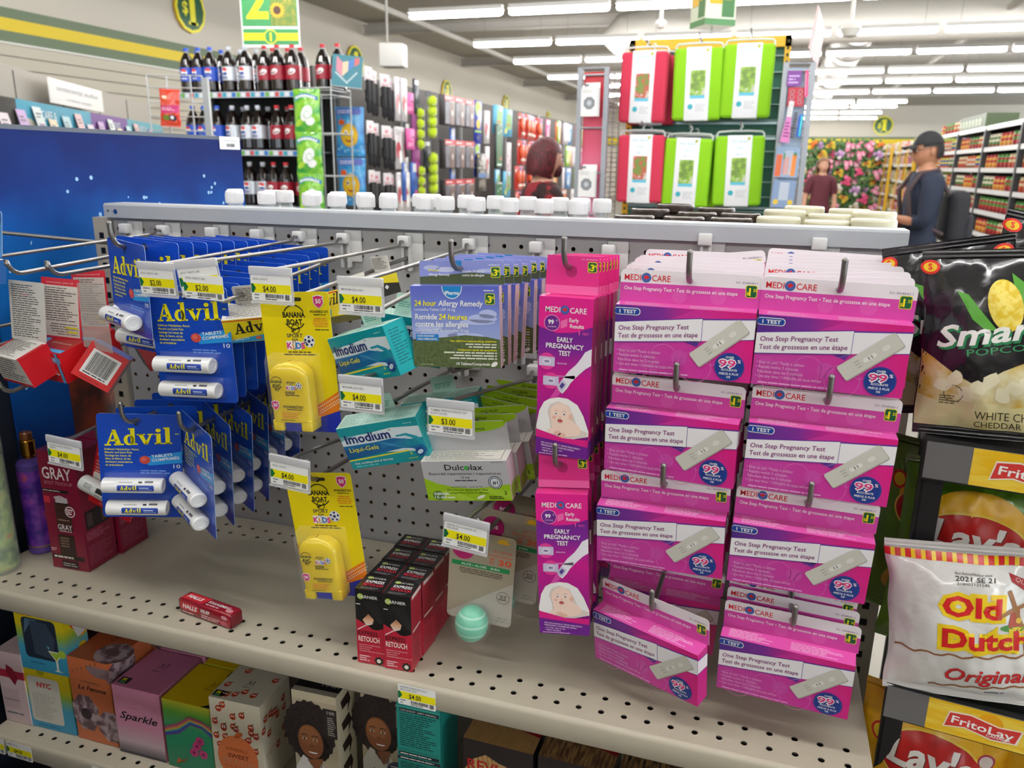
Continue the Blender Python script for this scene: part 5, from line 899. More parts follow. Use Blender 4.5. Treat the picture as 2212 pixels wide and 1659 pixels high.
def lays(P, w, h, q_=.68):
    cx, cy = .50 * w, q_ * h; P.disc(cx, cy + .05 * h, .34 * w, M('#e9b21c', .3), 2, ry=.20 * h, n=36); P.disc(cx, cy - .02 * h, .36 * w, M('#e8c84a', .3), 3, ry=.155 * h, n=36); P.disc(cx, cy - .02 * h, .345 * w, M('#b81f1d', .3), 4, ry=.145 * h, n=36)
    for q, m, o in ((5, M('#7a1512'), 1.4), (6, M('#e6e3dc'), 0)): P.text("Lay's", cx + o, cy - .07 * h - o, .145 * h, m, q, al='c', w=.58 * w, b=.05, it=.12)
    P.disc(.86 * w, .82 * h, 9, M('#a82a4a'), 3); P.disc(.86 * w, .82 * h, 7, M('#d8c8c0'), 4); P.disc(.14 * w, .80 * h, 9, M('#c9281e'), 3, ry=11); P.disc(.14 * w, .80 * h, 6.5, M('#e0c01e'), 4, ry=8)
    for x, y in ((.3, .22), (.6, .18), (.5, .3)): P.disc(x * w, y * h, 24, M('#d8a93c', .35), 3, ry=15, rot=x * 3)
for i, (x, y, z, r, l) in enumerate(((.060, .085, -.412, (-5, 2, -2), 'green potato chip bag with red banner behind the white bag'), (.222, .08, -.412, (-5, 0, 4), 'green potato chip bag at right edge of photo, middle shelf'), (.03, .15, -.412, (-3, 4, -10), 'green potato chip bag leaning out behind the other green ones'))): bag('chip_bag', l, 155, 205, 34, 20 + i * 2.3, lambda u, v: LG, lays, rk(x, y, z), (r[0], r[1], -8.2 + r[2]), LG)
for i, (x, y, z, r, l) in enumerate(((.050, .035, -.70, (-6, 2, -3), 'yellow potato chip bag at bottom edge beside end of shelf'), (.212, .035, -.70, (-6, -2, 3), 'yellow potato chip bag at bottom right corner of photo'))): bag('chip_bag', l, 155, 228, 36, 30 + i * 2.3, lambda u, v: LY, lambda P, w, h: lays(P, w, h, .76), rk(x, y, z), (r[0], r[1], -8.2 + r[2]), LY)
WHF = foilm('#d9d8d4', r=.2)
def dutch(P, w, h):
    br, rd, yl = M('#8d5a34', .35), M('#c81f22', .3), M('#e6c51c', .3)
    n = 15
    for i in range(n): P.rect(w * i / n, h * .945, w * (i + .58) / n, h, rd, 2); P.rect(w * (i + .58) / n, h * .945, w * (i + 1) / n, h, yl, 2)
    P.text('Best Before/Meilleur avant', .45 * w, .875 * h, 2.6, INK, 3, w=34); P.text('2021 SE 21', .45 * w, .835 * h, 4.8, INK, 3, w=37, b=.02); P.text('218003121545', .46 * w, .81 * h, 2.8, INK, 3, w=30)
    for s, x, y, ww in (('Old', .36, .60, .40), ('Dutch', .36, .375, .60)):
        for k, m, bb in ((3, yl, .17), (5, rd, .055)): P.text(s, (x + ww / 2) * w, y * h, .135 * h, m, k, w=ww * w + (9 if k == 3 else 0), b=bb, al='c')
    bx, by = .86 * w, .66 * h; P.poly([(bx - 7, by - 18), (bx + 7, by - 18), (bx + 4, by), (bx - 4, by)], M('#a8442c'), 4); P.disc(bx, by - 19, 15, M('#4c8a3c'), 3, ry=4)
    for a in (.4, 1.97, 3.54, 5.11): P.line([(bx, by), (bx + 20 * math.cos(a), by + 20 * math.sin(a))], 4, M('#9a6a3c'), 5)
    P.disc(bx + 4, by - 12, 3, M('#d8b03c'), 6); P.poly([(.80 * w, .90 * h), (1.0 * w, .82 * h), (1.0 * w, .72 * h), (.82 * w, .84 * h)], M('#9c1d22', .3), 3); P.text('QUALITY', .84 * w, .85 * h, 4, M('#e0b8b0'), 4, w=28, rot=-.5)
    P.line([(.04 * w + i * w * .046, .30 * h + 1.8 * math.sin(i * 1.7) + i * .18) for i in range(21)], 2, br, 3); P.line([(.30 * w + i * w * .035, .035 * h + 1.2 * math.sin(i * 1.7) + i * .5) for i in range(20)], 2, br, 3)
    for k, m, o in ((3, M('#8d1a1c'), .7), (4, M('#c8262a', .3), 0)): P.text('Original', .40 * w + o, .105 * h - o, .105 * h, m, k, w=.56 * w, b=.02, it=.3, rot=.05)
    P.greek(.66 * w, .02 * h, .80 * w, .045 * h, 1, GREYINK, 3)
bag('chip_bag', 'white potato chip bag with red and yellow striped top and blackletter name', 142, 148, 30, 41.7, lambda u, v: WHF, dutch, rk(.066, .004, -.413), (-8, -6, -4), WHF)
bag('chip_bag', 'white chip bag to the right of the striped one, outside photo edge', 142, 148, 30, 47.2, lambda u, v: WHF, dutch, rk(.222, .02, -.413), (-8, 1, -4), WHF)
# ================================================================ boxes on the shelf below
LZ = -.7561
KM = M('#20202a', .35)
def mlogo(P, x, y, s, m, k=2): P.line([(x, y), (x + 2 * s, y + 9 * s), (x + 3.4 * s, y + 2 * s), (x + 7.5 * s, y + 9.5 * s), (x + 7.2 * s, y)], .7 * s, m, k); P.greek(x - 2 * s, y - 3.5 * s, x + 8 * s, y - 2 * s, 1, m, k)
def carton(name, label, x, y, w, d, h, mats, rot=0, cat='perfume box'):
    t = thing(name, label, cat, (x, y, LZ), (0, 0, rot)); b = MB(.001); b.box(0, w, 0, d, 0, h, mats); return t, b
def sticker(P, x, y, s=1): P.rect(x, y, x + 16 * s, y + 13 * s, M('#17181c'), 2); P.text('M', x + 4 * s, y + 5 * s, 6 * s, YEL, 3, b=.05); P.rect(x + 3 * s, y + 1.5 * s, x + 12 * s, y + 4 * s, M('#2c9a5a'), 3)
# white box with red ribbon
pk = M('#d9bfc0', .4)
for i, (y, nm) in enumerate(((-.305, 'pale pink perfume box with red ribbon print at far left of lower shelf'), (-.222, 'pale pink perfume box with small logo behind the red ribbon one'))):
    t, b = carton('perfume_box', nm, -.553 - i * .004, y, 50, 78, 128, {'*': pk}, 2); P = front(b, 0, 0, 0); P.rect(0, 82, 50, 96, M('#a8243c'), 1); P.poly([(16, 90), (30, 70), (38, 84), (30, 100), (18, 106)], M('#8d1a30'), 2); P.text('mademoiselle', 4, 40, 5, GREYINK, 2, it=.3, w=30); P.rr(2, 26, 34, 62, 1, M('#cdb3b4'), 1); P.greek(4, 14, 40, 20, 1, GREYINK, 2)
    P = rightf(b, 50, 0, 0); P.rect(0, 82, 78, 96, M('#b03048'), 1); P.rect(0, 105, 78, 105.8, M('#a98f90'), 1); P = topf(b, 0, 0, 128); mlogo(P, 16, 44, 1.3, KM); sticker(P, 30, 66, .7) if i else None; b.obj('carton', t)
# yellow to blue cartons
def nyc(label, x, y, z, window):
    t = thing('perfume_box', label, 'perfume box', (x, y, z), (0, 0, 2)); b = MB(.001); g = G(((0, '#3d9bc4'), (.38, '#3f9fbe'), (.6, '#8fae3a'), (.75, '#d9c418'), (1, '#dcc212')), 2, 0, .106, .35); b.box(0, 91, 0, 42, 0, 106, {'*': g, 't': M('#dcc212', .35)}); P = front(b, 0, 0, 0)
    if window:
        P.rr(12, 22, 76, 92, 8, M('#26303f', .2, 0, 'window_film', coat=.6), 1); P.poly([(30, 30), (64, 26), (72, 60), (60, 86), (28, 88)], M('#3a4656', .3), 2); P.poly([(14, 62), (30, 84), (44, 90), (20, 90)], M('#4f6a80', .3), 2); P.text('NYC', 8, 95, 8, RED, 2, w=22, b=.05); P.text('New York', 36, 95, 6, KM, 2, w=30, it=.3)
        P.poly([(56, 40), (84, 40), (72, 24), (72, 8), (80, 5), (62, 5), (68, 8), (68, 24)], M('#e6e9d8'), 3); P.poly([(59, 38), (81, 38), (70, 25)], M('#9dbb2c'), 4); P.disc(82, 38, 7, M('#a9c23a'), 4); P.poly([(58, 42), (54, 48), (60, 46)], M('#57a9c9'), 4); P.greek(20, 12, 48, 16, 1, M('#2a6d92'), 2)
        P = rightf(b, 91, 0, 0); P.disc(34, 60, 9, M('#e2a01a'), 1, ry=6); P.disc(30, 40, 7, M('#c9b01a'), 1, ry=5); P.poly([(14, 84), (40, 96), (42, 60), (24, 56)], M('#d9d4cc'), 2); P.text('NYC', 16, 74, 9, RED, 3, w=24, b=.05, rot=.5)
    else:
        P.rr(9, 12, 70, 94, 6, M('#dcd6c9', .4), 1); P.text('NYC', 27, 76, 9, RED, 2, w=27, b=.06); P.greek(15, 18, 62, 66, 14, M('#b9b0a4'), 2, 4, fill=.35); P.disc(38, 106, 8, M('#a8a010'), 1, a0=math.pi, a1=math.tau); P.greek(18, 3, 64, 8, 1, M('#2a7ca4'), 2)
    b.obj('carton', t)
nyc('yellow to blue perfume box with white panel and red letters, beneath the windowed one', -.508, -.302, LZ, False)
nyc('yellow to blue perfume box with dark window and cocktail print, stacked on top', -.503, -.302, LZ + .1065, True)
# orange rose box
og = M('#cc6f43', .35, 0, 'print', coat=.15); ro = M('#6a4f55', .4, 0, 'rose_print', c2='#b9a3a8', ns=60, nr=(.45, .6))
for i, (x, y, lb) in enumerate(((-.412, -.300, 'orange perfume box with grey rose print, Le Femme lettering'), (-.404, -.208, 'orange perfume box with grey rose print, second in its row'))):
    t, b = carton('perfume_box', lb, x, y, 76, 88, 146, {'*': og, 't': M('#a8522e', .35)}, 1); P = front(b, 0, 0, 0); P.disc(22, 50, 24, ro, 1, ry=30, n=16, zig=.12); P.disc(66, 34, 22, ro, 1, ry=26, n=16, zig=.12); P.disc(60, 136, 26, M('#8d7479', .4), 1, ry=18, n=14, a0=math.pi, a1=math.tau); P.disc(22, 48, 10, M('#3f2c33', .4), 2); P.text('KIMBERLY', 20, 104, 5, M('#8a5a40'), 3, w=40); P.text('Le Femme', 14, 92, 8, M('#2b2420'), 3, w=52, it=.35, b=.02)
    for q in range(7): P.poly([(6 + q * 9 % 60, 118 + q * 4 % 22), (9 + q * 9 % 60, 122 + q * 4 % 22), (7 + q * 9 % 60, 125 + q * 4 % 22)], M('#6d5a30'), 2)
    P = topf(b, 0, 0, 146); P.disc(64, 26, 30, ro, 1, ry=26, n=16); mlogo(P, 34, 56, 1.2, M('#4a2a1c')); P.line([(0, 70), (76, 70)], .8, M('#8f4626'), 2); P = rightf(b, 76, 0, 0); P.disc(24, 124, 30, ro, 1, ry=20, n=16); b.obj('carton', t)
# pink sparkle boxes
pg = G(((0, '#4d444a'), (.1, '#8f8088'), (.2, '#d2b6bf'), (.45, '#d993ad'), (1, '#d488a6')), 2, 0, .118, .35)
for i in range(3):
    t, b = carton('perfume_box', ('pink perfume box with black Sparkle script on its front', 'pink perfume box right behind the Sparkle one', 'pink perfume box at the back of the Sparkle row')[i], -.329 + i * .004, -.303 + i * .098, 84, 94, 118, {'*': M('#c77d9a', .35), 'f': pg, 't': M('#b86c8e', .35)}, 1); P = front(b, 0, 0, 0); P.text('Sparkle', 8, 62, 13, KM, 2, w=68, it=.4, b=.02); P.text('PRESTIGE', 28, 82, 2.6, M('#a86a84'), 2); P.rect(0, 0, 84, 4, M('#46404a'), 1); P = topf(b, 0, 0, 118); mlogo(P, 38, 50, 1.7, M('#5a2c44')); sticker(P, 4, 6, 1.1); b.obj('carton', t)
# unicorn hair box
for i in range(2):
    t, b = carton('perfume_box', ('green and yellow perfume box with rainbow hair and flower print', 'yellow topped perfume box behind the rainbow hair one')[i], -.239 + i * .003, -.303 + i * .09, 82, 86, 116, {'*': M('#c9a80e', .35), 'f': G(((0, '#23805f'), (.6, '#2f9466'), (.85, '#6aa83a'), (1, '#b9b428')), 2, 0, .116, .35)}, 1); P = front(b, 0, 0, 0)
    for q, c in enumerate(('#6a4a9a', '#3d3f8f', '#2f8fae', '#c9b23a', '#c9785a', '#a0506a')): P.band([(0, 52 + q * 2.4), (24, 60 + q * 3), (46, 80 + q * 2.2), (66, 78 + q * 2), (82, 66 + q * 3)], [(0, 56 + q * 2.4), (24, 64 + q * 3), (46, 84 + q * 2.2), (66, 82 + q * 2), (82, 70 + q * 3)], M(c, .35), 1 + q)
    for x, y in ((54, 46), (64, 34), (48, 34), (60, 56)): P.disc(x, y, 7, M('#c43a7a'), 4, n=10, zig=.15); P.disc(x, y, 2.6, M('#7d1f4c'), 5)
    P.poly([(18, 18), (30, 14), (36, 22), (24, 12), (14, 6)], M('#b8662a'), 4); P.disc(70, 0, 26, M('#a82f72'), 3, ry=10); P = topf(b, 0, 0, 116); mlogo(P, 50, 40, 1.5, M('#7a5c10')); sticker(P, 60, 70, 1); P.poly([(66, 0), (82, 0), (82, 12)], KM, 2); b.obj('carton', t)
# peach box
cr = M('#d6cdb6', .4); pe = M('#d8743f', .35)
t, b = carton('perfume_box', 'cream perfume box scattered with little red peaches around one large orange peach', -.155, -.303, 82, 76, 139, {'*': cr, 't': M('#b9b2a0', .4)}, 2, ); rr = random.Random(9)
def peaches(P, W, H, n, lo, sd):
    q = random.Random(sd)
    for _ in range(n):
        x, y = q.uniform(5, W - 5), q.uniform(lo, H - 5); P.disc(x, y, 5, M('#b8401f', .4), 2, ry=5.4); P.poly([(x + 1, y + 5), (x + 5, y + 8), (x + 4, y + 4)], M('#3d5c2a'), 3); P.disc(x - 1.6, y + 1, 1.1, WHITE, 3); P.disc(x + 1.6, y + 1, 1.1, WHITE, 3); P.rect(x - 2, y - 2.4, x + 2, y - 1.6, M('#4a1510'), 3)
P = front(b, 0, 0, 0); peaches(P, 82, 139, 20, 60, 1); P.disc(40, 44, 33, pe, 4, ry=38, n=40); P.disc(44, 84, 8, M('#c45f2c'), 4, ry=4, rot=.6); P.text('KIMBERLY', 22, 56, 5, M('#b0552c'), 6, w=36); P.text('SWEET', 24, 44, 7, M('#7c2f1c'), 6, w=34, b=.02); P.text('PEACH', 16, 33, 9, M('#c28a68'), 6, w=50); P.text('POUR FEMME', 18, 27, 3.4, M('#a8502c'), 6, w=46)
P = topf(b, 0, 0, 139); peaches(P, 82, 76, 8, 4, 4); mlogo(P, 36, 36, 1.3, KM); sticker(P, 2, 4, 1); P = rightf(b, 82, 0, 0); peaches(P, 76, 139, 14, 20, 6); P.text('PEACH', 8, 46, 9, M('#c9a98c'), 3, w=46, rot=.3); b.obj('carton', t)
# hair dye cartons with a portrait
def dye(label, x, y):
    t = thing('hair_dye_box', label, 'hair dye', (x, y, LZ), (0, 0, 2)); b = MB(.001); W, D, H = 66, 52, 186; bs = M('#cbbfa2', .35, 0, 'print', coat=.15)
    b.box(0, W, 0, D, 0, H, bs); P = front(b, 0, 0, 0); sk = M('#8a5230', .4); hr = M('#1c1413', .45, 0, 'hair_print', c2='#2c2020', ns=150)
    P.rect(0, 60, W, 174, M('#b9ac90', .35), 1); P.disc(24, 124, 40, hr, 2, ry=50, n=44, zig=-.06); P.disc(38, 100, 16, hr, 2, ry=22, n=24, zig=-.08)
    P.poly([(18, 78), (30, 60), (40, 62), (42, 84)], sk, 3); P.poly([(0, 62), (12, 84), (22, 78), (32, 58), (40, 76), (50, 60), (50, 40), (0, 40)], M('#dcd8d2'), 3); P.disc(25, 108, 19, sk, 4, ry=27, rot=.12); P.disc(23, 116, 15, M('#98603a'), 5, ry=16, rot=.12)
    for x_ in (16, 32): P.disc(x_, 112, 3.4, M('#e3d8cc'), 6, ry=1.7); P.disc(x_, 112, 1.7, M('#20130c'), 7); P.line([(x_ - 5, 117), (x_, 119), (x_ + 5, 117.6)], 1.4, M('#2a160e'), 6)
    P.disc(26, 102, 4, M('#7c4626'), 6, ry=2.2); P.disc(28, 92.5, 8.6, M('#a04a3c'), 6, ry=3.6, a0=math.pi, a1=math.tau); P.disc(28, 92, 7, WHITE, 7, ry=2.2, a0=math.pi, a1=math.tau)
    P.rect(46, 120, W, 166, M('#26201f'), 3); P.text('100', 52, 158, 5, M('#cfc8bc'), 4, w=11); P.greek(52, 124, 64, 154, 9, M('#9a9288'), 4, 3)
    P.disc(52, 52, 16, M('#1f2a5c', .3), 5); P.text('PLEX', 43, 50, 6, WHITE, 6, w=18, b=.03); P.greek(42, 58, 60, 61, 1, WHITE, 6); P.line([(52, 46), (62, 34)], 2.5, M('#d8d4d0'), 7)
    P.text("nice'n", 8, 40, 13, M('#1d1a1a'), 5, w=36, b=.01); P.text('easy', 12, 22, 13, M('#1d1a1a'), 5, w=32, b=.01)
    P = topf(b, 0, 0, H); P.rect(0, 0, W, 9, M('#8f887a'), 1); P.rect(0, 9, W, D, M('#171415'), 1); P.text('HAIR', 36, 18, 8, M('#cfc8bc'), 2, w=26)
    P = rightf(b, W, 0, 0)
    for q in range(4): P.poly([(12, 170 - q * 34), (34, 174 - q * 34), (40, 158 - q * 34), (30, 142 - q * 34), (32, 156 - q * 34), (16, 156 - q * 34)], M('#2a1c16'), 2)
    P.greek(6, 8, 46, 44, 9, M('#6b6250'), 2, 3, fill=.3); b.obj('carton', t)
dye('cream hair dye box with smiling curly haired woman portrait, front one', -.016, -.305); dye('cream hair dye box with shadowed woman portrait, right of the front one', .064, -.262)
t, b = carton('hair_dye_box', 'teal box with long printed instructions facing out beside hair dye', .140, -.305, 60, 62, 205, {'*': M('#1f8f86', .35)}, 1, 'hair dye'); P = front(b, 0, 0, 0); P.rect(4, 192, 58, 197, KM, 1); P.text('CASE ADVISORY - SAFETY WARNINGS', 5, 193.3, 2.4, WHITE, 2, w=50); P.greek(4, 140, 56, 190, 16, M('#0d3b3a'), 1, 2, fill=.4); P.rect(2, 126, 58, 131, KM, 1); P.rect(0, 119, 60, 124, KM, 1); P.greek(4, 20, 56, 116, 28, M('#0d3b3a'), 1, 3, fill=.4); P.greek(4, 127, 55, 130, 1, WHITE, 2, 5); P.greek(4, 120, 55, 123, 1, WHITE, 2, 6); P.rect(0, 199, 60, 200, M('#5fc0b6'), 1); P.rect(4, 134, 57, 134.5, KM, 1); b.obj('carton', t)
def revlon(label, x, y, hair, num, rot=-1):
    t, b = carton('hair_dye_box', label, x, y, 92, 60, 176, {'*': M('#241c1e', .3, 0, 'print', coat=.2), 't': M('#7c0f16', .3)}, rot, 'hair dye'); P = front(b, 0, 0, 0); P.poly([(4, 0), (2, 130), (14, 148), (30, 158), (48, 150), (66, 146), (80, 120), (86, 60), (84, 0)], M(hair, .35, 0, 'hair_print', c2='#c9a268', ns=40, st=(8, 1, 1)), 1); P.disc(38, 84, 20, M('#d3a184'), 2, ry=30); P.text('REVLON', 6, 132, 16, M('#b3181f', .3), 4, w=80, b=.02)
    P = topf(b, 0, 0, 176); P.poly([(0, 0), (92, 0), (92, 30), (0, 52)], M(hair, .35, 0, 'hair_print', c2='#8a6a40', ns=40, st=(8, 1, 1)), 1); P.text(num, 6, 50, 5, M('#c9b9a8'), 2); P.greek(18, 50, 40, 53, 1, M('#a08c7c'), 2); P.text('COLORSILK', 40, 38, 6, M('#b8303a'), 3, w=46); b.obj('carton', t)
revlon('dark hair dye box with golden hair photo and red lettering on lower shelf', .232, -.306, '#9a7448', '81'); revlon('dark hair dye box with brown hair photo, second from the teal box', .330, -.306, '#4a3024', '51'); revlon('dark hair dye box with black hair photo, under right end of shelf', .428, -.306, '#1d1718', '41')
shelf_label('yellow $4.00 label on front lip of empty shelf under red boxes', ['GARNIER EXPRESS RETOUCH', 'GRAY HAIR CONC'], '$4.00', .183, -.3352, -.4995, 3)
shelf_label('yellow $4.00 label cut by bottom edge on lower shelf lip', ['KIMBERLY 100 ML'], '$4.00', -.325, -.3392, -.7595, 5)
shelf_label('yellow $4.00 label on lower shelf lip below stacked yellow boxes', ['KIMBERLY 100 ML'], '$4.00', -.492, -.3392, -.7595, 7)
shelf_label('yellow label at far left end of lower shelf lip', ['KIMBERLY 100 ML'], '$4.00', -.535 - .012, -.3396, -.7595, 9)
# boxes on the base deck
t = thing('boxed_item', 'pale box on the floor level deck, only its top visible under lower shelf', 'box', (-.50, -.40, -1.1792)); b = MB(.001); b.box(0, 120, 0, 160, 0, 330, M('#b9b2ae', .4)); P = topf(b, 0, 0, 330); sticker(P, 20, 20, 1.5); b.obj('carton', t)
# ================================================================ drinks end display
def soda(lab, capc, logo):
    t = thing('soda_bottle', '', 'soda bottle'); b = MB(.001); co = M('#140a08', .12, 0, 'cola', coat=.5); cl = M('#cfd2d4', .1, 0, 'clear_plastic', al=.5)
    b.lathe([(38, 0), (50, 6), (53, 20), (52, 80)], co, 20); b.lathe([(52.5, 80), (53.5, 84), (53.5, 168), (52, 172)], lab, 24, cap=False); b.lathe([(52, 172), (51, 190), (42, 226), (26, 256), (16, 274)], co, 20, cap=False); b.lathe([(16, 274), (14, 288)], cl, 16, cap=False)
    P = Pn(b, warp=lambda x, y, h: Vector(((54 + h) * math.sin(x / 54), -(54 + h) * math.cos(x / 54), y)), fine=8, lift=.4)
    if logo == 'p':
        P.disc(0, 138, 25, WHITE, 1); P.band([(-22, 144), (-8, 146), (8, 140), (22, 146)], [(-17, 156), (-6, 162), (8, 162), (18, 155)], M('#d32b35'), 2); P.band([(-18, 122), (-6, 115), (8, 115), (18, 122)], [(-22, 134), (-6, 130), (10, 134), (22, 128)], M('#20479c'), 2); P.text('PEPSI', 0, 92, 11, WHITE if lab is PBL else M('#20479c'), 2, al='c', w=44, b=.05)
    else:
        P.disc(0, 130, 30, WHITE, 1, ry=18, rot=.35); P.text('Dr', -22, 128, 14, M('#8a1628'), 2, b=.05, rot=.3); P.text('Pepper', -24, 112, 15, M('#8a1628'), 3, w=46, b=.06, rot=.3)
    b.obj('bottle', t); c = MB(.001); c.lathe([(17, 284), (17.5, 286), (17.5, 304), (16, 306)], M(capc, .4, 0, 'plastic'), 16); c.obj('cap', t); return t
PBL = M('#1c49b4', .3, 0, 'label'); SVL = M('#c9ccd2', .25, .3, 'label'); MRL = M('#9a1a2e', .3, 0, 'label')
SD = {'b': soda(PBL, '#1f52c0', 'p'), 's': soda(SVL, '#c4c9d2', 'p'), 'm': soda(MRL, '#c4202c', 'd')}; PROTO += list(SD.values())
SNM = {'b': 'blue labelled cola bottle', 's': 'silver labelled diet cola bottle', 'm': 'maroon labelled soda bottle'}
rk_ = thing('drinks_display', 'dark metal end display of cola bottles on three shelves at upper left', 'display rack', (-3.12, 4.0, -1.34)); DKG = M('#1c2321', .6)
b = MB(); b.box(-.50, .56, .34, .38, 0, up(.60), DKG); b.obj('back_panel', rk_)
for z in (.575, .185, -.20):
    b = MB(); b.box(-.50, .52, -.07, .34, up(z - .012), up(z), M('#4a4c4e', .4, .5, 'steel')); b.box(-.50, .52, -.082, -.07, up(z - .035), up(z + .004), M('#b9c0cc', .4)); P = Pn(b, (-.50, -.0825, up(z - .035)), (1, 0, 0), (0, 0, 1), lift=.0006)
    for i in range(26): P.rect(.004 + i * .039, .004, .034 + i * .039, .033, M(('#2f74c0', '#d8dce2', '#3aa0b8', '#c44a4e', '#dfe3e6', '#6aa84a')[(i * 5) % 6]), 1)
    b.obj('shelf', rk_)
b = MB(); [b.box(x, x + .035, .30, .34, 0, up(.60), M('#3a3d3e', .5)) for x in (-.52, .52)]; b.box(-.50, .52, -.05, .34, 0, up(-.6), DKG); b.obj('frame', rk_)
R1 = [(-3.55, 'b'), (-3.445, 'b'), (-3.34, 'b'), (-3.19, 's'), (-3.065, 's'), (-2.915, 'm'), (-2.81, 'm'), (-2.69, 'm')]
R2 = [(-3.54, 'b'), (-3.435, 'b'), (-3.315, 'b'), (-3.195, 's'), (-3.09, 's'), (-2.985, 's'), (-2.835, 'm'), (-2.72, 'm')]
R3 = [(-3.56, 'b'), (-3.44, 'b'), (-3.33, 's'), (-3.22, 's'), (-3.105, 's'), (-3.0, 's'), (-2.885, 'm'), (-2.78, 'm'), (-2.67, 'm')]
for rn, row, z in (('top', R1, .575), ('middle', R2, .185), ('lowest', R3, -.20)):
    for d in range(2 if rn != 'lowest' else 1):
        for i, (x, k) in enumerate(row):
            o = dup(SD[k], '%s, %s from left in %s row of %s shelf' % (SNM[k], ORD[i] if i else 'first', ('front', 'back')[d], rn), (x - d * .02 + R.uniform(-.01, .01), 4.0 - .015 + d * .15 + R.uniform(-.012, .012), z + .0012), (0, 0, R.uniform(-18, 18))); o['group'] = 'soda bottles on the drinks display'
for i, x in enumerate((-2.49, -2.375)): o = dup(SD['m'], 'maroon labelled soda bottle right of the display, %s of two' % ('left', 'right')[i], (x, 4.05, .5815)); o['group'] = 'soda bottles on the drinks display'
# wire side rack with pouches
sr = thing('wire_rack', 'white wire side rack holding green and blue pouches beside cola bottles', 'wire rack', (-2.36, 3.92, -1.34)); b = MB(); WW = M('#b4b6b4', .4, .3, 'wire')
for x in (-.20, -.07, .03): b.tube([(x, -.06, .5), (x, -.06, up(.59))], .005, WW, 6)
for x in (-.20, .03): b.tube([(x, .2, .5), (x, .2, up(.59))], .006, WW, 6)
for z in (.59, .545, .30, .02, -.25): b.tube([(-.20, -.06, up(z)), (.03, -.06, up(z)), (.03, .2, up(z)), (-.20, .2, up(z)), (-.20, -.06, up(z))], .0045, WW, 6)
b.obj('wire_frame', sr); b = MB(); b.box(-.19, .02, -.05, .19, up(.575), up(.58), WW); b.obj('top_tray', sr)
def pouch(base, kind):
    t = thing('pouch', '', 'pouch'); b = MB(.001); s = bagsurf(200, 275, 26, 3.3); b.grid(lambda u, v: s(u * 200, v * 275), 24, 28, base); b.grid(lambda u, v: Vector((s(u * 200, v * 275).x, 14 * math.sin(math.pi * u) * math.sin(math.pi * v), s(u * 200, v * 275).z)), 12, 14, base); P = Pn(b, warp=lambda x, y, l: s(x, y, l), fine=9, lift=.5)
    if kind == 'g':
        P.band([(10, 196), (60, 222), (120, 224), (190, 200)], [(12, 220), (60, 246), (120, 248), (188, 226)], M('#3a7fae'), 1)
        for i in range(9): P.rect(22 + i * 17, 206 + 18 * math.sin(.35 + i * .32), 34 + i * 17, 222 + 18 * math.sin(.35 + i * .32), WHITE, 2)
        P.disc(104, 120, 58, WHITE, 1, ry=40, rot=.9, n=26, zig=-.05); P.disc(128, 70, 34, WHITE, 2, ry=26, rot=.3); P.ring(112, 112, 26, 21, M('#9cc8a0'), 3); P.disc(40, 60, 34, M('#a8d03c'), 1, ry=20, rot=.6)
    else:
        P.disc(106, 118, 66, M('#e0a81e', .4), 1, n=36); P.disc(106, 118, 56, M('#ecc02c', .4), 2, n=36)
        for x in (84, 128): P.disc(x, 132, 12, WHITE, 3, ry=15); P.disc(x, 130, 7, M('#4a3018'), 4, ry=9)
        P.band([(72, 96), (90, 80), (122, 80), (140, 96)], [(72, 100), (90, 90), (122, 90), (140, 100)], M('#b0402c'), 3); P.disc(50, 190, 26, M('#e0622c'), 2, ry=16); P.poly(rrect(10, 232, 190, 268, 6), M('#5a68b8'), 1); P.greek(20, 238, 180, 260, 2, M('#c9d4ee'), 2, 3)
        for i in range(8): P.disc(20 + i * 24, 40 + 14 * math.sin(i * 2), 12, M('#7ab8e0'), 1, ry=7, rot=i)
    b.obj('pouch_body', t); return t
GP = pouch(foilm('#2f9a3c', c2='#8cc832', ns=12), 'g'); BP = pouch(foilm('#2f80c8', c2='#4aa4dc', ns=12), 'b'); PROTO += [GP, BP]
for i, z in enumerate((.305, .032, -.235)): o = dup(GP, 'green pouch with white swirl on wire rack, %s' % ('topmost', 'middle', 'lowest')[i], (-2.495, 3.825, z), (0, 0, 4)); o['group'] = 'green pouches'
for i, z in enumerate((.155, -.19)): 
    for d in range(2): o = dup(BP, 'blue pouch with yellow smiling face, %s, %s' % (('upper', 'lower')[i], ('front', 'behind')[d]), (-2.385 - d * .02, 4.19 + d * .06, z), (0, 0, 6), sc=(1.05, 1, 1.22)); o['group'] = 'blue smiling pouches'
t = thing('display_sign', 'teal sign with pink chevron pattern standing on top of wire rack', 'sign', (-2.225, 3.88, .595), (0, 6, 8)); b = MB(.001); b.box(-105, 105, 0, 4, 0, 195, M('#3f7f8e', .4)); b.box(-108, 108, -1, 5, -4, 0, WW); P = front(b, -105, 0, 0); P.poly([(30, 186), (70, 150), (70, 60), (30, 100)], M('#d98a9c'), 1); P.poly([(72, 60), (112, 100), (112, 160), (72, 150)], M('#e0c8a8'), 1); P.poly([(114, 100), (150, 130), (150, 180), (114, 164)], M('#4f7fc0'), 1); P.poly([(154, 130), (186, 150), (186, 186), (154, 180)], M('#d06a6a'), 1)
for i in range(8): P.rect(26 + i * 11, 76 - i * 8, 34 + i * 11, 88 - i * 8, M('#d8e4e4'), 2); P.rect(106 + i * 9, 22 + i * 9, 113 + i * 9, 34 + i * 9, M('#d8e4e4'), 2)
b.obj('sign_board', t)

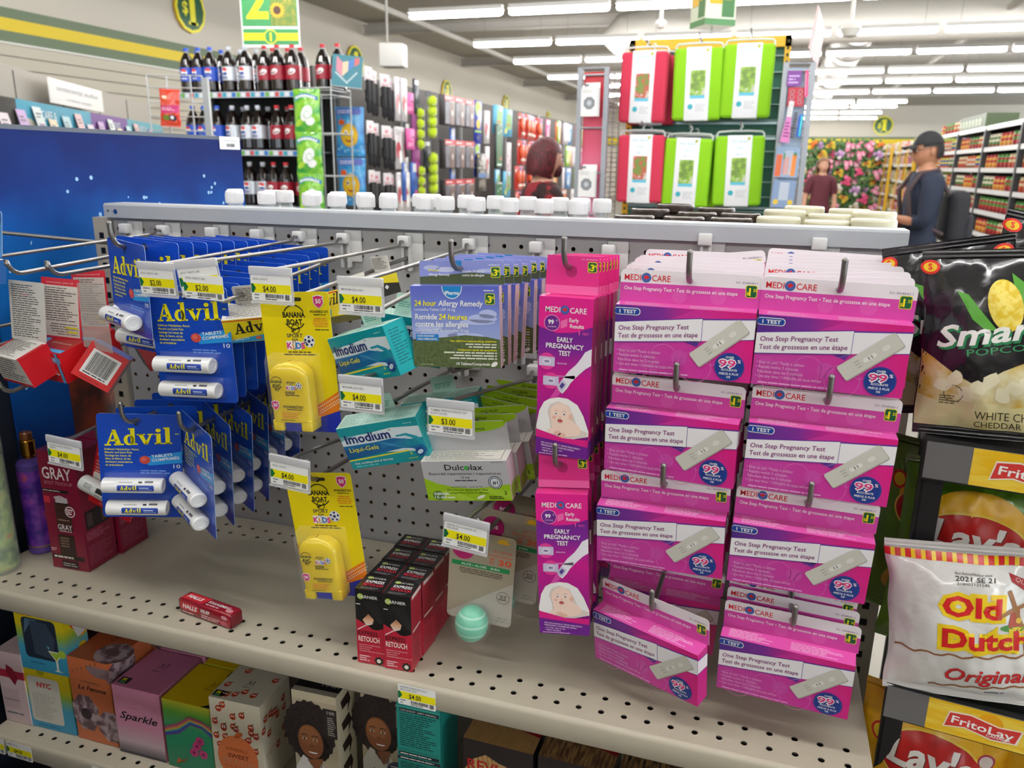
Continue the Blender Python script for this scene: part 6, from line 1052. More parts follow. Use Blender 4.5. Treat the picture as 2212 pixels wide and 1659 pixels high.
# ================================================================ greeting card rack beyond the cooler
A = Vector((-3.56, 2.43)); Bv = Vector((-5.26, 5.61)); dv = (Bv - A).normalized(); yaw = math.degrees(math.atan2(dv.y, dv.x)); LN = (Bv - A).length
cr_ = thing('card_rack', 'greeting card rack with teal and purple header strips above blue poster', 'card rack', (A.x, A.y, -1.34), (0, 0, yaw)); b = MB(); LAM = M('#a79f93', .6)
b.box(-.8, LN + .1, .10, .14, 0, up(.64), LAM); b.box(-.8, LN + .1, -.25, .10, 0, up(-.2), LAM)
for i in range(7): b.box(i * .8 - .3, i * .8 - .29, .095, .10, up(.2), up(.62), M('#6a645c', .6))
b.obj('back_panel', cr_); b = MB(); P0 = .0
segs = [(-.8, .19, '#3a3733', ''), (.19, 1.5, '#3f9ab4', 'CARE &'), (1.5, 2.45, '#6a3a8a', 'THINKING OF YOU'), (2.45, 3.7, '#4f9fae', 'SPECIAL')]
for x0, x1, c, s in segs:
    b.box(x0, x1, -.01, .02, up(.20), up(.44), M(c, .5)); P = Pn(b, (x0, -.0102, up(.20)), (1, 0, 0), (0, 0, 1), lift=.001)
    if s: [P.text(q, .36, .145 - .08 * j, .055, M('#d8e4ea'), 2, b=.02) for j, q in enumerate(s.replace(' OF', '|OF').replace(' &', ' &|').split('|'))]
    P.disc(.16, .08, .10, M('#c9bfae'), 1, ry=.06)
b.obj('header_strip', cr_)
rr = random.Random(4)
for i in range(14):
    x = -.1 + i * .245; o = MB(); o.box(0, .13, 0, .003, 0, .19, M(('#e2d4d8', '#c8a8d0', '#d8e0dc', '#e8d8b8', '#b8d4d8', '#e0b8b8')[i % 6], .5)); P = Pn(o, (0, -.0002, 0), (1, 0, 0), (0, 0, 1), lift=.001); P.rect(.02, .03, .11, .09, M(('#b05a78', '#6a8ab0', '#8a6a9a')[i % 3]), 1); P.greek(.02, .12, .11, .16, 2, GREYINK, 1, i)
    q = A + dv * x + Vector((dv.y, -dv.x)) * .06; ob = o.obj('greeting_card', None, loc=(q.x, q.y, .165 + .03 * (i % 3))); ob.rotation_euler = (math.radians(-12), 0, math.radians(yaw)); tag(ob, '%s greeting card in rack, %s from the near end' % (('pale pink', 'lilac', 'white', 'cream', 'pale blue', 'rose')[i % 6], ORD[i] if i else 'first'), 'greeting card', 'greeting cards')
t = thing('store_sign', 'white sign reading sentimental studios standing on card rack', 'sign', (*(A + dv * .76), .455), (0, 0, yaw)); b = MB(); b.box(0, 1.07, -.012, 0, 0, .155, M('#e4e1dc', .4)); P = Pn(b, (0, -.0122, 0), (1, 0, 0), (0, 0, 1), lift=.001); P.text('sentimental studios', .53, .085, .034, M('#8d8a94'), 1, al='c', w=.84); P.text('a Hallmark company', .53, .03, .02, M('#a8a6ac'), 1, al='c', w=.5); b.obj('sign_board', t)
# grid fixture with a red candy bag
t = thing('grid_panel', 'grey wire grid stand with hooks beside card rack', 'display stand', (-2.42, 2.50, -1.34), (0, 0, 20)); b = MB()
for x in (-.16, -.06, .06, .12): b.tube([(x, 0, .8), (x, 0, up(.53))], .004, WW, 6)
for z in (.53, .47, .40, .33, .26): b.tube([(-.16, 0, up(z)), (.12, 0, up(z))], .003, WW, 6)
b.box(.12, .15, -.015, .015, 0, up(.52), M('#8d8f8e', .4, .4, 'steel')); b.obj('wire_frame', t)
t = bag('candy_bag', 'red and orange candy pouch hanging on wire grid stand', 110, 165, 16, 61, lambda u, v: foilm('#cf3a1e'), lambda P, w, h: (P.poly([(0, 88), (110, 98), (110, 62), (0, 54)], M('#c42c6e', .3), 1), P.greek(12, 68, 98, 84, 2, M('#f0c0d0'), 2, 3), P.disc(38, 34, 20, M('#6a8a2a', .3), 2, ry=13), P.disc(72, 34, 22, M('#3a2440', .3), 2, ry=15), P.disc(70, 36, 9, WHITE, 3), P.disc(34, 130, 16, M('#e0782c', .3), 2, ry=10), P.rect(16, 126, 44, 140, M('#e8d8c0'), 3)), (-2.425, 2.42, .285), (0, 3, 12))
# ================================================================ picnic blanket end display
bd = thing('end_display', 'green slatted end display in a yellow perforated frame', 'display rack', (.17, 3.085, -1.34)); b = MB(); GS = M('#2c6a58', .5); b.box(-.36, .36, .02, .04, 0, up(.69), GS)
b.obj('back_panel', bd); b = MB()
for i in range(12): z = .62 - i * .072; b.box(-.36, .36, .004, .022, up(z), up(z + .006), M('#8fa8a4', .4, .3, 'steel'))
for z in (.316, .245, -.085): b.box(-.36, .36, -.002, .022, up(z), up(z + .012), M('#a9bcbc', .3, .5, 'steel'))
b.obj('rails', bd); b = MB(); YF = M('#d8a914', .45, 0, 'enamel')
for x in (-.375, .352): b.box(x, x + .028, -.01, .05, 0, up(.71), YF)
for x in (-.375, .352):
    for i in range(46): b.box(x + .009, x + .019, -.0108, -.0099, up(.69 - i * .03) - .014, up(.69 - i * .03), M('#3a3a1c', .8))
b.box(-.375, .38, -.01, .05, up(.66), up(.71), YF); b.obj('yellow_frame', bd)
FEL = dict(bump=.25, bs=220, bd=.002)
def blanket(c, photo):
    t = thing('folded_blanket', '', 'blanket'); fab = M(c, .85, 0, 'fleece', **FEL); b = MB(.001); b.bbox(-112, 112, -40, 40, -335, -18, fab, 16, 4); b.obj('fabric', t)
    l = MB(.001); l.bbox(-56, 56, -43, 43, -338, -15, M('#e8e8ea', .4), 4, 2); P = front(l, -56, -338, -43.2); P.rect(24, 100, 92, 222, M('#6d8a3a', .4, 0, 'photo_print', c2=photo, c3='#c9c4b8', ns=40, nr=(.42, .56)), 1); P.rect(24, 98, 92, 112, M('#5cb8d0'), 2); P.disc(28, 62, 13, M('#2f9fae'), 1, n=16, zig=-.1); P.text('Picnic Blanket', 56, 290, 15, M('#7fbcc4'), 1, al='c', w=74); P.text('Tapis', 56, 262, 12, M('#9ccad0'), 1, al='c'); P.text('200 cm', 56, 234, 9, M('#7fbcc4'), 1, al='c'); P.disc(96, 308, 7, M('#3f6a1e'), 1); P.disc(96, 308, 4, YEL, 2); P.greek(50, 40, 100, 76, 5, M('#c4c4c8'), 1, 2); l.obj('paper_band', t, 'white paper band')
    h = MB(.001); WP = M('#c9cdc9', .3, 0, 'plastic'); h.tube([(-106, 0, -25), (-106, 0, -8), (-98, 0, 2), (-40, 0, 6), (40, 0, 6), (98, 0, 2), (106, 0, -8), (106, 0, -25)], 5, WP, 8); h.tube([(0, 0, 6), (0, 0, 16), (8, 0, 26), (3, 0, 38), (-8, 0, 34)], 4, WP, 8); h.obj('hanger', t, 'pale plastic hanger'); return t
BR = blanket('#c5304c', '#c04a40'); BG = blanket('#86c20c', '#8fb83a'); PROTO += [BR, BG]
for i, (k, x, z, r) in enumerate(((BR, -.098, .652, (0, 1, -8)), (BG, .146, .662, (0, -1, 2)), (BG, .372, .672, (0, 0, 0)), (BR, -.096, .277, (0, 0, -2)), (BG, .131, .262, (0, 1, -4)), (BG, .362, .274, (0, -1, 2)))):
    o = dup(k, '%s folded picnic blanket with white band, %s row, %s' % ('red' if k is BR else 'lime green', ('upper', 'lower')[i // 3], ('left', 'middle', 'right')[i % 3]), (x, 2.945, z), r); o['group'] = 'folded picnic blankets'
    o = dup(k, '%s folded picnic blanket half hidden directly behind the %s %s one' % ('red' if k is BR else 'lime green', ('upper', 'lower')[i // 3], ('left', 'middle', 'right')[i % 3]), (x + .022, 3.034, z - .006), (0, 0, -r[2])) if i in (0, 3, 4) else None
    hk = MB(); hk.tube([(0, .06, 0), (0, -.10, 0), (0, -.115, .018)], .004, STEEL, 6); ho = hk.obj('display_hook', None, loc=(x, 3.01, z + .026)); tag(ho, 'metal prong holding the %s %s blanket' % (('upper', 'lower')[i // 3], ('left', 'middle', 'right')[i % 3]), 'display hook')
b = MB(); b.box(-.35, .36, .05, 1.9, 0, up(.2), M('#8f8c86', .6)); b.obj('gondola_body', bd)
# wire strip racks either side of it
def strip_rack(label, x, y, w, rot, cols):
    t = thing('wire_rack', label, 'wire rack', (x, y, -1.34), (0, 0, rot)); b = MB(); SG = M('#9a9da2', .4, .4, 'steel'); 
    for q in (0, w): b.box(q - .012, q + .012, -.01, .01, 0, up(.565), SG)
    for z in (.56, .53, .29, .08, -.12): b.tube([(0, -.005, up(z)), (w, -.005, up(z))], .005, SG, 6)
    for i in range(10): b.tube([(w * i / 9, 0, up(.555)), (w * i / 9, -.012, up(.57))], .003, SG, 5)
    b.obj('frame', t); b = MB(); b.box(.015, w - .015, .012, .02, .7, up(.545), cols[0]); b.obj('back_card', t)
    b = MB()
    for i in range(30): b.tube([(w, .02, up(.54 - i * .024)), (w, .20, up(.54 - i * .024))], .003, SG, 5)
    for q in (.02, .11, .20): b.tube([(w, q, .6), (w, q, up(.55))], .003, SG, 5)
    b.obj('side_grid', t); return t
strip_rack('grey wire rack with pink back card left of the blankets', -.40, 2.88, .135, -8, (G(((0, '#d88aa8'), (.5, '#d04a68'), (1, '#cf2f34')), 2, up(-.1), up(.55), .4),))
strip_rack('grey wire rack with hair items right of the blankets', .535, 2.86, .115, 8, (M('#9fb0c4', .5),))
def fan_box():
    t = thing('fan_box', '', 'box'); b = MB(.001); wc = M('#e6e4e2', .4); b.box(-42, 42, -30, 0, -150, -22, wc); b.box(-32, 42, -1, 0, -22, 4, wc); P = front(b, -42, -150, -30); P.disc(42, 60, 30, M('#6f7276'), 1, n=8, rot=.39); P.disc(42, 60, 26, M('#8d9094'), 2); P.disc(42, 60, 14, M('#a9acb0'), 3); P.ring(42, 60, 21, 18, M('#60636a'), 3); P.disc(42, 60, 5, M('#d0d2d4'), 4); P.greek(6, 104, 60, 122, 3, M('#bdbcba'), 1, 2); P.greek(10, 130, 40, 150, 1, GREYINK, 1); b.obj('carton', t); return t
FB = fan_box(); PROTO.append(FB); 
for i, z in enumerate((.49, .115)): dup(FB, 'small white fan box with grey grille, %s on pink backed wire rack' % ('upper', 'lower')[i], (-.335, 2.845, z), (0, 0, -8))
def hangcard(name, label, w, h, c, items, loc, rot=(0, 0, 0), cat='hair accessory'):
    t = thing(name, label, cat, loc, rot); b = MB(.001); b.slab([(a - w / 2, q - h) for a, q in rrect(0, 0, w, h, 3)], 0, 1, c); P = front(b, -w / 2, -h, 0); items(P); b.obj('card', t); return t
hangcard('hair_card', 'purple card at top of right wire rack', 60, 66, M('#7a3f8f'), lambda P: P.greek(6, 10, 54, 50, 3, M('#c9a8d8'), 1, 2), (.575, 2.85, .53), (0, 0, 8))
hangcard('hair_clip_card', 'red card of hair clips on right wire rack', 70, 80, M('#b82a3c'), lambda P: [P.ring(18 + 34 * (i % 2), 18 + 22 * (i // 2), 10, 7, M('#8d8a90'), 1, 14) for i in range(6)], (.59, 2.852, .46), (0, 0, 8))
hangcard('hair_brush', 'glossy pink brush hanging at edge of right wire rack', 14, 110, M('#d83a78', .2), lambda P: P.rect(2, 6, 5, 100, M('#f0a8c4'), 1), (.625, 2.85, .53), (0, -4, 8))
t = hangcard('hair_bottle', 'white and pink tapered card hanging on right wire rack', 22, 70, M('#dcd8d8'), lambda P: P.greek(4, 10, 18, 60, 4, M('#c4c0c4'), 1, 2), (.575, 2.82, .40), (0, 6, 8))
b = MB(.001); b.slab([(-17, -175), (24, -175), (12, -66), (-10, -66)], -1, 1.5, M('#d07ab4', .3)); P = front(b, -17, -175, -1); P.greek(8, 20, 34, 90, 5, M('#8d3f7a'), 1, 4); b.obj('pink_sleeve', t, 'pink sleeve')
hangcard('hair_clip_strip', 'black strip of beads on right wire rack', 12, 110, M('#2c2a30'), lambda P: [P.disc(6, 10 + i * 13, 4, M('#7d7a84'), 1, n=10) for i in range(8)], (.598, 2.84, .355), (0, 5, 8))
hangcard('hair_brush', 'blue and green metallic brush on right wire rack', 20, 96, M('#2a4fa8', .2, .4), lambda P: P.rect(10, 4, 16, 92, M('#4ac0a0', .2, .5), 1), (.622, 2.842, .345), (0, 3, 8))
hangcard('scissors_card', 'grey blue card with orange handled tools on right wire rack', 104, 132, M('#8aa0bc'), lambda P: (P.rect(4, 4, 30, 100, M('#d0643a'), 1), P.rect(38, 12, 62, 90, M('#c8502c'), 1), P.rect(70, 8, 92, 102, M('#e0863a'), 1), P.rect(34, 78, 44, 106, M('#2f8a4a'), 1), P.rect(78, 96, 90, 110, M('#2f8a4a'), 1), [P.line([(40, 116 - i * 12), (72, 116 - i * 12), (72, 110 - i * 12), (40, 110 - i * 12)], 3, M('#c4c8ce'), 2) for i in range(9)]), (.582, 2.838, .205), (0, 2, 8))
hangcard('wave_clip_card', 'grey card of wavy white clips low on right wire rack', 100, 120, M('#7f93b4'), lambda P: ([P.line([(30, 110 - i * 10), (70, 110 - i * 10), (70, 105 - i * 10), (30, 105 - i * 10)], 3, M('#d0d4d8'), 2) for i in range(8)], P.disc(20, 24, 12, M('#d8b83c'), 1), P.disc(84, 24, 12, M('#d8b83c'), 1)), (.580, 2.836, .06), (0, 2, 8))
# hanging signs
def medallion(label, loc, rot, s=1.):
    t = thing('wall_sign', label, 'sign', loc, rot); b = MB(); b.lathe([(.31 * s, 0), (.31 * s, .035), (.01, .035)], YF, 12, (0, 0, 0), 'y'); P = Pn(b, (0, -.0005, 0), (1, 0, 0), (0, 0, 1), lift=.0015); P.disc(0, 0, .31 * s, YEL, 1, n=12); P.disc(0, 0, .27 * s, M('#1c5a34', .25, 0, 'enamel', coat=.6), 2, n=12); P.text('$', -.17 * s, -.07 * s, .16 * s, YEL, 3, b=.04); P.rect(-.02 * s, -.2 * s, .09 * s, .2 * s, YEL, 3); P.poly([(-.02 * s, .2 * s), (-.09 * s, .13 * s), (-.02 * s, .12 * s)], YEL, 3); P.rect(-.06 * s, -.2 * s, .13 * s, -.16 * s, YEL, 3); b.obj('sign_disc', t); return t
for i, (y, z) in enumerate(((8.93, 2.17), (13.62, 1.98), (18.25, 1.80), (22.93, 1.82), (27.78, 1.66))): medallion('green and yellow round dollar sign on left wall, %s from the viewer' % ('nearest', 'second', 'third', 'fourth', 'fifth')[i], (WX + .05, y, z if i else 2.13), (0, 0, 90))
medallion('green and yellow round dollar sign high on the far back wall', (4.73, FY - .06, 1.95), (0, 0, 0), 1.3)
t = thing('hanging_sign', 'hanging green sign with yellow numeral and sunflower photo above cola bottles', 'sign', (-3.83, 5.46, 1.09), (0, 0, 14)); b = MB(); b.box(-.26, .26, 0, .006, 0, .62, WHITE); P = Pn(b, (-.26, -.0005, 0), (1, 0, 0), (0, 0, 1), lift=.0015); sg = M('#2f8a4a', .35)
P.rect(.01, .17, .51, .62, sg, 1); P.text('2', .05, .24, .30, YEL, 2, b=.04); P.rect(.27, .175, .50, .62, M('#5a7a28', .4, 0, 'leaf_print', c2='#8a8a2c', ns=20), 2)
for x, y, r in ((.33, .30, .07), (.43, .47, .10), (.31, .54, .06)): P.disc(x, y, r, M('#e0a81c'), 3, n=28, zig=-.28); P.disc(x, y, r * .5, M('#4a2c18'), 4)
P.rect(.01, .02, .51, .15, sg, 1); P.rect(.01, .055, .51, .115, YEL, 2); P.disc(.26, .085, .06, YEL, 3); P.disc(.26, .085, .052, sg, 4); P.text('1', .26, .05, .07, YEL, 5, al='c', b=.05); b.obj('sign_board', t); b = MB(); b.tube([(0, .003, .62), (0, .003, 1.6)], .003, WW, 5); b.obj('hanger', t)
t = thing('hanging_sign', 'green and yellow cube sign hanging above blankets', 'sign', (.145, 3.52, .82), (0, 0, 32)); b = MB(); b.box(-.085, .085, -.085, .085, 0, .24, M('#d9e0c8', .15, 0, 'gloss_card', coat=.8))
for P in (Pn(b, (-.085, -.0852, 0), (1, 0, 0), (0, 0, 1), lift=.0012), Pn(b, (.0852, -.085, 0), (0, 1, 0), (0, 0, 1), lift=.0012), Pn(b, (-.0852, .085, 0), (0, -1, 0), (0, 0, 1), lift=.0012)): P.rect(.02, .10, .09, .20, YF, 1); P.rect(.09, .04, .16, .20, M('#4a7a4a', .2, coat=.6), 1); P.rect(0, 0, .17, .03, M('#5a8a5a', .2), 1); P.rect(.10, .12, .14, .2, YF, 2)
b.obj('sign_cube', t); b = MB(); b.tube([(0, 0, .24), (0, 0, 1.9)], .003, WW, 5); b.tube([(0, 0, 0), (0, 0, -.10)], .003, WW, 5); b.obj('hanger', t)
t = thing('hanging_sign', 'pale pink sign seen edge on at top of right wire rack', 'sign', (.645, 2.87, .575), (0, 24, 74)); b = MB(); b.box(-.09, .09, 0, .004, 0, .20, M('#c9a8a4', .5)); b.tube([(-.07, 0, -.02), (-.07, 0, .2)], .004, WW, 5); b.obj('sign_board', t)
t = thing('heater_box', 'white square unit hanging from ceiling rod near left wall', 'ceiling unit', (-3.27, 6.75, 1.05), (0, 0, 10)); b = MB(); b.bbox(-.12, .12, -.1, .1, 0, .22, M('#cfccc6', .5), .01); b.obj('body', t); b = MB(); b.tube([(-.06, 0, .22), (-.06, 0, 1.65)], .012, M('#8f8b84', .5), 8); b.obj('rod', t)
for i, (x, y, z) in enumerate(((-.75, 7.9, 1.55), (.88, 4.4, .92))):
    t = thing('ceiling_camera', 'white camera dome on a thin ceiling pole, %s' % ('left of blankets', 'right of blankets')[i], 'camera', (x, y, z)); b = MB(); b.tube([(0, 0, .03), (0, 0, 2.65 - z)], .018 if i == 0 else .012, M('#d8d4cc', .5), 8); b.obj('pole', t); b = MB(); b.lathe([(.01, -.05), (.04, -.04), (.06, 0), (.05, .03), (.02, .04)], M('#cfcac2', .4), 14); b.obj('dome', t)
# ================================================================ pegged goods down the left aisle
GX = -2.45
gr = thing('pegged_shelving', 'long pegboard run hung with gloves, balls and toys left of the shopper', 'shelving', (-2.80, 0, -1.34)); b = MB(); b.box(-.06, 0, 4.42, 13.5, 0, up(.80), M('#55504c', .7)); b.obj('back_panel', gr)
b = MB(); [b.box(0, .03, y, y + .03, 0, up(.80), M('#a5a6a6', .5)) for y in (5.9, 7.35, 8.9, 10.4, 11.9)]; b.box(0, .40, 4.42, 13.5, 0, up(-.95), M('#7d7a74', .6)); b.obj('uprights', gr)
def pack(name, w, h, deco, d=14, tab=None):
    t = thing(name, '', 'packet'); b = MB(.001); deco(b, w, h, d); b.obj('pack', t); PROTO.append(t); return t
def flat(c, k, d=14):
    def f(b, w, h, dd): b.bbox(-w / 2, w / 2, -d, 0, -h, 0, c, 4, 1); P = front(b, -w / 2, -h, -d - .2, lift=.6); k(P, w, h)
    return f
def glove(b, w, h, d):
    g = M('#1c1a1d', .8, 0, 'knit', bump=.3, bs=300); b.box(-w / 2, w / 2, -6, 0, -90, 0, M('#d9d3d4', .5)); P = front(b, -w / 2, -90, -6, lift=.6); P.disc(w * .5, 50, 22, M('#d07a86'), 1, ry=14); P.greek(10, 12, w - 10, 30, 2, M('#b0404c'), 1, 2)
    for s in (-1, 1):
        b.bbox(s * 28 - 24, s * 28 + 24, -26, -2, -230, -80, g, 10, 2)
        for i in range(4): b.bbox(s * 28 - 23 + i * 12, s * 28 - 13 + i * 12, -20, -6, -300 + abs(i - 1.5) * 12, -215, g, 4, 1)
        b.bbox(s * 28 + s * 20, s * 28 + s * 32, -20, -6, -215, -150, g, 4, 1)
GL = pack('glove_pack', 116, 300, glove)
def balls(b, w, h, d):
    bm = M('#b4cc1a', .8, 0, 'felt', bump=.3, bs=200); b.box(-40, 40, -4, 0, -30, 10, M('#2c2c30', .5))
    for i in range(4):
        b.ball((0, -40, -72 - i * 86), 43, bm, 16, 10)
        b.tube([(43.5 * math.cos(a) * .75, -40 - 43.5 * math.sin(a) * .98 if math.sin(a) > -.2 else -40 - 43 * math.sin(a), -72 - i * 86 + 26 * math.sin(2 * a)) for a in [q * .33 for q in range(20)]], 1.6, WHITE, 5, False)
    for q in range(4): b.tube([(44 * math.cos(q * 1.57), -40 + 44 * math.sin(q * 1.57), -20), (44 * math.cos(q * 1.57), -40 + 44 * math.sin(q * 1.57), -380)], 1, M('#d8d8d0', .4), 4)
TB = pack('tennis_ball_tube', 86, 390, balls)
def dbox(P, w, h): P.rect(0, h - 46, w, h, M('#c42830'), 1); P.greek(20, h - 34, w - 20, h - 14, 1, WHITE, 2, 3); P.rect(12, 10, w * .46, h - 56, M('#5a5460'), 1); P.rect(w * .52, 10, w * .92, h - 56, M('#6a4a40'), 1); P.disc(w * .72, h * .42, 16, M('#d8cfc8'), 2, ry=26); P.disc(w * .3, h * .4, 12, M('#3a3438'), 2, ry=34)
RB = pack('dark_box', 250, 260, flat(M('#3c363a', .4), dbox, 60))
PK = pack('pink_card', 110, 150, flat(M('#d8589c', .5), lambda P, w, h: (P.disc(w * .75, h * .6, 16, M('#3a2430'), 1, ry=6), P.greek(14, 20, w - 20, 50, 3, M('#f0b8d4'), 1, 2))))
PU = pack('purple_pouch', 120, 230, flat(M('#7a2268', .6), lambda P, w, h: P.disc(w * .5, h * .35, 34, M('#a02a80'), 1)))
DP = pack('dark_pouch', 120, 250, flat(M('#1f2430', .6), lambda P, w, h: (P.disc(w * .5, h * .4, 30, M('#30384a'), 1, ry=60), P.rect(20, h - 40, w - 20, h - 10, M('#d8d4d0'), 1))))
WR = pack('silver_red_card', 120, 300, flat(M('#c9c4c4', .35, .2), lambda P, w, h: (P.disc(w * .4, h * .45, 36, M('#b83a48'), 1, ry=60), P.disc(w * .65, h * .3, 20, WHITE, 2, ry=50), P.greek(14, h - 60, w - 14, h - 14, 3, M('#9a9aa0'), 1, 3))))
BL = pack('blue_card', 150, 280, flat(M('#2a5cb0', .4), lambda P, w, h: (P.rect(30, h - 70, w - 20, h - 10, M('#d8d8dc'), 1), P.disc(w * .6, 50, 26, M('#d84a8a'), 1), P.disc(w * .4, 130, 24, M('#1c3a80'), 1))))
BB = pack('paddle_ball_card', 170, 420, flat(M('#2c3aa0', .35), lambda P, w, h: (P.disc(w * .5, h * .80, 66, M('#a8cc1c'), 1, ry=80, rot=.5), P.disc(w * .62, h * .70, 40, M('#c9ccd8'), 2, ry=44), P.disc(w * .5, h * .46, 48, M('#e0b818'), 2), P.rect(6, h * .26, w - 6, h * .31, M('#8ab83c'), 1), P.disc(w * .5, h * .14, 24, M('#1c2454'), 1))))
DC = pack('dart_card', 230, 380, flat(M('#4a4642', .4), lambda P, w, h: ([P.disc(w * .5 + 60 * math.cos(i * .785), h * .62 + 70 * math.sin(i * .785), 9, M('#cfc4b4'), 1, ry=40, rot=i * .785 - 1.57) for i in range(8)], [P.disc(w * (.25 + .17 * i), h * .2, 9, M('#c4b8a8'), 1, ry=44, rot=(i - 1.5) * .2) for i in range(4)], P.rect(20, h * .36, w - 10, h * .48, M('#5a7ab0'), 2), P.disc(16, h - 24, 12, YEL, 1), P.disc(w - 30, h - 30, 14, M('#c43a3a'), 1))))
TC = pack('teal_card', 260, 300, flat(M('#4a9fc0', .4), lambda P, w, h: (P.poly([(60, 60), (w - 20, 90), (w - 20, h - 60), (110, h - 50)], M('#7aa84a'), 1), P.rect(90, 120, w - 60, 140, M('#a86a3c'), 2), P.disc(80, 60, 30, M('#d8c83c'), 2))))
GC = pack('green_game_card', 240, 470, flat(M('#20262a', .4), lambda P, w, h: (P.rect(40, 20, w - 20, h - 20, M('#1a6a3a'), 1), P.line([(80, 80), (w - 70, h - 120)], 14, M('#8a4a2c'), 2), P.disc(w * .7, h * .85, 12, WHITE, 2), P.disc(w * .4, h * .8, 10, WHITE, 2), P.poly([(w * .6, 90), (w * .72, 140), (w * .84, 90)], M('#d86a4a'), 2), P.rect(60, 34, w - 40, 50, WHITE, 2))))
WC = pack('white_card', 170, 520, flat(M('#cfc4c8', .45), lambda P, w, h: [P.disc(w * (.3 + .3 * (i % 2)), 40 + i * 55, 14, M('#c04a4a'), 1, ry=20) for i in range(8)]))
def toy(b, w, h, d):
    b.bbox(-w / 2, w / 2, -6, 0, -h, 0, M('#c42c26', .4), 3, 1); rr = random.Random(w); P = front(b, -w / 2, -h, -6.2, lift=.6)
    for i in range(9): P.disc(rr.uniform(20, w - 20), rr.uniform(30, h - 20), rr.uniform(12, 30), M(('#e0622c', '#d83a30', '#3a5cb0', '#e8a890', '#f0e0d8', '#8a1c2c')[i % 6]), 1 + i % 3, ry=rr.uniform(12, 40))
    b.ball((0, -20, -h * .45), (w * .3, 18, h * .28), M('#d8582c', .4), 10, 6); b.ball((w * .1, -22, -h * .82), (w * .26, 16, 26), M('#e8c4b4', .4), 10, 6)
TY = pack('red_toy_card', 190, 330, toy)
def misc(c, c2, nm): return pack(nm, 170, 300, flat(M(c, .45), lambda P, w, h: (P.disc(w * .5, h * .4, 50, M(c2), 1, ry=80), P.rect(20, h - 60, w - 20, h - 16, WHITE, 1), P.disc(w * .4, h * .3, 24, WHITE, 2))))
MS = [misc('#d85a94', '#f0b0c8', 'pink_card'), misc('#d8682c', '#f0c880', 'orange_card'), misc('#5a8ac0', '#c0d8e8', 'blue_card'), misc('#8ab84a', '#e0e8a0', 'green_card'), misc('#c4bcc0', '#e8e0e4', 'white_card')]
def hang(p, y, z, label, dx=0., grp=None, sc=1., rz=None):
    sc = (1.2, 1, .86) if p is TY else (1.2, 1, .98) if p in MS else sc * 1.12 if p not in (TB, RB, GC, WC, DC, BB, TC) else sc
    o = dup(p, label, (GX + dx, y, z), (0, 0, 90 + (R.uniform(-9, 9) if rz is None else rz)), sc=sc)
    if grp: o['group'] = grp
RW = ('top', 'second', 'third', 'fourth')
for r, z in enumerate((.80, .42, .06)):
    for c in range(4): hang(GL, 4.58 + c * .135, z - c * .012, 'black glove pair with pale header card, %s row, %s from the near end' % (RW[r], ORD[c] if c else 'first'), -.03 * (c % 2) + .02, 'black glove packs')
    for c in range(2): hang(WR, 5.10 + c * .12, z - .02, 'silver card with red print beside gloves, %s row, %s' % (RW[r], ('left', 'right')[c]), 0, 'silver and red cards')
hang(PK, 5.33, .68, 'pink card hanging above purple pouch, upper one'); hang(PK, 5.20, .39, 'pink card hanging below the other pink card, lower one', .06)
for i, (y, z, p, l) in enumerate(((5.26, .44, DP, 'dark pouch behind lower pink card'), (5.42, .52, PU, 'purple pouch left of upper tennis balls'), (5.44, .26, PU, 'purple pouch below the upper tennis balls on left'), (5.46, .80, DP, 'black pouch above the tennis balls'), (5.22, .12, BL, 'blue card right of the gloves in lowest row, left one'), (5.40, .12, BL, 'blue card right of the gloves in lowest row, right one'), (5.52, .02, PU, 'purple pouch left of the lower tennis balls'), (5.30, -.16, DP, 'dark pouch in bottom row below the blue cards'))): hang(p, y, z, l)
for r, z in enumerate((.70, .22)):
    for c, (y, dx, dz) in enumerate(((5.62, .05, 0), (5.74, .0, .02), (5.50, -.02, -.10))): hang(TB, y, z + dz, 'tube of yellow green tennis balls, %s row, %s' % (('upper', 'lower')[r], ('front left', 'front right', 'far left')[c]), dx, 'tennis ball tubes')
hang(DP, 5.68, .31, 'black and white packet between the two rows of tennis balls')
for r, z in enumerate((.72, .33, -.03)):
    for c in range(3): hang(RB, 6.10 + c * .26, z, 'dark box with red top band, %s row, %s' % (RW[r], ORD[c] if c else 'first'), 0, 'dark boxes with red tops', rz=0)
    if r: hang(BL, 6.40, z + .12, 'blue card above dark boxes of %s row' % RW[r], -.05)
hang(BB, 6.98, .74, 'blue paddle card with yellow ball, upper'); hang(BB, 7.02, .32, 'blue paddle card with yellow ball, lower', -.02, None, .8); hang(DC, 7.02, .22, 'grey card of darts in a ring', .03); hang(WR, 7.25, .66, 'silver card at upright right of paddle cards'); hang(WR, 7.27, .30, 'silver card right of the darts')
for r, (z1, z2) in enumerate(((.74, .52), (.06, -.10))): hang(TC, 7.62, z1, 'teal and green card, %s' % ('upper', 'lower')[r]); hang(GC, 7.60, z2 + .02, 'green game card with brown cue, %s' % ('upper', 'lower')[r], .02); hang(TC, 7.95, z1 - .02, 'teal and green card, %s, second in row' % ('upper', 'lower')[r])
hang(WC, 8.02, .36, 'tall white card with red dots, upper')
for r in range(4):
    for c in range(5): hang(TY, 8.35 + c * .24 + .03 * (r % 2), .70 - r * .30, 'red and orange toy figure card, %s row, %s from near end' % (RW[r], ORD[c] if c else 'first'), R.uniform(-.03, .06), 'red toy cards')
for r in range(4):
    for c in range(9): k = (r * 4 + c * 3) % 5; hang(MS[k], 9.7 + c * .30, .70 - r * .31, '%s toy packet down the left aisle, %s row, %s beyond red toys' % (('pink', 'orange', 'blue', 'green', 'white')[k], RW[r], ORD[c] if c else 'first'), R.uniform(-.03, .08), 'mixed toy packets')

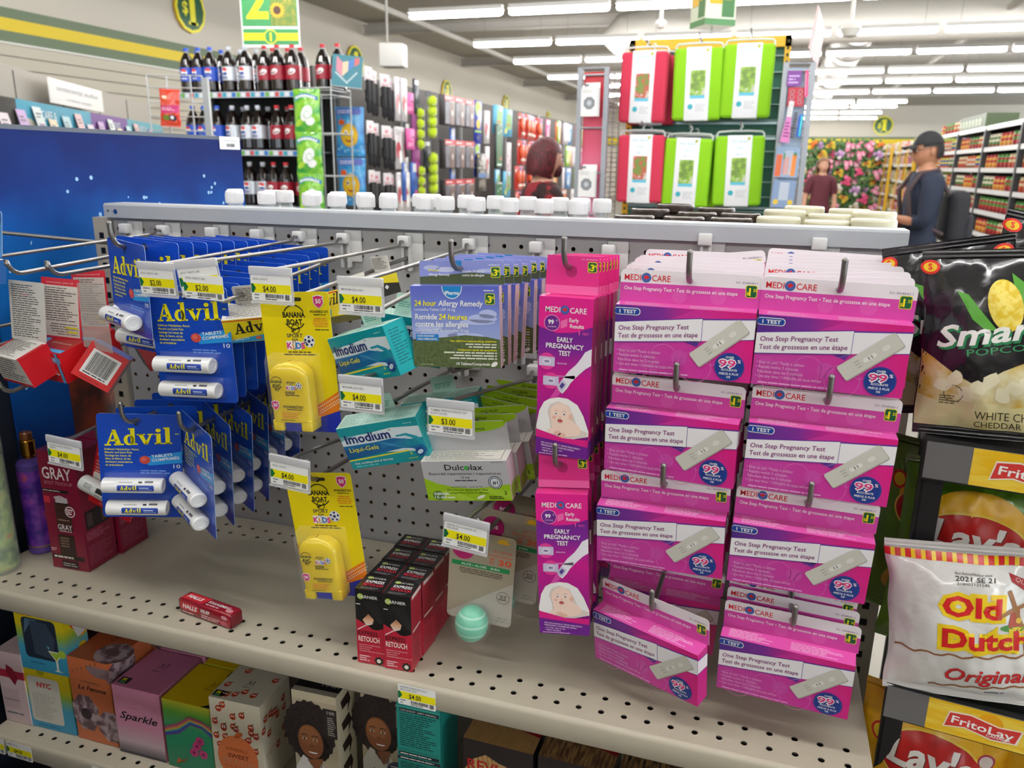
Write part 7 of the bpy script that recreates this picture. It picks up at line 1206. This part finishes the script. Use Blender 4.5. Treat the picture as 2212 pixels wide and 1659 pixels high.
# ================================================================ right aisle
def shelf_unit(i, y0, x, levels, far):
    t = thing('aisle_shelving', '%s shelving unit of right aisle, %s from the viewer' % ('yellow posted' if far else 'white edged black', ORD[i] if i else 'nearest'), 'shelving', (x, y0, -1.34)); b = MB(); b.box(.42, .45, 0, 1.2, 0, up(.62), M('#2a2b2c' if not far else '#8d8a84', .6)); b.box(0, .42, 0, 1.2, 0, up(-1.18), M('#6f6a62', .6)); b.obj('back_panel', t)
    for z in levels:
        b = MB(); b.box(0, .42, .005, 1.195, up(z - .022), up(z), M('#2c2d2e' if not far else '#8f8c86', .5)); b.box(-.012, 0, .005, 1.195, up(z - .036), up(z + .004), M('#e2e4e4', .3)); b.obj('shelf', t)
    b = MB(); b.box(-.016, .03, -.02, .02, 0, up(.50 if not far else .48), YF if far else M('#3a3b3c', .5)); b.obj('post', t)
    return levels
def can(c1, c2, c3):
    t = thing('food_jar', '', 'jar'); b = MB(.001); b.lathe([(36, 0), (38, 3), (38, 28)], M(c3, .3), 12); b.lathe([(38.4, 28), (38.4, 92)], M(c1, .4), 12, cap=False); b.lathe([(38.5, 50), (38.5, 72)], M(c2, .4), 12, cap=False); b.lathe([(38, 92), (34, 102), (34, 118), (30, 120)], M(c2, .35, .2), 12); b.obj('jar_body', t); PROTO.append(t); return t
def gbox(c1, c2, c3):
    t = thing('food_box', '', 'box'); b = MB(.001); b.box(-20, 200, -55, 55, 0, 150, M(c1, .45)); P = leftf(b, -20, 55, 0); P.rect(0, 104, 110, 140, M(c2), 1); P.disc(55, 56, 38, M(c3), 1); P.greek(14, 112, 96, 132, 1, WHITE, 2, 3); b.obj('carton', t); PROTO.append(t); return t
CANS = [can('#b8502c', '#d8c8a0', '#a83a20'), can('#a82a2c', '#4a8a3a', '#8a1c1c'), can('#d8a03c', '#b02a2c', '#c87a2c'), can('#4a7a3a', '#d8d0b8', '#7a3a24'), can('#38509a', '#d8c84a', '#c8642c'), can('#c8c4b4', '#d8682c', '#8a4a2c')]
CN = ('orange', 'red', 'amber', 'green', 'blue', 'cream'); BXS = [gbox('#c8423a', '#e8d8c8', '#e8b8a8'), gbox('#d8cfc0', '#b83a3c', '#c87a5a'), gbox('#d8b83c', '#a83a2c', '#e8e0c0'), gbox('#a8b85a', '#e0d8c0', '#d85a4a'), gbox('#c87a8a', '#e8d0d0', '#a82a3c')]; BN = ('red', 'white', 'yellow', 'green', 'pink')
NEAR = (.52, .325, .14, -.05, -.24, -.44); LVN = ('top', 'second', 'third', 'fourth', 'fifth', 'sixth')
for i in range(4):
    y0 = 5.3 + i * 1.24; shelf_unit(i, y0, 2.40, NEAR, False); n = 9 if i < 3 else 7
    for l, z in enumerate(NEAR[:6] if i < 3 else NEAR):
        if l == 0 and i in (1, 2): continue
        if l == 5 and i > 1: continue
        c0 = R.randrange(6)
        for c in range(n):
            k = (1 if l == 4 and i < 2 else (c0 + c // 3) % 6); o = dup(CANS[k], '%s labelled jar, %s shelf of %s right aisle unit, %s from near end' % (CN[k], LVN[l], ('nearest', 'second', 'third', 'fourth')[i], ORD[c] if c else 'first'), (2.455, y0 + .08 + c * 1.08 / (n - 1), z + .0012), (0, 0, R.uniform(0, 90))); o['group'] = 'jars on the right aisle shelves'
FAR = (.40, .20, -.04, -.28, -.52)
for i in range(7):
    y0 = 10.35 + i * 1.28; shelf_unit(4 + i, y0, 2.36 if i % 2 else 2.42, FAR, True); b = MB(); xq = (2.36 if i % 2 else 2.42) - .0125; b.box(xq - .006, xq, y0 + .55, y0 + .62, -.8, .48, YF); tag(b.obj('price_strip'), 'yellow vertical price strip on %s yellow posted shelving unit' % ORD[i].replace('frontmost', 'nearest'), 'price strip')
    for l, z in enumerate(FAR):
        c0 = R.randrange(5)
        for c in range(7):
            k = (c0 + c // 2) % 5; o = dup(BXS[k], '%s carton, %s shelf of %s yellow posted unit, %s from near end' % (BN[k], LVN[l], ORD[i].replace('frontmost', 'nearest'), ORD[c] if c else 'first'), (2.45, y0 + .12 + c * .165, z + .0012), sc=(1, 1, R.uniform(.85, 1.15))); o['group'] = 'cartons on the far right aisle shelves'
for i, (y, z, c, l) in enumerate(((6.0, .66, '#a83a2c', 'red and yellow banner standing on top of nearest right aisle shelf'), (8.0, .53, '#4a5a3a', 'row of dark green cartons on top of right aisle shelving'))):
    b = MB(); b.box(2.42, 2.46 if i == 0 else 2.7, y, y + (.35 if i == 0 else 1.2), z, z + (.22 if i == 0 else .13), M(c, .5)); P = Pn(b, (2.42, y + (.35 if i == 0 else 1.2), z), (0, -1, 0), (0, 0, 1), lift=.002); [P.rect(.02 + q * .15, .02, .12 + q * .15, .09, M('#c8b04a' if i == 0 else '#8a9a6a'), 1) for q in range(2 if i == 0 else 7)]; tag(b.obj('topper_box'), l, 'box')
# ---- artificial flowers at the far end
fr = thing('flower_wall', 'display wall of artificial flowers far down the right aisle', 'display rack', (1.58, 15.25, -1.34)); b = MB(); b.box(-.75, .75, 0, .06, 0, up(.60), M('#4f5a44', .8)); b.box(-.75, .75, -.5, 0, up(-.84), up(-.80), M('#a8a49c', .5)); b.box(-.75, .75, -.45, 0, 0, up(-.9), M('#8a5a4a', .7)); b.obj('back_panel', fr)
def bouquet(c, c2):
    t = thing('flower_bunch', '', 'flowers'); b = MB(); rr = random.Random(c)
    for i in range(9):
        a, q = rr.uniform(0, 6.28), rr.uniform(.02, .10); p = Vector((q * math.cos(a), -.08 + rr.uniform(-.05, .04), q * math.sin(a))); m = M(c if i % 3 else c2, .7); r = rr.uniform(.03, .05); pr = [(.004, -.012), (r * .6, -.005), (r, .010), (r * .7, .02), (r * .3, .012), (.002, .014)]
        bm = MB()
        for k in range(6):
            an = k * 1.047; b.ball((p.x + r * .6 * math.cos(an), p.y - .01, p.z + r * .6 * math.sin(an)), (r * .5, r * .22, r * .5), m, 6, 4)
        b.ball((p.x, p.y - .02, p.z), r * .32, M(c2, .7), 6, 4)
    b.obj('blossoms', t); l = MB(); lm = M('#3f6a34', .7)
    for i in range(7): a = i * .9; l.ball((.11 * math.cos(a), -.05, .11 * math.sin(a)), (.035, .01, .06), lm, 6, 4, Matrix.Rotation(a, 3, 'Y'))
    l.tube([(0, -.05, -.05), (0, -.02, -.22)], .008, lm, 5); l.obj('leaves', t); PROTO.append(t); return t
FL = [bouquet('#d87a9a', '#e8b0c0'), bouquet('#d8c03c', '#a86a2c'), bouquet('#e0d8d4', '#c8b87a'), bouquet('#b88ac0', '#e0d0d8'), bouquet('#c83a6a', '#e07aa0'), bouquet('#d8642c', '#e8c43c'), bouquet('#5a7a4a', '#8aa06a')]; FN = ('pink', 'yellow', 'white', 'lilac', 'magenta', 'orange', 'leafy green')
for r in range(8):
    for c in range(9):
        k = (r * 3 + c * 5 + (r * c) % 3) % 7; k = 0 if (c in (5, 6) and r < 3) else k; o = dup(FL[k], '%s artificial flower bunch on far flower wall, %s row, %s from left' % (FN[k], ('top', 'second', 'third', 'fourth', 'fifth', 'sixth', 'seventh', 'lowest')[r], ORD[c] if c else 'first'), (.94 + c * .162 + (r % 2) * .03, 15.19 - .13 * ((r + c) % 2), .53 - r * .155 + R.uniform(-.01, .01)), (0, R.uniform(-40, 40), 0), sc=R.uniform(.72, .9)); o['group'] = 'artificial flower bunches'
# ================================================================ people
def person(name, label, loc, rot, H, nodes, links, shirtf, shorts, shirt_m, leg_m, skin, head_rot=(0, 0, 0)):
    """one continuous skinned body; nodes: name -> (x, y, z, rx, ry) in metres for a 1.7 m figure facing -y"""
    t = thing(name, label, 'person', (loc[0], loc[1], -1.34), (0, 0, rot)); k = H / 1.7
    names = list(nodes); me = bpy.data.meshes.new('body'); me.from_pydata([(nodes[n][0], nodes[n][1], nodes[n][2]) for n in names], [(names.index(a), names.index(b)) for a, b in links], [])
    o = bpy.data.objects.new('body', me); COL.objects.link(o); md = o.modifiers.new('s', 'SKIN'); md.use_smooth_shade = True; o.modifiers.new('d', 'SUBSURF').levels = 2
    for i, n in enumerate(names): me.skin_vertices[0].data[i].radius = nodes[n][3:5]; me.skin_vertices[0].data[i].use_root = (i == 0)
    dg = bpy.context.evaluated_depsgraph_get(); ev = o.evaluated_get(dg); m2 = ev.to_mesh(); V = [v.co.copy() for v in m2.vertices]; N = [v.normal.copy() for v in m2.vertices]; F = [tuple(f.vertices) for f in m2.polygons]; ev.to_mesh_clear(); bpy.data.objects.remove(o)
    b = MB(k); sk = M(skin, .5, 0, 'skin'); b.add(V, F, sk, True)
    hc = Vector(nodes['head'][:3]); hr = Matrix.Rotation(math.radians(head_rot[2]), 3, 'Z') @ Matrix.Rotation(math.radians(head_rot[0]), 3, 'X')
    def hp(x, y, z): return hc + hr @ Vector((x, y, z))
    bm = bmesh.new(); bmesh.ops.create_uvsphere(bm, u_segments=28, v_segments=20, radius=1)
    for v in bm.verts:
        x, y, z = v.co; w = .076 * (1 - .22 * max(0, -z) ** 1.4); v.co = hp(x * w, y * .096 + (-.008 if y < 0 and z < -.2 else 0), z * .118 + .005)
    b.frombm(bm, sk, True)
    b.ball(hp(0, -.100, -.008), (.011, .018, .020), sk, 8, 6); b.ball(hp(0, -.092, .012), (.008, .012, .022), sk, 8, 6)
    for s in (-1, 1): b.ball(hp(s * .077, .008, -.002), (.010, .018, .030), sk, 8, 6); b.ball(hp(s * .030, -.084, .018), (.012, .008, .008), M('#e8e4e0', .3), 8, 6); b.ball(hp(s * .030, -.090, .018), (.006, .005, .006), M('#2a1c14', .3), 8, 6); b.ball(hp(s * .030, -.088, .036), (.016, .006, .003), M('#2f2019', .7), 8, 4)
    b.ball(hp(0, -.089, -.050), (.022, .008, .006), M('#a8605a', .5), 8, 5); b.obj('body', t)
    def cloth(nm, pred, off, m, lab=None):
        c = MB(k); fs = [f for f in F if pred(sum((V[i] for i in f), Vector()) / len(f))]; us = sorted({i for f in fs for i in f}); mp = {i: j for j, i in enumerate(us)}; c.add([V[i] + N[i] * off for i in us], [tuple(mp[i] for i in f) for f in fs], m, True); return c.obj(nm, t, lab)
    cloth('top', shirtf, .014, shirt_m); cloth('trousers', shorts, .013, leg_m)
    sh = MB(k)
    for s in ('l', 'r'):
        a = nodes['toe_' + s]; f_ = nodes['ankle_' + s]; sh.bbox(min(a[0], f_[0]) - .045, max(a[0], f_[0]) + .045, a[1] - .05, f_[1] + .06, 0, .085, M('#2a2a2c', .6), .03, 3)
    sh.obj('shoes', t); return t, hp, k
def base_nodes(arms):
    n = {'pelvis': (0, 0, .93, .155, .115), 'waist': (0, 0, 1.08, .135, .10), 'chest': (0, .005, 1.27, .165, .115), 'clav': (0, .01, 1.40, .10, .075), 'neck': (0, .005, 1.47, .056, .056), 'head': (0, -.01, 1.59, .05, .06)}
    for s, k in (('l', -1), ('r', 1)):
        n.update({'sh_' + s: (k * .165, .01, 1.375, .066, .066), 'hip_' + s: (k * .095, 0, .84, .10, .10), 'knee_' + s: (k * .105, -.01, .48, .062, .062), 'ankle_' + s: (k * .11, .02, .09, .042, .042), 'toe_' + s: (k * .12, -.13, .04, .038, .03)})
        e, w, h, cur = arms[s]; n['elb_' + s] = (*e, .045, .045); n['wr_' + s] = (*w, .029, .029); n['palm_' + s] = (*h, .034, .020)
        d = (Vector(h) - Vector(w)).normalized(); sd = d.cross(Vector(cur)).normalized(); cu = Vector(cur).normalized()
        for f in range(4):
            L = (.072, .082, .078, .062)[f]; b0 = Vector(h) + d * .035 + sd * (f - 1.5) * .019; n['f%da_%s' % (f, s)] = (*b0, .0095, .0095); n['f%db_%s' % (f, s)] = (*(b0 + d * L * .5 + cu * .012), .0085, .0085); n['f%dc_%s' % (f, s)] = (*(b0 + d * L * .85 + cu * .034), .0075, .0075)
        b0 = Vector(h) - d * .01 - sd * .034; n['ta_' + s] = (*b0, .011, .011); n['tb_' + s] = (*(b0 + d * .035 - sd * .018 + cu * .012), .009, .009)
    return n
LK = [('pelvis', 'waist'), ('waist', 'chest'), ('chest', 'clav'), ('clav', 'neck'), ('neck', 'head')]
for s in 'lr': LK += [('clav', 'sh_' + s), ('sh_' + s, 'elb_' + s), ('elb_' + s, 'wr_' + s), ('wr_' + s, 'palm_' + s), ('pelvis', 'hip_' + s), ('hip_' + s, 'knee_' + s), ('knee_' + s, 'ankle_' + s), ('ankle_' + s, 'toe_' + s), ('palm_' + s, 'ta_' + s), ('ta_' + s, 'tb_' + s)] + [q for f in range(4) for q in (('palm_' + s, 'f%da_%s' % (f, s)), ('f%da_%s' % (f, s), 'f%db_%s' % (f, s)), ('f%db_%s' % (f, s), 'f%dc_%s' % (f, s)))]
down = {s: ((k * .225, .03, 1.11), (k * .235, -.03, .87), (k * .235, -.045, .80), (-k * .5, -1, 0)) for s, k in (('l', -1), ('r', 1))}
fold = {'l': ((-.215, -.03, 1.10), (-.03, -.205, 1.06), (.045, -.20, 1.055), (0, 0, -1)), 'r': ((.215, -.03, 1.10), (.05, -.17, 1.12), (-.03, -.185, 1.13), (0, .3, -1))}
def hairshell(t, hp, k, r, pred, m, lab=None, jag=.0, name='hair'):
    b = MB(k); bm = bmesh.new(); bmesh.ops.create_uvsphere(bm, u_segments=40, v_segments=28, radius=1)
    bmesh.ops.delete(bm, geom=[f for f in bm.faces if not pred(f.calc_center_median())], context='FACES')
    for v in bm.verts: q = 1 + jag * noise.noise(Vector((v.co.x * 9, v.co.y * 9, 1.3))); v.co = hp(*r(v.co * q))
    b.frombm(bm, m, True); return b.obj(name, t, lab)
# red haired shopper seen from behind, turned to the right
PLAID = M('#8a1a26', .8, 0, 'plaid', c2='#2a0e12', ns=11, nr=(.47, .53))
bn = base_nodes(down); t, hp, k = person('person', 'person with dark red hair and red plaid shirt, back turned, left of blankets', (-.70, 3.34), 128, 1.585, bn, LK, lambda c: c.z > .86 and (c.z < 1.455) and not (abs(c.x) > .19 and c.z < .9), lambda c: c.z < .93 and abs(c.x) < .21 and c.z > .1, PLAID, M('#22242c', .8), '#d0a08a', (12, 0, -6))
hairshell(t, hp, k, lambda c: (c.x * .092, c.y * .108 + .010, c.z * (.135 if c.z > 0 else .165) - .004), lambda c: not (c.y < -.45 and c.z < .42) and c.z > -.62, M('#3a1218', .55, 0, 'hair', c2='#6a1c26', ns=30, st=(6, 6, .7), nr=(.45, .6)), 'dark red bobbed hair', .05)
b = MB(k); b.ball(hp(0, -.075, -.045), (.060, .036, .045), M('#4a1620', .7, 0, 'cloth'), 14, 8); b.obj('face_mask', t, 'dark red face mask'); b = MB(k); b.slab([(a, q) for a, q in rrect(.05, 1.16, .12, 1.25, .008)], -.138, -.134, M('#b8bcc0', .4)); b.obj('name_badge', t, 'grey name badge')
# man with cap and backpack facing left
NV = M('#1c2438', .8, 0, 'cloth', bump=.1, bs=40)
bn = base_nodes(fold); t, hp, k = person('person', 'person in dark cap and navy shirt with folded arms and backpack in right aisle', (1.56, 5.42), -82, 1.69, bn, LK, lambda c: c.z > .88 and c.z < 1.45 and not (c.y < -.10 and c.z < 1.16 and abs(c.x) < .2) and not (c.y < -.13), lambda c: c.z < .93 and abs(c.x) < .25 and c.z > .1, NV, M('#20222a', .8), '#b07a5c', (6, 0, 4))
hairshell(t, hp, k, lambda c: (c.x * .086, c.y * .106 + .006, c.z * .13 + .006), lambda c: (c.z > .25 or (c.y > .25 and c.z > -.45)) and not (c.y < -.5 and c.z < .4), M('#18120f', .6, 0, 'hair'), 'short dark hair')
cp = hairshell(t, hp, k, lambda c: (c.x * .092, c.y * .112 + .006, c.z * .135 + .012), lambda c: c.z > .32, M('#16171c', .7, 0, 'cloth'), 'dark baseball cap', name='cap'); b = MB(k); b.grid(lambda u, v: hp((u - .5) * .15, -.095 - .085 * v * math.sin(math.pi * (.12 + .76 * u)), .060 - .012 * v - .02 * (2 * u - 1) ** 2), 12, 6, M('#16171c', .7, 0, 'cloth')); b.grid(lambda u, v: hp((u - .5) * .15, -.095 - .085 * v * math.sin(math.pi * (.12 + .76 * u)), .055 - .012 * v - .02 * (2 * u - 1) ** 2), 12, 6, M('#16171c', .7, 0, 'cloth')); b.obj('brim', cp)
b = MB(k)
for s in (-1, 1): b.tube([hp(s * .03 + .022 * math.cos(q * .524), -.100, .018 + .016 * math.sin(q * .524)) for q in range(13)], .0016, BLACK, 5, False); b.tube([hp(s * .052, -.098, .02), hp(s * .078, 0, .02)], .0018, BLACK, 5)
b.tube([hp(-.008, -.10, .02), hp(.008, -.10, .02)], .0025, BLACK, 5); b.obj('eyeglasses', t, 'dark rimmed eyeglasses')
b = MB(k); b.tube([(-.205, -.045, 1.36), (-.222, -.06, 1.29), (-.228, -.062, 1.22)], .010, M('#b83a24', .7), 6); b.obj('sleeve_stripe', t, 'orange stripe on sleeve')
bp = MB(k); bp.bbox(-.145, .145, .155, .30, .95, 1.33, M('#26262b', .8, 0, 'cloth', bump=.2, bs=30), .065, 5); bp.bbox(-.11, .11, .28, .345, .97, 1.16, M('#303036', .8), .03, 3); bo = bp.obj('backpack', None); bo.location = t.location.copy(); bo.rotation_euler = t.rotation_euler.copy(); tag(bo, 'dark grey backpack worn by person in cap', 'backpack')
st = MB(k)
for s in (-1, 1): st.tube([(s * .10, .14, 1.30), (s * .10, .05, 1.47), (s * .105, -.06, 1.44), (s * .11, -.135, 1.32), (s * .125, -.10, 1.12), (s * .13, .13, 1.02)], .016, M('#4a3a3c', .8), 6)
so = st.obj('shoulder_straps', bo)
# distant shopper in maroon top
bn = base_nodes(down); t, hp, k = person('person', 'person with light brown hair in maroon top and black shorts, far down aisle', (1.20, 12.1), 8, 1.60, bn, LK, lambda c: c.z > .90 and c.z < 1.44 and not (abs(c.x) > .185 and c.z < 1.17), lambda c: c.z < .95 and c.z > .58 and abs(c.x) < .2, M('#5a2430', .8, 0, 'cloth'), M('#141418', .8, 0, 'cloth'), '#c8967c')
hairshell(t, hp, k, lambda c: (c.x * .105, c.y * .112 + .012, c.z * (.14 if c.z > 0 else .24)), lambda c: not (c.y < -.35 and c.z < .55) and c.z > -.85, M('#6a4630', .6, 0, 'hair', c2='#8a6244', ns=30, st=(6, 6, .7)), 'long light brown hair', .06)
# ---------------------------------------------------------------- drop the unplaced originals
def drop(o):
    for c in list(o.children): drop(c)
    bpy.data.objects.remove(o)
for p in PROTO: drop(p)
